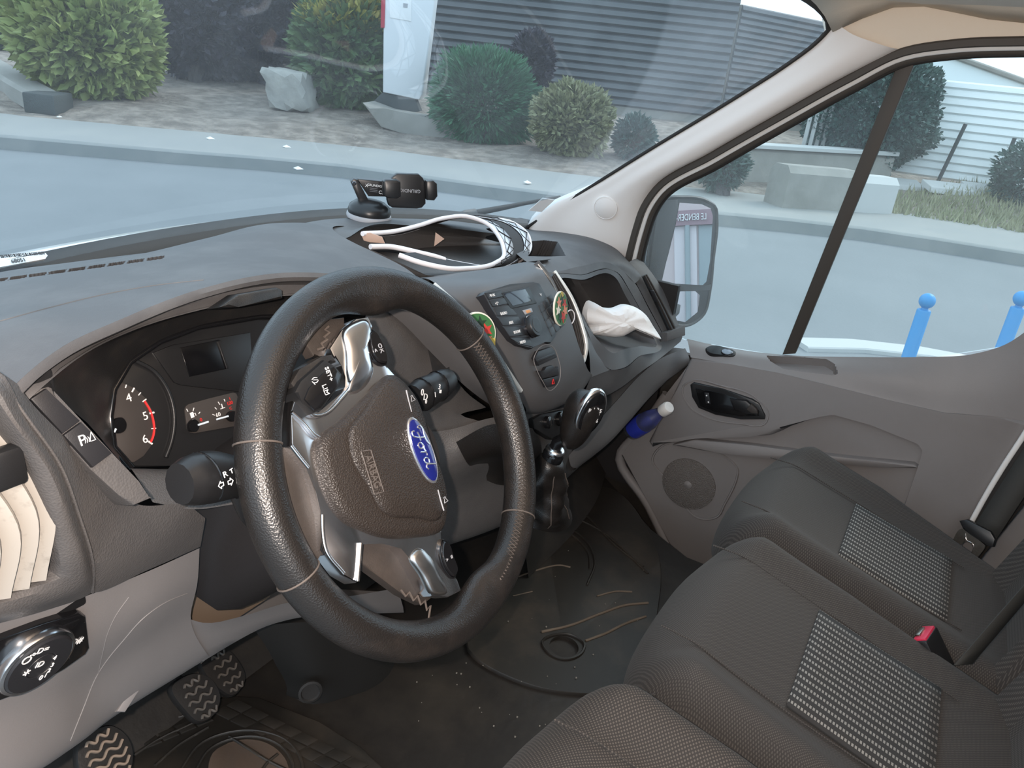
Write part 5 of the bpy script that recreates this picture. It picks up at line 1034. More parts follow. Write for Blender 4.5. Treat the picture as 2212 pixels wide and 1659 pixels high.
# white painted gap at the back of the door and the pillar trim behind it
be = crom([X(u, v, 0.80) for u, v in ((2095, 1132), (2130, 1068), (2170, 1002), (2212, 938), (2290, 800))], 24)
mk('door_rear_edge', strip(be, Ve((-1, 0, 0.1)), 0.010, 0.010), 'white_paint', d1, 60)
mk('door_rear_seal', strip([p + Ve((0.004, -0.014, -0.006)) for p in be], Ve((-1, 0, 0.1)), 0.022, 0.010), 'black_rubber', d1, 60)
mk('trim_2', patch([[Ve((0.83, -0.62, 0.45)), Ve((0.83, -0.66, 0.75)), Ve((0.82, -0.72, 1.05)), Ve((0.76, -0.74, 1.5)), Ve((0.70, -0.72, 1.85))], [Ve((0.84, -0.95, 0.45)), Ve((0.84, -0.95, 0.75)), Ve((0.83, -0.95, 1.05)), Ve((0.76, -0.98, 1.5)), Ve((0.70, -1.0, 1.85))]], 14, 6), 'door_plastic', kind='structure', label='grey pillar trim behind the passenger door', cat='trim', solid=0.02)
# ================================================================== windscreen, pillars, roof
ws_r = [Ve((0.80, 0.60, 1.262)), X(1140, 487, 0.752), X(1300, 385, 0.742), X(1400, 322, 0.733), X(1600, 200, 0.713), X(1700, 135, 0.70), X(1768, 82, 0.688), X(1793, 52, 0.68)]
def ws_edge(t): return crom(ws_r, 41)[int(t * 40 + 0.5)]
WR = crom(ws_r[1:], 24); NW = 40
topc = Ve((0.0, 0.035, 1.895)); rowsW = []
for j, e in enumerate(WR):
    t = j / 23; row = []
    by, bz = 0.172 * (1 - t) + 0.11 * t, 0.052 * (1 - t) + 0.075 * t   # forward bow and crown of the glass
    for i in range(NW + 1):
        s = -1 + 2 * i / NW; k = 1 - abs(s) ** 2.2
        xx = e.x * s if s > 0 else (0.98 + 0.03 * t) * s
        row.append(Ve((xx, e.y + by * k, e.z + bz * k)))
    rowsW.append(row)
n_ = NW + 1
wsV = ([p for r in rowsW for p in r], [(j * n_ + i, j * n_ + i + 1, (j + 1) * n_ + i + 1, (j + 1) * n_ + i) for j in range(23) for i in range(NW)])
wsT = BVHTree.FromPolygons(*wsV)
def wsp(u, v): return wsT.ray_cast(CAM, ray(u, v).normalized())[0]
pv_ = wsp(470, 470); rs_ = (wsp(1395, 150) - pv_).length
glass('windscreen_glass', (0.84, 0.92, 0.96), 0.06, 0.06, swept=[(tuple(pv_), 0.1, rs_)])
w1_ = thing('window_1', 'dusty windscreen with wiper-swept arcs', 'windscreen', (0, 0.7, 1.3), kind='structure')
OFF[w1_] = Ve((0, 0, 0)); w1_.location = (0, 0, 0)
mk('windscreen_pane', wsV, 'windscreen_glass', w1_, 60)
mk('edge_band', strip(crom([p + Ve((-0.004, -0.004, -0.002)) for p in WR] + [X(1787, 28, 0.655), X(1765, 4, 0.63), X(1735, -16, 0.60), rowsW[-1][30] + Ve((0, -.02, .0)), rowsW[-1][20] + Ve((0, -.02, 0))], 70), Ve((-0.2, -0.7, -0.6)), 0.022, 0.006), 'black_rubber', w1_, 60)
lo = [rowsW[0][i] + Ve((0, -0.004, -0.004)) for i in range(0, NW + 1)]
mk('frit_band', strip(lo, Ve((0, -0.6, 0.6)), 0.045, 0.003), 'black_rubber', w1_, 60)
mk('chassis_label', plate(Fr(Y(40, 558, 0.70), Y(100, 547, 0.705) - Y(0, 560, 0.70), (0, 0.5, 0.6)), Fr(Y(40, 558, 0.70), Y(100, 547, 0.705) - Y(0, 560, 0.70), (0, 0.5, 0.6)).ls([(-60, 575), (98, 546), (103, 552), (98, 559), (-60, 588)], 0.004), 0.0, 0.004), 'paper_white', w1_, None)
CLF = Fr(Y(40, 558, 0.70), Y(100, 547, 0.705) - Y(0, 560, 0.70), (0, 0.5, 0.6))
mk('label_lettering', ftext(CLF, '68051', 40, 563, 0.008, 0.0045), 'shroud_plastic', w1_, None)
bars = []
for k in range(34):
    u = 2 + k * 2.8 + rnd.uniform(-.6, .6); a = CLF.l(u, 558 - u * 0.085 - 2, 0.0045)
    bars.append(plate(CLF, [(a[0], a[1] - .001), (a[0] + rnd.choice((.0007, .0013)), a[1] - .001), (a[0] + .001, a[1] + .0035), (a[0], a[1] + .0035)], 0.004, 0.0046))
mk('label_bars', join(*bars), 'shroud_plastic', w1_, None)
# sticker in the lower corner
mk('corner_sticker', plate(Fr(X(1170, 445, 0.70), (0.7, -0.7, 0.1), (-0.2, -0.5, 0.8)), Fr(X(1170, 445, 0.70), (0.7, -0.7, 0.1), (-0.2, -0.5, 0.8)).ls([(1142, 455), (1172, 428), (1198, 432), (1170, 458)], 0), -0.001, 0.0), 'paper_white', w1_, None)
# A-pillar trims (passenger side seen; driver's mirrored)
def pillar(sg):
    f = lambda p: Ve((-p.x - 0.27, p.y, p.z))
    so = [UPP(*p, -0.034) for p in off_px(wl, -15)][1:9]
    a = [ws_r[1] + Ve((-.006, -.006, -.05)), ws_r[1], ws_r[2], ws_r[3], ws_r[4], ws_r[5], ws_r[6], ws_r[7]]
    A = crom([ws_r[0] + Ve((-.03, -0.03, -0.06))] + ws_r[1:], 40); B = crom([Ve((0.86, 0.36, 1.18))] + so, 40)
    rows = [A, [p + Ve((-0.010, -0.012, 0.0)) for p in A]]
    for t, h in ((0.25, 0.022), (0.55, 0.028), (0.85, 0.016)): rows.append([p.lerp(q, t) + Ve((-h * 0.8, -h * 0.5, -h * 0.3)) for p, q in zip(A, B)])
    rows.append(B)
    if sg < 0: rows = [[f(p) for p in r] for r in rows]
    return patch(rows, 40, 18)
mk('trim_3', pillar(1), 'light_trim', kind='structure', label='pale plastic windscreen pillar trim on the passenger side', cat='trim')
mk('trim_4', tube(crom([Ve((-1.0, 0.62, 1.24)), Ve((-1.0, 0.32, 1.52)), Ve((-1.0, 0.0, 1.80))], 16), 0.045, 12), 'light_trim', kind='structure', label='pale plastic windscreen pillar trim on the driver side', cat='trim')
t3 = bpy.data.objects['trim_3']
TWF = hitframe(t3, (1290, 448), (1326, 448), (1308, 470))
if TWF.n.dot(CAM - TWF.o) < 0: TWF.n = -TWF.n
mk('pillar_tweeter', lathe([(0.030, -0.004), (0.030, 0.002), (0.028, 0.003), (0.0275, 0.0018), (0.026, 0.003), (0, 0.0035)], hit(t3, 1308, 449), TWF.n, 36), 'light_trim', t3, 40)
# headliner
UPe = [UPP(*p, -0.034) for p in off_px(wl, -24)][8:]
H = []
hx = [UPP(1840, 150, -0.034)] + UPe + [Ve((0.70, -1.05, 1.86))]
front = [ws_r[7] + Ve((0, -0.004, 0)), X(1787, 26, 0.66), rowsW[-1][32] + Ve((0, -.03, .0)), rowsW[-1][20] + Ve((0, -.03, 0)), rowsW[-1][8] + Ve((0, -.03, 0)), Ve((-0.80, -0.06, 1.86))]
F0 = crom(front, 30)
rowsH = [F0, [Ve((p.x, p.y - 0.10, 1.885 - 0.03 * (max(p.x, 0.0) / 0.7) ** 4)) for p in F0], [Ve((p.x * 1.02, -0.35, 1.91 - 0.07 * (max(p.x, 0.0) / 0.7) ** 4)) for p in F0], [Ve((p.x * 1.02, -1.1, 1.92 - 0.07 * (max(p.x, 0.0) / 0.7) ** 4)) for p in F0]]
cl_ = mk('ceiling', patch(rowsH, 36, 20), 'headliner', kind='structure', solid=0.02)
mk('roof_rail_lining', patch([[Ve((0.70, -0.06, 1.815))] + [Ve((0.715, y, 1.845)) for y in (-0.3, -0.6, -1.05)], [UPP(1800, 150, -0.03), UPP(2000, 80, -0.03), UPP(2200, 68, -0.03), Ve((0.745, -1.05, 1.80))]], 20, 6), 'headliner', cl_, 60)
mk('roof_rail_side', patch([[ws_r[6] + Ve((-.01, -.01, 0)), ws_r[7] + Ve((-.01, -.02, 0.01)), Ve((0.69, -0.22, 1.86)), Ve((0.69, -0.6, 1.87)), Ve((0.69, -1.05, 1.87))], [UPP(*p, -0.034) for p in off_px(wl, -14)][7:11] + [Ve((0.76, -1.05, 1.80))]], 24, 6), 'headliner', cl_, 60)
# sun visor
VF_ = Fr((0.35, -0.2, 1.842), (1, 0, 0), (0, -1, 0))
vis = [(1800, -60), (1829, 0), (1848, 22), (1877, 44), (1896, 51), (1951, 56), (1987, 65), (2080, 70), (2171, 71), (2215, 66), (2260, 40), (2300, -60)]
mk('sun_visor', plate(Fr((0.35, -0.2, 1.845), (1, 0, 0), (0, 1, 0.0)), Fr((0.35, -0.2, 1.845), (1, 0, 0), (0, 1, 0)).ls(vis), 0.0, 0.02, 0.004), 'visor_cloth', label='folded beige sun visor under the headliner', cat='sun visor', smooth=40)
# scuttle, bonnet, wipers
bn = thing('bonnet', 'white van bonnet beyond the windscreen', 'bonnet', (0, 1.0, 1.1))
r0 = [rowsW[0][i] + Ve((0, 0.055, -0.012)) for i in range(0, NW + 1, 4)]
mk('bonnet_skin', patch([[p + Ve((0, 0.06, -0.012)) for p in r0], [p + Ve((0, 0.068, -0.004)) for p in r0], [Ve((p.x * 1.0, p.y + 0.16, p.z - 0.07)) for p in r0], [Ve((p.x, p.y + 0.50, p.z - 0.45)) for p in r0]], 30, 12), 'white_paint', bn, 60, solid=0.003)
mk('scuttle_panel', patch([[p + Ve((0, 0.0, 0.004)) for p in [rowsW[0][i] for i in range(0, NW + 1, 4)]], [p + Ve((0, 0.03, -0.02)) for p in r0], [p + Ve((0, 0.065, -0.016)) for p in r0]], 30, 6), 'black_rubber', bn, 60)
def wiper(label, px, y0, arm_px, y1):
    t = thing('wiper', label, 'wiper', Y(*px[0], y0), group='windscreen wipers')
    f = Fr(Y(*px[0], y0), (1, -0.1, 0), (0, 0.5, 0.85))
    mk('wiper_pivot', plate(f, f.ls(px), -0.02, 0.012, 0.006), 'mirror_shell', t, 40)
    if arm_px: mk('wiper_arm', tube([Y(u, v, y) for u, v, y in arm_px], [0.009, 0.008, 0.006, 0.004], 8), 'black_rubber', t, 60)
wiper('black wiper pivot resting below the windscreen ahead of the dials', [(408, 516), (430, 504), (480, 501), (490, 513), (470, 520)], 0.80, [(470, 512, 0.80), (400, 525, 0.80), (250, 541, 0.78), (80, 565, 0.74)], 0.7)
wiper('black wiper with its arm reaching toward the passenger pillar', [(975, 466), (1000, 455), (1022, 452), (1028, 464), (1010, 472)], 0.74, [(1015, 462, 0.74), (1080, 450, 0.70), (1130, 440, 0.67), (1210, 425, 0.60)], 0.62)
# ================================================================== passenger door mirror
MP = Ve((1.08, 0.17, 1.24)); MN = Ve((-0.55, -0.80, 0.165)).normalized()
MF = Fr(MP, Ve((0.80, -0.55, 0)).normalized(), Ve((0, 0, 1)) - MN * MN.z)
mr = thing('door_mirror', 'dark door mirror with two glasses outside the passenger window', 'door mirror', MP - Ve((0, 0, 0.2)))
hs = [(1420, 458), (1440, 430), (1474, 426), (1529, 435), (1546, 448), (1549, 478), (1541, 560), (1534, 627), (1521, 678), (1484, 703), (1440, 690), (1415, 640), (1400, 575)]
mk('mirror_housing', pillow(MF, MF.ls(hs), [(1.0, 0.004), (1.0, -0.02), (0.93, -0.06), (0.7, -0.10), (0.3, -0.115)], 60), 'mirror_shell', mr, 50)
mk('mirror_lip', frame_bar(MF, MF.ls(hs, 0.004), 0.010, -0.002, 0.008, n=70), 'mirror_shell', mr, 60)
ug = [(1468, 438), (1515, 441), (1535, 450), (1540, 466), (1534, 563), (1526, 608), (1518, 616), (1427, 611), (1445, 545), (1460, 483)]
mk('mirror_glass', plate(MF, MF.ls(ug, 0.007), 0.0, 0.007), 'mirror_glass', mr, None)
mk('mirror_bar', plate(MF, MF.ls([(1428, 614), (1520, 619), (1536, 612), (1534, 628), (1510, 629), (1430, 627)], 0.006), -0.004, 0.008, 0.002), 'mirror_shell', mr, 40)
MF2 = Fr(MP, Ve((0.87, -0.49, 0)).normalized(), (0, 0.05, 1))
mk('wide_angle_glass', plate(MF, MF.ls([(1437, 630), (1502, 629), (1512, 638), (1507, 674), (1480, 696), (1452, 690), (1440, 660)], 0.007), 0.0, 0.0068), 'mirror_glass', mr, None)
mk('mirror_inner_shell', plate(MF, MF.ls([(1420, 460), (1440, 432), (1466, 430), (1462, 470), (1444, 545), (1426, 612), (1440, 660), (1400, 600)], 0.010), -0.02, 0.010, 0.004), 'mirror_shell', mr, 40)
mk('mirror_arm', tube([MP + Ve((-0.06, 0.05, -0.14)), MP + Ve((-0.14, 0.06, -0.16)), MP + Ve((-0.22, 0.05, -0.15))], 0.035, 10), 'mirror_shell', mr, 60)
# ================================================================== outdoors
def smoothrow(pts, z): return [Z(u, v, zz if isinstance((zz := z), float) else zz) for u, v in pts]
kb_ = [(-420, 290), (-200, 306), (0, 322), (338, 351), (740, 384), (936, 412), (1105, 435), (1554, 488), (1804, 512), (2212, 575), (2500, 622)]
kerb0 = smoothrow(kb_, 0.0)
far = Ve((9.9, -60, 0)); kerb0 = [Ve((-26, 38, 0))] + kerb0 + [Ve((9.6, -8, 0)), Ve((9.2, -40, 0))]
K0 = crom(kerb0, 90)
def nrmrow(row):
    out = []
    for i in range(len(row)):
        t = (row[min(i + 1, len(row) - 1)] - row[max(i - 1, 0)]); t.z = 0; t.normalize(); out.append(Ve((-t.y, t.x, 0)))
    return out
KN = nrmrow(K0)
if (K0[45] + KN[45] - CAM).length < (K0[45] - CAM).length: KN = [-v for v in KN]
def offrow(d, z): return [Ve((p.x + n.x * d, p.y + n.y * d, z)) for p, n in zip(K0, KN)]
gr = mk('ground', abox(-70, 90, -70, 90, -0.06, -0.01), 'asphalt', kind='structure', label='grey asphalt ground around the van', cat='road')
mk('road', patch([offrow(-6.2, 0.0), offrow(-3, 0.03), offrow(0, 0.0)], 90, 8), 'asphalt', kind='structure', label='grey asphalt road passing the van', cat='road')
mk('kerb', patch([offrow(-0.02, -0.01), offrow(0.0, 0.15), offrow(0.02, 0.165), offrow(0.16, 0.17)], 90), 'kerb_stone', kind='structure', label='grey stone kerb across the road', cat='kerb')
mk('pavement', patch([offrow(0.15, 0.168), offrow(1.0, 0.19), offrow(2.4, 0.20)], 90, 5), 'pavement', kind='structure', label='pale pavement beyond the far kerb', cat='pavement')
# earth bank, rising behind the pavement
def bankz(p, d): return 0.19 + 0.10 * min(max(d, 0), 6) + 0.10 * noise.noise(p * 0.6) * min(1, max(d, 0)) + 0.05 * noise.noise(p * 2.1) * min(1, max(d, 0) * 0.8)
rb = []
for k in range(34):
    d = 2.2 + 0.28 * k + (0.02 * k * k); rb.append([Ve((q.x, q.y, bankz(q, d - 2.2))) for q in offrow(d, 0.0)])
mk('earth_bank', ([p for r in rb for p in r], [(j * 90 + i, j * 90 + i + 1, (j + 1) * 90 + i + 1, (j + 1) * 90 + i) for j in range(33) for i in range(89)]), 'earth', kind='structure', label='dusty brown earth bank with grit', cat='earth bank')
def ground_at(u, v):
    """where a pixel ray meets the bank, marching outward"""
    d = ray(u, v); s = 8.0
    while s < 60:
        p = CAM + d * s; b = min(range(90), key=lambda i: (K0[i].x - p.x) ** 2 + (K0[i].y - p.y) ** 2)
        dd = (Ve((p.x, p.y, 0)) - K0[b]).dot(KN[b]); z = bankz(Ve((p.x, p.y, 0)), dd - 2.2) if dd > 2.2 else (0.18 if dd > 0 else 0.0)
        if p.z <= z: return Ve((p.x, p.y, z))
        s += 0.1
    return CAM + d * 30
def dist(p): return (p - CAM).dot(FWD)
# lane marks: dashes on the road
for (ua, va), (ub, vb) in (((160, 483), (520, 488)), ((700, 500), (900, 520)), ((1735, 580), (1972, 606)), ((2095, 620), (2260, 645)), ((-500, 490), (-150, 483))):
    a, b = Z(ua, va, 0.022), Z(ub, vb, 0.022); t = (b - a).normalized(); s = Ve((-t.y, t.x, 0)) * 0.06
    mk('lane_mark', ([a - s, b - s, b + s, a + s] + [p - Ve((0, 0, 0.01)) for p in (a - s, b - s, b + s, a + s)], [(0, 1, 2, 3), (7, 6, 5, 4), (0, 4, 5, 1), (1, 5, 6, 2), (2, 6, 7, 3), (3, 7, 4, 0)]), 'road_paint', bpy.data.objects['road'], None)
# near kerb and bollards
nk = [Z(1500, 735, 0.0), Z(1850, 755, 0.0), Z(2212, 742, 0.0), Z(2500, 735, 0.0)]
mk('kerb', strip(crom([Z(1725, 752, 0.0), nk[1], Ve((nk[1].x + .1, -4, 0)), Ve((nk[1].x + .2, -9, 0))], 20), Ve((0, 0, 1)), 0.22, 0.05), 'far_white', kind='structure', label='pale kerb beside the blue bollards', cat='kerb')
for (u, v) in ((2003, 650), (2207, 645), (2400, 640)):
    s = 4.4; p = CAM + ray(u, v) * s; base = Ve((p.x, p.y, 0.0)); h = p.z
    t = thing('bollard', 'blue metal bollard with a ball top by the roadside', 'bollard', base, group='blue roadside bollards')
    mk('bollard_post', lathe([(0.046, 0.0), (0.046, 0.02), (0.040, 0.03), (0.040, h - 0.062), (0.036, h - 0.055), (0.020, h - 0.050), (0.018, h - 0.035)], base, (0, 0, 1), 20), 'bollard_blue', t, 40)
    mk('bollard_ball', lathe([(0.046 * math.sin(a), -0.046 * math.cos(a)) for a in (math.pi * k / 12 for k in range(13))], base + Ve((0, 0, h)), (0, 0, 1), 20), 'bollard_blue', t, 60)
# ---- bushes: thousands of real leaf blades on a rounded crown
def bush(name, label, cu, cv, ru, rv, bu, bv, leafm, n, ls, lw, seed, trunk=True, needle=False, squash=1.0, group='roadside shrubs', flat=None, cat='shrub', leaf2=None):
    g = ground_at(bu, bv); dd = dist(g); R = random.Random(seed)
    c = CAM + ray(cu, cv) * dd; rx = ru * dd / FPX; rz = rv * dd / FPX
    t = thing(name, label, cat, g, group)
    def crown(n, lm, sel):
        V = []; F = []
        for k in range(n):
            d = Ve((R.gauss(0, 1), R.gauss(0, 1), R.gauss(0, 1))).normalized()
            lump = 1 + 0.16 * noise.noise(d * 2.2 + Ve((seed, 0, 0))) + 0.10 * noise.noise(d * 5 + Ve((0, seed, 0)))
            rr = lump * (1 - 0.55 * R.random() ** 1.7)
            p = c + Ve((d.x * rx * rr, d.y * rx * rr, d.z * rz * rr))
            if p.z < g.z + 0.02: p.z = g.z + 0.02 + R.random() * 0.1
            if sel and not sel(d): continue
            a = (d + Ve((R.uniform(-1, 1), R.uniform(-1, 1), R.uniform(-.6, 1))) * (0.5 if needle else 0.9)).normalized()
            b = a.cross(Ve((R.uniform(-1, 1), R.uniform(-1, 1), R.uniform(-1, 1)))).normalized(); L = ls * R.uniform(0.6, 1.3); W = lw * R.uniform(0.7, 1.2)
            nn = a.cross(b); i = len(V)
            V += [p - b * W * 0.25, p + a * L * 0.5 - b * W * 0.5 + nn * L * 0.06, p + a * L, p + a * L * 0.5 + b * W * 0.5 + nn * L * 0.06]
            F.append((i, i + 1, i + 2, i + 3))
        return V, F
    mk('foliage', crown(n, leafm, None), leafm, t, None, kind='stuff')
    if leaf2: mk('bright_foliage', crown(n, leaf2[0], leaf2[1]), leaf2[0], t, None, kind='stuff')
    # inner twigs so the crown is not hollow
    V, F = [], []
    for k in range(14):
        d = Ve((R.gauss(0, 1), R.gauss(0, 1), R.uniform(-.2, 1))).normalized(); e = c + Ve((d.x * rx * .75, d.y * rx * .75, d.z * rz * .75))
        v, f = tube([g + Ve((R.uniform(-.08, .08), R.uniform(-.08, .08), 0)), g.lerp(e, 0.45) + Ve((0, 0, 0.1)), e], [0.05, 0.03, 0.008], 5)
        q = len(V); V += v; F += [tuple(i + q for i in ff) for ff in f]
    mk('stems', (V, F), 'bark', t, 60)
    return t
bush('broadleaf_shrub', 'round lime green broadleaf shrub at the pavement end', 190, 88, 138, 125, 190, 212, 'leaf_lime', 9000, 0.24, 0.14, 3)
bush('dark_shrub', 'dark plum-leaved shrub with bare trunk behind the bank', 425, 40, 118, 118, 425, 184, 'leaf_plum', 11000, 0.20, 0.13, 5)
bush('dark_shrub', 'dark purple shrub behind the pale boulder', 575, 62, 112, 118, 570, 182, 'leaf_plum', 11000, 0.20, 0.13, 8)
bush('laurel_shrub', 'glossy green shrub with yellow top beside the white totem', 745, 115, 100, 130, 740, 236, 'leaf_laurel', 9000, 0.28, 0.14, 11, leaf2=('leaf_yellow', lambda d: d.z > 0.35))
bush('conifer_shrub', 'clipped bright green conifer shrub beside the totem plinth', 1045, 218, 108, 100, 1050, 308, 'leaf_pine', 16000, 0.17, 0.045, 13, needle=True)
bush('olive_shrub', 'dusty olive shrub beside the conifer', 1235, 262, 82, 72, 1235, 335, 'leaf_olive', 9000, 0.13, 0.07, 17)
bush('plum_shrub', 'small plum shrub peeping between conifer and shutter', 1148, 135, 42, 60, 1150, 290, 'leaf_plum', 5000, 0.14, 0.08, 19)
bush('evergreen_shrub', 'dark green shrub at the far edge of the bank', 25, 40, 55, 70, 20, 110, 'leaf_dark', 3000, 0.2, 0.1, 23)
bush('hedge_tree', 'tall clipped dark green tree behind the door divider', 1880, 245, 135, 130, 1860, 392, 'leaf_dark', 20000, 0.10, 0.06, 29, group='side road greenery', cat='tree')
bush('low_hedge', 'low dark green bush by the stone wall', 1560, 358, 50, 44, 1560, 425, 'leaf_dark', 2600, 0.12, 0.05, 31, group='side road greenery')
bush('fence_bush', 'dark green bush before the white slatted fence', 2235, 380, 75, 80, 2230, 452, 'leaf_dark', 3600, 0.12, 0.05, 37, group='side road greenery')
bush('pale_shrub', 'thin shrub at the edge of the dusty windscreen', 1370, 300, 40, 45, 1370, 345, 'leaf_dark', 1800, 0.12, 0.05, 41, group='side road greenery')
# ---- boulder
g = ground_at(640, 240); dd = dist(g); sc_ = dd / FPX
bm = bmesh.new(); bmesh.ops.create_icosphere(bm, subdivisions=3, radius=1.0)
c = CAM + ray(628, 195) * dd
for v in bm.verts:
    d = v.co.normalized(); f = 1 / max(abs(d.x + .2 * d.z), abs(d.y) * 0.9, abs(d.z - .35 * d.x), 0.55) * 0.72 + 0.10 * noise.noise(d * 2.5)
    q = d * f; v.co = c + _rt * (q.x * 66 * sc_) + Ve((math.sin(_y), math.cos(_y), 0)) * (q.y * 55 * sc_) + Ve((0, 0, 1)) * (q.z * 55 * sc_ - q.x * 20 * sc_)
mk('boulder', bmvf(bm), 'rock', label='pale angular boulder lying on the earth bank', cat='rock', smooth=25)
for (u, v, w_, h_) in ((45, 285, 0, 0),):
    pass
# edging stones at the left of the bank
ea_ = [ground_at(u, v) for u, v in ((-40, 150), (60, 215), (110, 240))]
mk('edging_stone', strip([p + Ve((0, 0, -0.05)) for p in ea_], Ve((0, 0, 1)), 0.55, 0.30), 'concrete', label='long concrete edging stone beside the lime shrub', cat='kerb stone')
e_ = ground_at(108, 240); mk('edging_block', box(e_ + Ve((0, 0, 0.12)), _rt * 0.26, Ve((0.3, 0.25, 0)), (0, 0, 0.16), 0.03), 'post_dark', label='dark block at the end of the edging stone', cat='block')
# ---- white totem sign on its plinth
tg = ground_at(870, 262); td = dist(tg)
TFm = Fr(CAM + ray(870, 235) * td, _rt, (0, 0, 1))
to = thing('totem_sign', 'tall white totem sign with red edge on a dark foot', 'sign', Ve((TFm.o.x, TFm.o.y, tg.z)))
mk('totem_body', plate(TFm, TFm.ls([(826, 200), (905, 216), (914, 205), (946, -60), (955, -240), (830, -240)]), -0.4, 0.0, 0.05), 'sign_white', to, 40)
mk('red_edge', plate(TFm, TFm.ls([(822, 60), (830, 60), (840, -240), (828, -240)], 0.02), -0.35, 0.02, 0.01), 'sign_red', to, 40)
mk('totem_foot', plate(TFm, TFm.ls([(826, 200), (898, 214), (908, 240), (880, 246), (800, 226)], -0.1), -0.35, -0.05, 0.02), 'post_dark', to, 40)
mk('sign_panel', plate(TFm, TFm.ls([(840, -40), (890, -36), (888, 46), (842, 38)], 0.012), 0.0, 0.014, 0.004), 'panel_lit', to, 40)
mk('panel_mark', plate(TFm, TFm.ls([(871, 7), (881, 8), (880, 17), (871, 16)], 0.02), 0.010, 0.02), 'print_grey', to, None)
PLF = Fr(CAM + ray(905, 270) * (td - 0.9), _rt, (0, 0, 1))
mk('totem_plinth', plate(PLF, PLF.ls([(782, 222), (830, 240), (960, 262), (985, 270), (990, 305), (900, 300), (822, 275)]), -1.1, 0.0, 0.05), 'concrete', label='long low concrete plinth under the white totem', cat='plinth', smooth=40)
# ---- long shed with ribbed cladding
def slats(parent, name, A, B, z0, z1, n, m, dep, tilt=0.35):
    """horizontal cladding ribs between A and B, each a piece of its own"""
    A, B = Ve(A), Ve(B); t = (B - A).normalized(); nn = Ve((t.y, -t.x, 0))
    if nn.dot(CAM - A) < 0: nn = -nn
    h = (z1 - z0) / n
    for k in range(n):
        z = z0 + k * h
        P = [A + nn * 0.0, A + nn * dep, A + nn * dep * 0.6, A]; zz = (z, z + h * 0.25, z + h * 0.8, z + h)
        V = [Ve((p.x, p.y, q)) for p, q in zip(P, zz)] + [Ve((p.x + (B - A).x, p.y + (B - A).y, q)) for p, q in zip(P, zz)]
        mk(name, (V, [(0, 1, 2, 3), (4, 7, 6, 5), (0, 4, 5, 1), (1, 5, 6, 2), (2, 6, 7, 3), (3, 7, 4, 0)]), m, parent, None)
def wallpt(u, s): p = CAM + ray(u, 200) * s; return Ve((p.x, p.y, 0))
sA, sB = wallpt(560, 24), wallpt(1560, 22.3)
shed = thing('clad_shed', 'long grey shed with horizontal ribbed cladding behind the shrubs', 'building', (sA + sB) / 2)
slats(shed, 'cladding_rib', sA, sB, 1.0, 5.6, 21, 'cladding_dark', 0.10)
nn_ = Ve(((sB - sA).y, -(sB - sA).x, 0)).normalized(); nn_ = nn_ if nn_.dot(CAM - sA) > 0 else -nn_
mk('shed_wall', ([Ve((p.x, p.y, z)) for p, z in ((sA, 0), (sB, 0), (sB, 5.6), (sA, 5.6))] + [Ve((p.x, p.y, z)) - nn_ * 3 for p, z in ((sA, 0), (sB, 0), (sB, 5.6), (sA, 5.6))], [(0, 1, 2, 3), (7, 6, 5, 4), (3, 2, 6, 7), (1, 5, 6, 2), (0, 3, 7, 4)]), 'concrete', shed, None)
# pale-clad extension to the right, seen through the unswept glass
s2A, s2B = wallpt(1565, 22.4), wallpt(1960, 27)
sh2 = thing('pale_shed', 'pale blue-grey ribbed shed wall by the windscreen pillar', 'building', (s2A + s2B) / 2)
zt = (CAM + ray(1700, 38) * 23.5).z
slats(sh2, 'cladding_rib', s2A, s2B, 1.0, zt, 18, 'cladding_grey', 0.08)
n2_ = Ve(((s2B - s2A).y, -(s2B - s2A).x, 0)).normalized(); n2_ = n2_ if n2_.dot(CAM - s2A) > 0 else -n2_
mk('shed_wall', ([Ve((p.x, p.y, z)) for p, z in ((s2A, 0), (s2B, 0), (s2B, zt), (s2A, zt))] + [Ve((p.x, p.y, z)) - n2_ * 4 for p, z in ((s2A, 0), (s2B, 0), (s2B, zt), (s2A, zt))], [(0, 1, 2, 3), (7, 6, 5, 4), (3, 2, 6, 7), (1, 5, 6, 2), (0, 3, 7, 4)]), 'concrete', sh2, None)
# ---- side road: stone wall, slatted fence, posts, white gable
wa, wb = ground_at(1500, 385), ground_at(1905, 400)
sw_ = thing('low_stone_wall', 'low weathered stone wall under the side window trees', 'wall', (wa + wb) / 2)
mk('wall_body', strip([wa + Ve((0, 0, -0.2)), (wa + wb) / 2 + Ve((0, 0, -0.2)), wb + Ve((0, 0, -0.2))], Ve((0, 0, 1)), 0.3, 0.75), 'concrete', sw_)
mk('wall_coping', strip([wa + Ve((0, 0, 0.55)), (wa + wb) / 2 + Ve((0, 0, 0.55)), wb + Ve((0, 0, 0.55))], Ve((0, 0, 1)), 0.42, 0.07), 'far_white', sw_)
for i in range(4):
    u = 1705 + 14 * i; p = ground_at(u, 385); mk('white_fence_post', box(Ve((p.x, p.y, p.z + 1.0)) + Ve((0.6, 0, 0)), (0.035, 0, 0), (0, 0.035, 0), (0, 0, 0.55), 0.005), 'far_white', label='white fence post standing beyond the stone wall', cat='fence post', group='white fence posts')
w2a, w2b = ground_at(1668, 445), ground_at(1900, 460)
mk('concrete_block', strip([w2a + Ve((0, 0, -0.1)), w2a.lerp(w2b, 0.5) + Ve((0, 0, -0.1)), w2a.lerp(w2b, 0.62) + Ve((0, 0, -0.1))], Ve((0, 0, 1)), 0.5, 0.72), 'concrete', label='weathered concrete block on the verge by the road', cat='block', smooth=30)
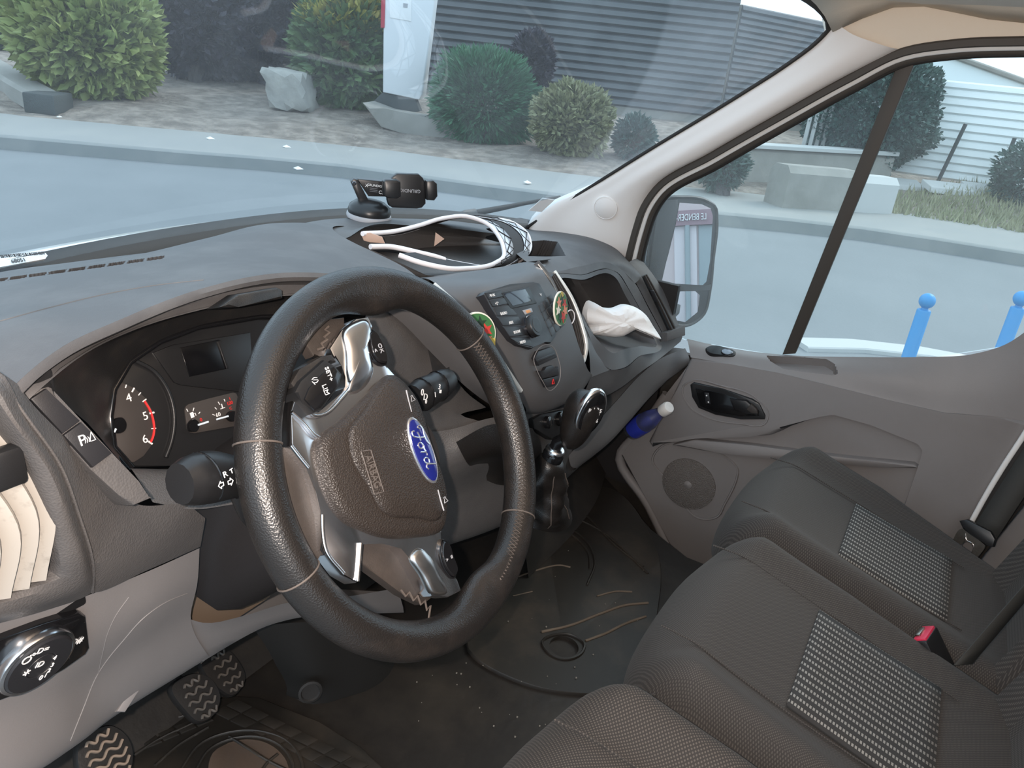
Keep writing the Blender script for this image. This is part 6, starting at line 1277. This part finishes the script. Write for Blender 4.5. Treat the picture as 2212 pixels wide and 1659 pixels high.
mk('white_block', strip([w2a.lerp(w2b, 0.64) + Ve((0, 0, -0.1)), w2a.lerp(w2b, 0.8) + Ve((0, 0, -0.1)), w2b + Ve((0, 0, -0.1))], Ve((0, 0, 1)), 0.5, 0.66), 'far_white', label='whitewashed end block on the verge by the road', cat='block', smooth=30)
fa_, fb2 = ground_at(1890, 400), ground_at(2330, 470)
fa_ = fa_ + (fa_ - fb2) * 0.1; fd = (fb2 - fa_)
fe = thing('slatted_fence', 'white slatted metal fence above the weedy verge', 'fence', (fa_ + fb2) / 2)
slats(fe, 'fence_slat', Ve((fa_.x, fa_.y, 0)) + Ve((1.2, 0, 0)), Ve((fb2.x, fb2.y, 0)) + Ve((1.2, 0, 0)), 0.6, 2.35, 12, 'cladding_white', 0.05)
for u0, v0, u1, v1 in ((2028, 388, 2086, 268), (2148, 412, 2192, 298)):
    fn_ = Ve((-fd.y, fd.x, 0)).normalized(); fo_ = fa_ + Ve((1.2, 0, 0)); fo_ -= fn_ * (0.3 if fn_.dot(CAM - fo_) < 0 else -0.3)
    p, q = onplane(u0, v0, fo_, fn_), onplane(u1, v1, fo_, fn_); p = p + (p - q) * 0.15
    mk('leaning_pole', tube([p, q], 0.035, 8), 'post_dark', label='dark thin pole leaning before the white slatted fence', cat='pole', group='leaning poles')
# white gabled hall beyond
gd = 20.0; GFm = Fr(CAM + ray(2060, 200) * gd, _rt, (0, 0, 1))
hall = thing('white_hall', 'bright white gabled hall behind the slatted fence', 'building', Ve((GFm.o.x, GFm.o.y, 0)))
mk('hall_front', plate(GFm, GFm.ls([(1960, 420), (1960, 120), (2020, 108), (2260, 195), (2400, 240), (2400, 450)]), -4.0, 0.0), 'gable_white', hall, None)
mk('hall_eave', tube([GFm.p(*GFm.l(u, v, 0.05), 0.06) for u, v in ((1990, 104), (2035, 112), (2230, 182), (2400, 244))], 0.07, 6), 'concrete', hall, 60)
hb_ = [GFm.l(2086 + 9 * k, 213 + 2.6 * k, 0.02) for k in range(8)]
mk('hall_sign', join(*[plate(GFm, [(a, b), (a + 0.07, b), (a + 0.07, b + 0.09 + 0.02 * (k % 2)), (a, b + 0.09)], 0.0, 0.03) for k, (a, b) in enumerate(hb_)]), 'concrete', hall, None)
# weeds on the verge
R = random.Random(5); V, F = [], []
for k in range(9000):
    u, v = R.uniform(1860, 2330), R.uniform(425, 545)
    if v > 455 + (u - 1860) * 0.20 or v < 420 + (u - 1860) * 0.03: continue
    p = Z(u, v, 0.30); b = min(range(90), key=lambda i: (K0[i].x - p.x) ** 2 + (K0[i].y - p.y) ** 2); d_ = (Ve((p.x, p.y, 0)) - K0[b]).dot(KN[b])
    if d_ < 2.0: continue
    p = Ve((p.x, p.y, bankz(Ve((p.x, p.y, 0)), d_ - 2.2) - 0.01))
    a = Ve((R.uniform(-.5, .5), R.uniform(-.5, .5), 1)).normalized(); s = a.cross(Ve((R.uniform(-1, 1), R.uniform(-1, 1), 0))).normalized() * 0.018; L = R.uniform(.08, .24); i = len(V)
    V += [p - s, p + s, p + a * L]; F.append((i, i + 1, i + 2))
mk('verge_weeds', (V, F), 'weeds', kind='stuff', label='dry green weeds covering the verge below the white fence', cat='weeds', smooth=None)
for (u, v, w_) in ((2050, 405, 0.45), (1950, 398, 0.3), (2110, 408, 0.25), (2200, 425, 0.2)):
    p = ground_at(u, v + 12); mk('rubble_slab', box(p + Ve((0, 0, 0.08)), _rt * w_, Ve((0.1, 0.1, 0.05)), (0.02, 0, 0.05), 0.01), 'far_white', label='broken pale slab lying on the weedy verge', cat='slab', group='broken slabs', smooth=None)
R = random.Random(9)
for (u, v) in ((130, 255), (455, 300), (620, 318), (1140, 395), (1500, 470), (645, 365)):
    p = Z(u, v, 0.20); q = [Ve((R.uniform(-.12, .12), R.uniform(-.12, .12), R.uniform(.0, .10))) for _ in range(6)]
    mk('litter_scrap', (([p + Ve((-.06, -.03, .0)), p + Ve((.05, -.04, .0)), p + Ve((.065, .03, .01)), p + Ve((0.0, .01, .035)), p + Ve((-.05, .045, .01))], [(0, 1, 3), (1, 2, 3), (2, 4, 3), (4, 0, 3), (0, 4, 2, 1)])), 'paper_white', label='crumpled white litter scrap on the far pavement', cat='litter', group='litter scraps', smooth=None)
# ---- shop front behind the van, seen in the door mirror
refl = lambda d: d - MN * (2 * d.dot(MN))
def mirror_pt(u, v, yback):
    d = ray(u, v); p = CAM + d * ((MP - CAM).dot(MN) / d.dot(MN)); r = refl(d); return p + r * ((yback - p.y) / r.y)
YB = -15.0
SFm = Fr(mirror_pt(1490, 520, YB), (-1, 0, 0), (0, 0, 1))
def sm(u, v): p = mirror_pt(u, v, YB); return ((p - SFm.o).dot(SFm.x), (p - SFm.o).dot(SFm.y))
c0 = sm(1440, 430); c1 = sm(1545, 590)
xa, xb = min(c0[0], c1[0]) - 4, max(c0[0], c1[0]) + 6; gz = -SFm.o.z
shop = thing('shop_front', 'pink shop front with plum signboard across the road behind the van', 'building', SFm.p(0, gz))
mk('shop_wall', plate(SFm, [(xa, gz), (xb, gz), (xb, 5 + gz), (xa, 5 + gz)], -2.0, 0.0), 'facade_pink', shop, None)
b0 = sm(1500, 455)[1]; b1 = sm(1500, 487)[1]
mk('signboard', plate(SFm, [(xa, min(b0, b1)), (xb, min(b0, b1)), (xb, max(b0, b1)), (xa, max(b0, b1))], 0.0, 0.15), 'facade_plum', shop, None)
tA, tB = sm(1458, 474), sm(1517, 466); wT = abs(tA[0] - tB[0])
mk('sign_lettering', text('LE BENDER-V', (max(b0, b1) - min(b0, b1)) * 0.62, SFm.p((tA[0] + tB[0]) / 2, (b0 + b1) / 2, 0.16), SFm.x, SFm.y, 0.03, sx=0.62), 'print_white', shop, None)
for ua, ub, m_ in ((1508, 1540, 'shutter_grey'), (1486, 1504, 'door_pale'), (1455, 1482, 'door_pale')):
    a, b = sm(ua, 520)[0], sm(ub, 520)[0]
    mk('shop_door', plate(SFm, [(min(a, b), gz + 0.5), (max(a, b), gz + 0.5), (max(a, b), min(b0, b1)), (min(a, b), min(b0, b1))], 0.0, 0.06, 0.02), m_, shop, 40)
mk('downpipe', tube([SFm.p(sm(1483, 500)[0], min(b0, b1), 0.1), SFm.p(sm(1483, 500)[0], gz, 0.1)], 0.06, 8), 'shutter_grey', shop, 60)
mk('shop_plinth', plate(SFm, [(xa, gz), (xb, gz), (xb, gz + 0.5), (xa, gz + 0.5)], 0.0, 0.1), 'far_white', shop, None)
# ================================================================== gear lever
gl = thing('gear_lever', 'black gear lever with chrome-ringed knob and stitched leather boot', 'gear lever', X(1180, 1050, 0.06))
g0, g1, g2 = X(1193, 985, 0.045), X(1205, 955, 0.045), X(1250, 908, 0.055)
ax_ = (X(1258, 860, 0.06) - X(1222, 955, 0.048)).normalized()
FN = Ve((0.22, -0.74, 0.62)); FN = (FN - ax_ * FN.dot(ax_) * 0.5).normalized()
bx = ax_.cross(FN).normalized(); fn = bx.cross(ax_).normalized()
V = []; Rg = []
for j in range(17):
    t = -1 + 2 * j / 16; ring_ = []
    w_ = (max(0.0, 1 - abs(t) ** 3.0)) ** 0.5; w_ = w_ * (0.80 + 0.20 * t) if j not in (0, 16) else 0.02
    for i in range(28):
        a = 2 * math.pi * i / 28; ring_.append(g2 + ax_ * (t * 0.055) + bx * math.cos(a) * 0.038 * w_ + fn * math.sin(a) * 0.036 * w_)
    Rg.append(ring_)
mk('knob', rings(Rg), 'leather', gl, 60)
FN = Ve((-0.22, -0.72, 0.64)).normalized(); kf = Fr(g2 + FN * 0.0260 + ax_ * 0.006, ax_.cross(FN), ax_)
mk('knob_ring', pillow(kf, ellipse(0, 0, 0.0270, 0.042), [(1, -0.006), (1.04, 0.0), (1.0, 0.004), (0.95, 0.0052)], 40), 'chrome', gl, 50)
kt = mk('shift_plate', pillow(kf, ellipse(0, 0, 0.0250, 0.0395), [(1, -0.002), (1, 0.005), (0.9, 0.0080), (0.4, 0.0086), (0.1, 0.0087)], 40), 'black_gloss', gl, 60)
for s, a, b in (('R', -0.0115, 0.008), ('1', -0.004, 0.010), ('3', 0.004, 0.010), ('5', 0.0115, 0.008), ('2', -0.004, -0.012), ('4', 0.004, -0.012), ('6', 0.0115, -0.010)):
    mk('shift_numeral', text(s, 0.0095, kf.p(a, b, 0.0088), kf.x, kf.y, 0.0016), 'print_white', kt, None)
for P in ([(-0.0115, 0.004), (-0.0115, -0.001), (0.0115, -0.001)], [(-0.004, 0.006), (-0.004, -0.008)], [(0.004, 0.006), (0.004, -0.008)], [(0.0115, 0.004), (0.0115, -0.007)]):
    mk('shift_line', tube([kf.p(a, b, 0.0095) for a, b in P], 0.0005, 5), 'print_white', kt, None)
mk('shaft', tube([g2 - ax_ * 0.030, g1, g0], [0.012, 0.011, 0.011], 14), 'black_gloss', gl, 60)
cdir = (g1 - g0).normalized()
mk('chrome_collar', lathe([(0.013, 0), (0.0165, 0.001), (0.0175, 0.006), (0.015, 0.010), (0.011, 0.0115)], X(1197, 978, 0.045), cdir, 28), 'chrome', gl, 50)
mk('collar_base', lathe([(0.018, -0.014), (0.0185, -0.002), (0.016, 0.002)], X(1197, 978, 0.045), cdir, 28), 'black_gloss', gl, 50)
bt = X(1194, 990, 0.045)
boot_c = [bt, X(1192, 1010, 0.05), X(1190, 1040, 0.06), X(1188, 1075, 0.075), X(1186, 1105, 0.085)]
Rg = []
for j in range(15):
    t = j / 14; p = crom(boot_c, 15)[j]; ring_ = []
    r = 0.018 + 0.042 * t ** 0.75
    for i in range(36):
        a = 2 * math.pi * i / 36; f = 1 + 0.16 * math.sin(a * 4 + t * 5) * math.sin(t * math.pi) + 0.10 * math.sin(a * 2 - t * 9) * t + 0.07 * math.sin(t * 26) * (1 - t * .4)
        ring_.append(p + Ve((math.cos(a) * r * f * 1.05, math.sin(a) * r * f * 0.9 + 0.02 * t, math.sin(a) * r * f * 0.35)))
    Rg.append(ring_)
bo = mk('leather_boot', rings(Rg), 'leather', gl, 60)
for a_ in (-2.1, -1.2, -0.5):
    P = [Rg[j][int((a_ % (2 * math.pi)) / (2 * math.pi) * 36) % 36] * 1.0 for j in range(2, 14)]; c_ = sum(Rg[7], Ve()) / 36
    mk('boot_seam', tube([p + (p - c_).normalized() * 0.0008 for p in P], 0.0009, 5), 'stitch', bo, 60)
# ================================================================== phone holder on the hump
hb = Y(797, 466, 0.545)
ph = thing('phone_holder', 'black phone cradle on a suction foot atop the dashboard', 'phone holder', hb)
mk('suction_rim', lathe([(0.041, -0.004), (0.042, 0.0), (0.041, 0.004), (0.038, 0.005)], hb, (0, -0.08, 1), 36), 'print_grey', ph, 40)
mk('suction_foot', lathe([(0.039, 0.003), (0.040, 0.010), (0.037, 0.019), (0.028, 0.026), (0.018, 0.029), (0, 0.030)], hb, (0, -0.08, 1), 36), 'holder_black', ph, 50)
PV_ = Fr(Y(800, 418, 0.545), Ve((0.74, -0.66, 0)), (0, 0, 1))
mk('support_arm', plate(PV_, PV_.ls([(757, 392), (764, 385), (772, 387), (800, 440), (778, 440)], 0), -0.012, 0.006, 0.002), 'holder_black', ph, 40)
a, b = PV_.l(765, 396, 0.007); mk('arm_pivot', lathe([(0.004, 0), (0.004, 0.003), (0.003, 0.004), (0, 0.004)], PV_.p(a, b, 0.005), PV_.n, 16), 'dark_chrome', ph, 40)
ua = mk('swivel_arm', plate(PV_, PV_.ls([(770, 386), (832, 392), (838, 425), (796, 424)], -0.002), -0.02, -0.001, 0.002), 'holder_black', ph, 40)
mk('arm_label', ftext(PV_, 'GRUNDIG', 809, 401, 0.006, 0.0, -4), 'print_white', ua, None)
for k in range(3): mk('arm_label', ftext(PV_, '----------', 807, 406.5 + 3.5 * k, 0.0045, 0.0, -4), 'print_grey', ua, None)
mk('arm_label', ftext(PV_, 'CE', 824, 416, 0.009, 0.0, -4), 'print_white', ua, None)
mk('arm_label', ftext(PV_, 'X', 792, 401, 0.008, 0.0, -4), 'print_white', ua, None)
PF = Fr(Y(873, 412, 0.49), Ve((0.74, -0.67, 0)), (0, 0.05, 1))
mk('ball_joint', tube([PV_.p(*PV_.l(832, 410), -0.01), PF.p(0, 0, -0.008)], 0.011, 12), 'holder_black', ph, 60)
crd = mk('cradle', plate(PF, PF.ls([(850, 380), (858, 375), (905, 376), (914, 384), (919, 395), (920, 440), (912, 449), (902, 451), (848, 449), (840, 444), (836, 432), (838, 392)], 0), -0.014, 0.0, 0.003), 'holder_black', ph, 40)
mk('clamp_jaw', plate(PF, PF.ls([(828, 392), (833, 388), (858, 388), (865, 393), (866, 424), (858, 429), (836, 428), (829, 422)], 0.016), -0.004, 0.018, 0.004), 'holder_black', ph, 40)
mk('clamp_jaw', plate(PF, PF.ls([(921, 391), (936, 389), (944, 396), (945, 424), (938, 433), (922, 432)], 0.012), -0.006, 0.016, 0.004), 'holder_black', ph, 40)
mk('cradle_lettering', ftext(PF, 'GRUNDIG', 886, 412, 0.0085, 0.0006, 180), 'print_grey', crd, None)
# ================================================================== strap loop in the tray
sp = thing('strap_loop', 'black strap with white binding and triangle pattern lying in the dash tray', 'strap', Y(1000, 575, 0.30))
near = Yr((783, 505, 0.43), (850, 500, 0.44), (905, 487, 0.445), (960, 471, 0.44), (1010, 468, 0.42), (1050, 482, 0.39), (1080, 515, 0.345), (1089, 545, 0.315), (1070, 568, 0.285), (1010, 580, 0.268), (955, 578, 0.27), (900, 565, 0.30), (862, 551, 0.325))
NP = crom(near, 70)
FP = crom(Yr((795, 507, 0.46), (868, 502, 0.48), (930, 484, 0.485), (990, 469, 0.48), (1058, 472, 0.46), (1103, 479, 0.43), (1137, 502, 0.385), (1146, 527, 0.355), (1130, 558, 0.325), (1075, 578, 0.31), (1010, 572, 0.31), (950, 560, 0.33), (905, 548, 0.35)), 70)
wvec = [b - a for a, b in zip(NP, FP)]
mk('strap_band', patch([NP, FP], 70, 5), 'strap_black', sp, 60, solid=0.003)
mk('white_binding', tube(NP, 0.0042, 8), 'strap_white', sp, 60)
mk('white_binding', tube(FP, 0.0036, 8), 'strap_white', sp, 60)
cl3 = sum(NP, Ve()) / 70
outw = lambda k: ((NP[k] - NP[max(0, k - 1)]).cross(wvec[k])).normalized()
sgn = 1 if outw(36).dot(NP[36] - cl3) > 0 else -1
def sp_pt(k, t, h=0.0022): return NP[k].lerp(FP[k], t) + outw(max(1, k)) * sgn * h
for t0, t1 in ((0.06, 0.30), (0.72, 0.95)):
    mk('reflective_strip', patch([[sp_pt(k, t0) for k in range(24, 52)], [sp_pt(k, t1) for k in range(24, 52)]], 30, 3), 'reflective', sp, 60, solid=0.0006)
    ks = list(range(24, 52, 3)); P = []
    for i, k in enumerate(ks): P.append(sp_pt(k, t0 if i % 2 else t1, 0.0034))
    mk('triangle_print', tube(P, 0.0012, 5), 'strap_black', sp, None)
    mk('triangle_print', tube([sp_pt(k, t1 if i % 2 else t0, 0.0034) for i, k in enumerate(ks)], 0.0008, 5), 'strap_black', sp, None)
tl = crom(Yr((800, 533, 0.385), (850, 534, 0.375), (900, 545, 0.345), (945, 556, 0.325), (960, 561, 0.32)), 20)
mk('strap_tail', patch([tl, [p + Ve((0.012, 0.012, -0.010)) for p in tl]], 20, 3), 'strap_black', sp, 60, solid=0.003)
mk('white_binding', tube(tl, 0.0045, 8), 'strap_white', sp, 60)
mk('tan_patch', plate(Fr(Y(945, 515, 0.43), (0.75, -0.6, 0), (0, 0.1, 1)), Fr(Y(945, 515, 0.43), (0.75, -0.6, 0), (0, 0.1, 1)).ls([(941, 502), (960, 516), (938, 532)]), -0.002, 0.0), 'tan_patch', sp, None)
mk('strap_end', plate(Fr(Y(805, 515, 0.42), (0.75, -0.6, 0), (0, 0.1, 1)), Fr(Y(805, 515, 0.42), (0.75, -0.6, 0), (0, 0.1, 1)).ls([(780, 505), (800, 503), (826, 512), (832, 526), (800, 524), (786, 520)]), -0.003, 0.0, 0.001), 'tan_patch', sp, 40)
# ================================================================== crumpled tissue in the bin
TS = Fr(X(1340, 695, 0.50), Ve((0.60, -0.78, 0.02)), (0.2, 0.2, 1))
tis = [(1261, 661), (1267, 650), (1298, 663), (1318, 665), (1343, 657), (1366, 661), (1394, 679), (1412, 706), (1428, 734), (1408, 725), (1378, 711), (1339, 728), (1298, 725), (1268, 718), (1272, 704), (1262, 697)]
P = crom([Ve((a, b, 0)) for a, b in TS.ls(tis)], 80, True); cc = sum(P, Ve()) / 80; Rg = []
for s_, h in ((0.15, -0.030), (0.6, -0.026), (0.9, -0.012), (1.0, 0.0), (0.92, 0.016), (0.75, 0.026), (0.5, 0.032), (0.25, 0.034), (0.05, 0.034)):
    rg = []
    for p in P:
        q = cc + (p - cc) * s_; w_ = TS.p(q.x, q.y, h); nz = noise.noise(w_ * 45) * 0.007 + noise.noise(w_ * 110) * 0.003
        rg.append(w_ + TS.n * (nz if 0.05 < s_ < 0.99 else 0))
    Rg.append(rg)
mk('paper_tissue', rings(Rg), 'tissue', label='crumpled white paper tissue lying in the passenger bin', cat='tissue', smooth=28)
# ================================================================== air fresheners hung on the vents
def freshener(label, u, v, y, r, ex, ey, tag_uv, cordpts):
    f = Fr(Y(u, v, y), ex, ey); t = thing('air_freshener', label, 'air freshener', f.p(0, -r), group=None)
    d = mk('disc', pillow(f, ellipse(0, 0, r, r), [(1, -0.002), (1, 0.0), (0.97, 0.0006), (0.5, 0.0006)], 40), 'disc_cream', t, 40)
    mk('disc_print', pillow(f, ellipse(0, 0, r * 0.93, r * 0.93), [(1, 0.0), (1, 0.0011), (0.5, 0.0011)], 40), 'disc_green', d, 40)
    R = random.Random(int(u)); cols = ['disc_red', 'disc_dark', 'disc_salmon', 'disc_cream', 'disc_dark', 'disc_red', 'disc_salmon']
    for k, m_ in enumerate(cols):
        a = k * 0.9 + 0.3; cx, cy = math.cos(a) * r * 0.5, math.sin(a) * r * 0.5; pts = []
        for q in range(10):
            rr = r * (0.36 if q % 2 else 0.16); pts.append((cx + rr * math.cos(q * math.pi / 5 + k), cy + rr * math.sin(q * math.pi / 5 + k)))
        mk('leaf_print', plate(f, pts, 0.0008, 0.0016 + 0.00008 * k), m_, d, None)
    a, b = f.l(*tag_uv); mk('gold_tab', plate(f, [(a - .006, b - .006), (a + .006, b - .007), (a + .007, b + .006), (a, b + .009), (a - .006, b + .005)], -0.001, 0.0012), 'disc_gold', t, None)
    if cordpts: mk('cord', tube(crom(Yr(*cordpts), 24), 0.0011, 6), 'strap_white', t, 60)
freshener('round printed air freshener hanging behind the steering wheel rim', 1030, 722, 0.112, 0.030, (0.9, -0.45, 0), (0.0, 0.3, 1), (1060, 742), [(1056, 738, 0.115), (1066, 760, 0.112), (1090, 815, 0.10), (1112, 842, 0.095), (1121, 858, 0.09), (1116, 868, 0.09), (1123, 872, 0.09)])
freshener('round printed air freshener clipped on the slim vent by the bin', 1212, 667, 0.122, 0.029, (0.90, 0.10, 0.1), (-0.25, 0.2, 0.95), (1213, 641), None)
rg_ = Fr(Y(1232, 685, 0.135), (0.9, -0.3, 0), (0, 0.2, 1))
mk('hanging_ring', frame_bar(rg_, ellipse(0, 0, 0.0105, 0.0125, 16), 0.0022, -0.001, 0.001, n=32), 'strap_white', [o for o in bpy.data.objects if o.name.startswith('air_freshener')][-1], 60)
# ================================================================== water bottle in the door pocket
bb, bt_ = X(1362, 932, 0.775), X(1441, 882, 0.755)
bt = thing('water_bottle', 'clear plastic bottle with blue label and white cap by the door', 'bottle', bb)
axb = (X(1441, 882, 0.735) - X(1362, 932, 0.785)); Lb = axb.length; axb.normalize()
mk('bottle_body', lathe([(0.0, 0.0), (0.022, 0.0), (0.026, 0.006), (0.026, Lb * 0.50), (0.022, Lb * 0.62), (0.012, Lb * 0.86), (0.012, Lb * 0.92)], bb, axb, 28), 'clear_plastic', bt, 50)
mk('bottle_label', lathe([(0.0266, Lb * 0.10), (0.0269, Lb * 0.11), (0.0269, Lb * 0.38), (0.0266, Lb * 0.39)], bb, axb, 28), 'bottle_label', bt, 50)
mk('bottle_cap', lathe([(0.0, Lb * 0.88), (0.0155, Lb * 0.88), (0.0165, Lb * 0.90), (0.0165, Lb * 1.02), (0.014, Lb * 1.05), (0, Lb * 1.055)], bb, axb, 24), 'bottle_cap', bt, 50)
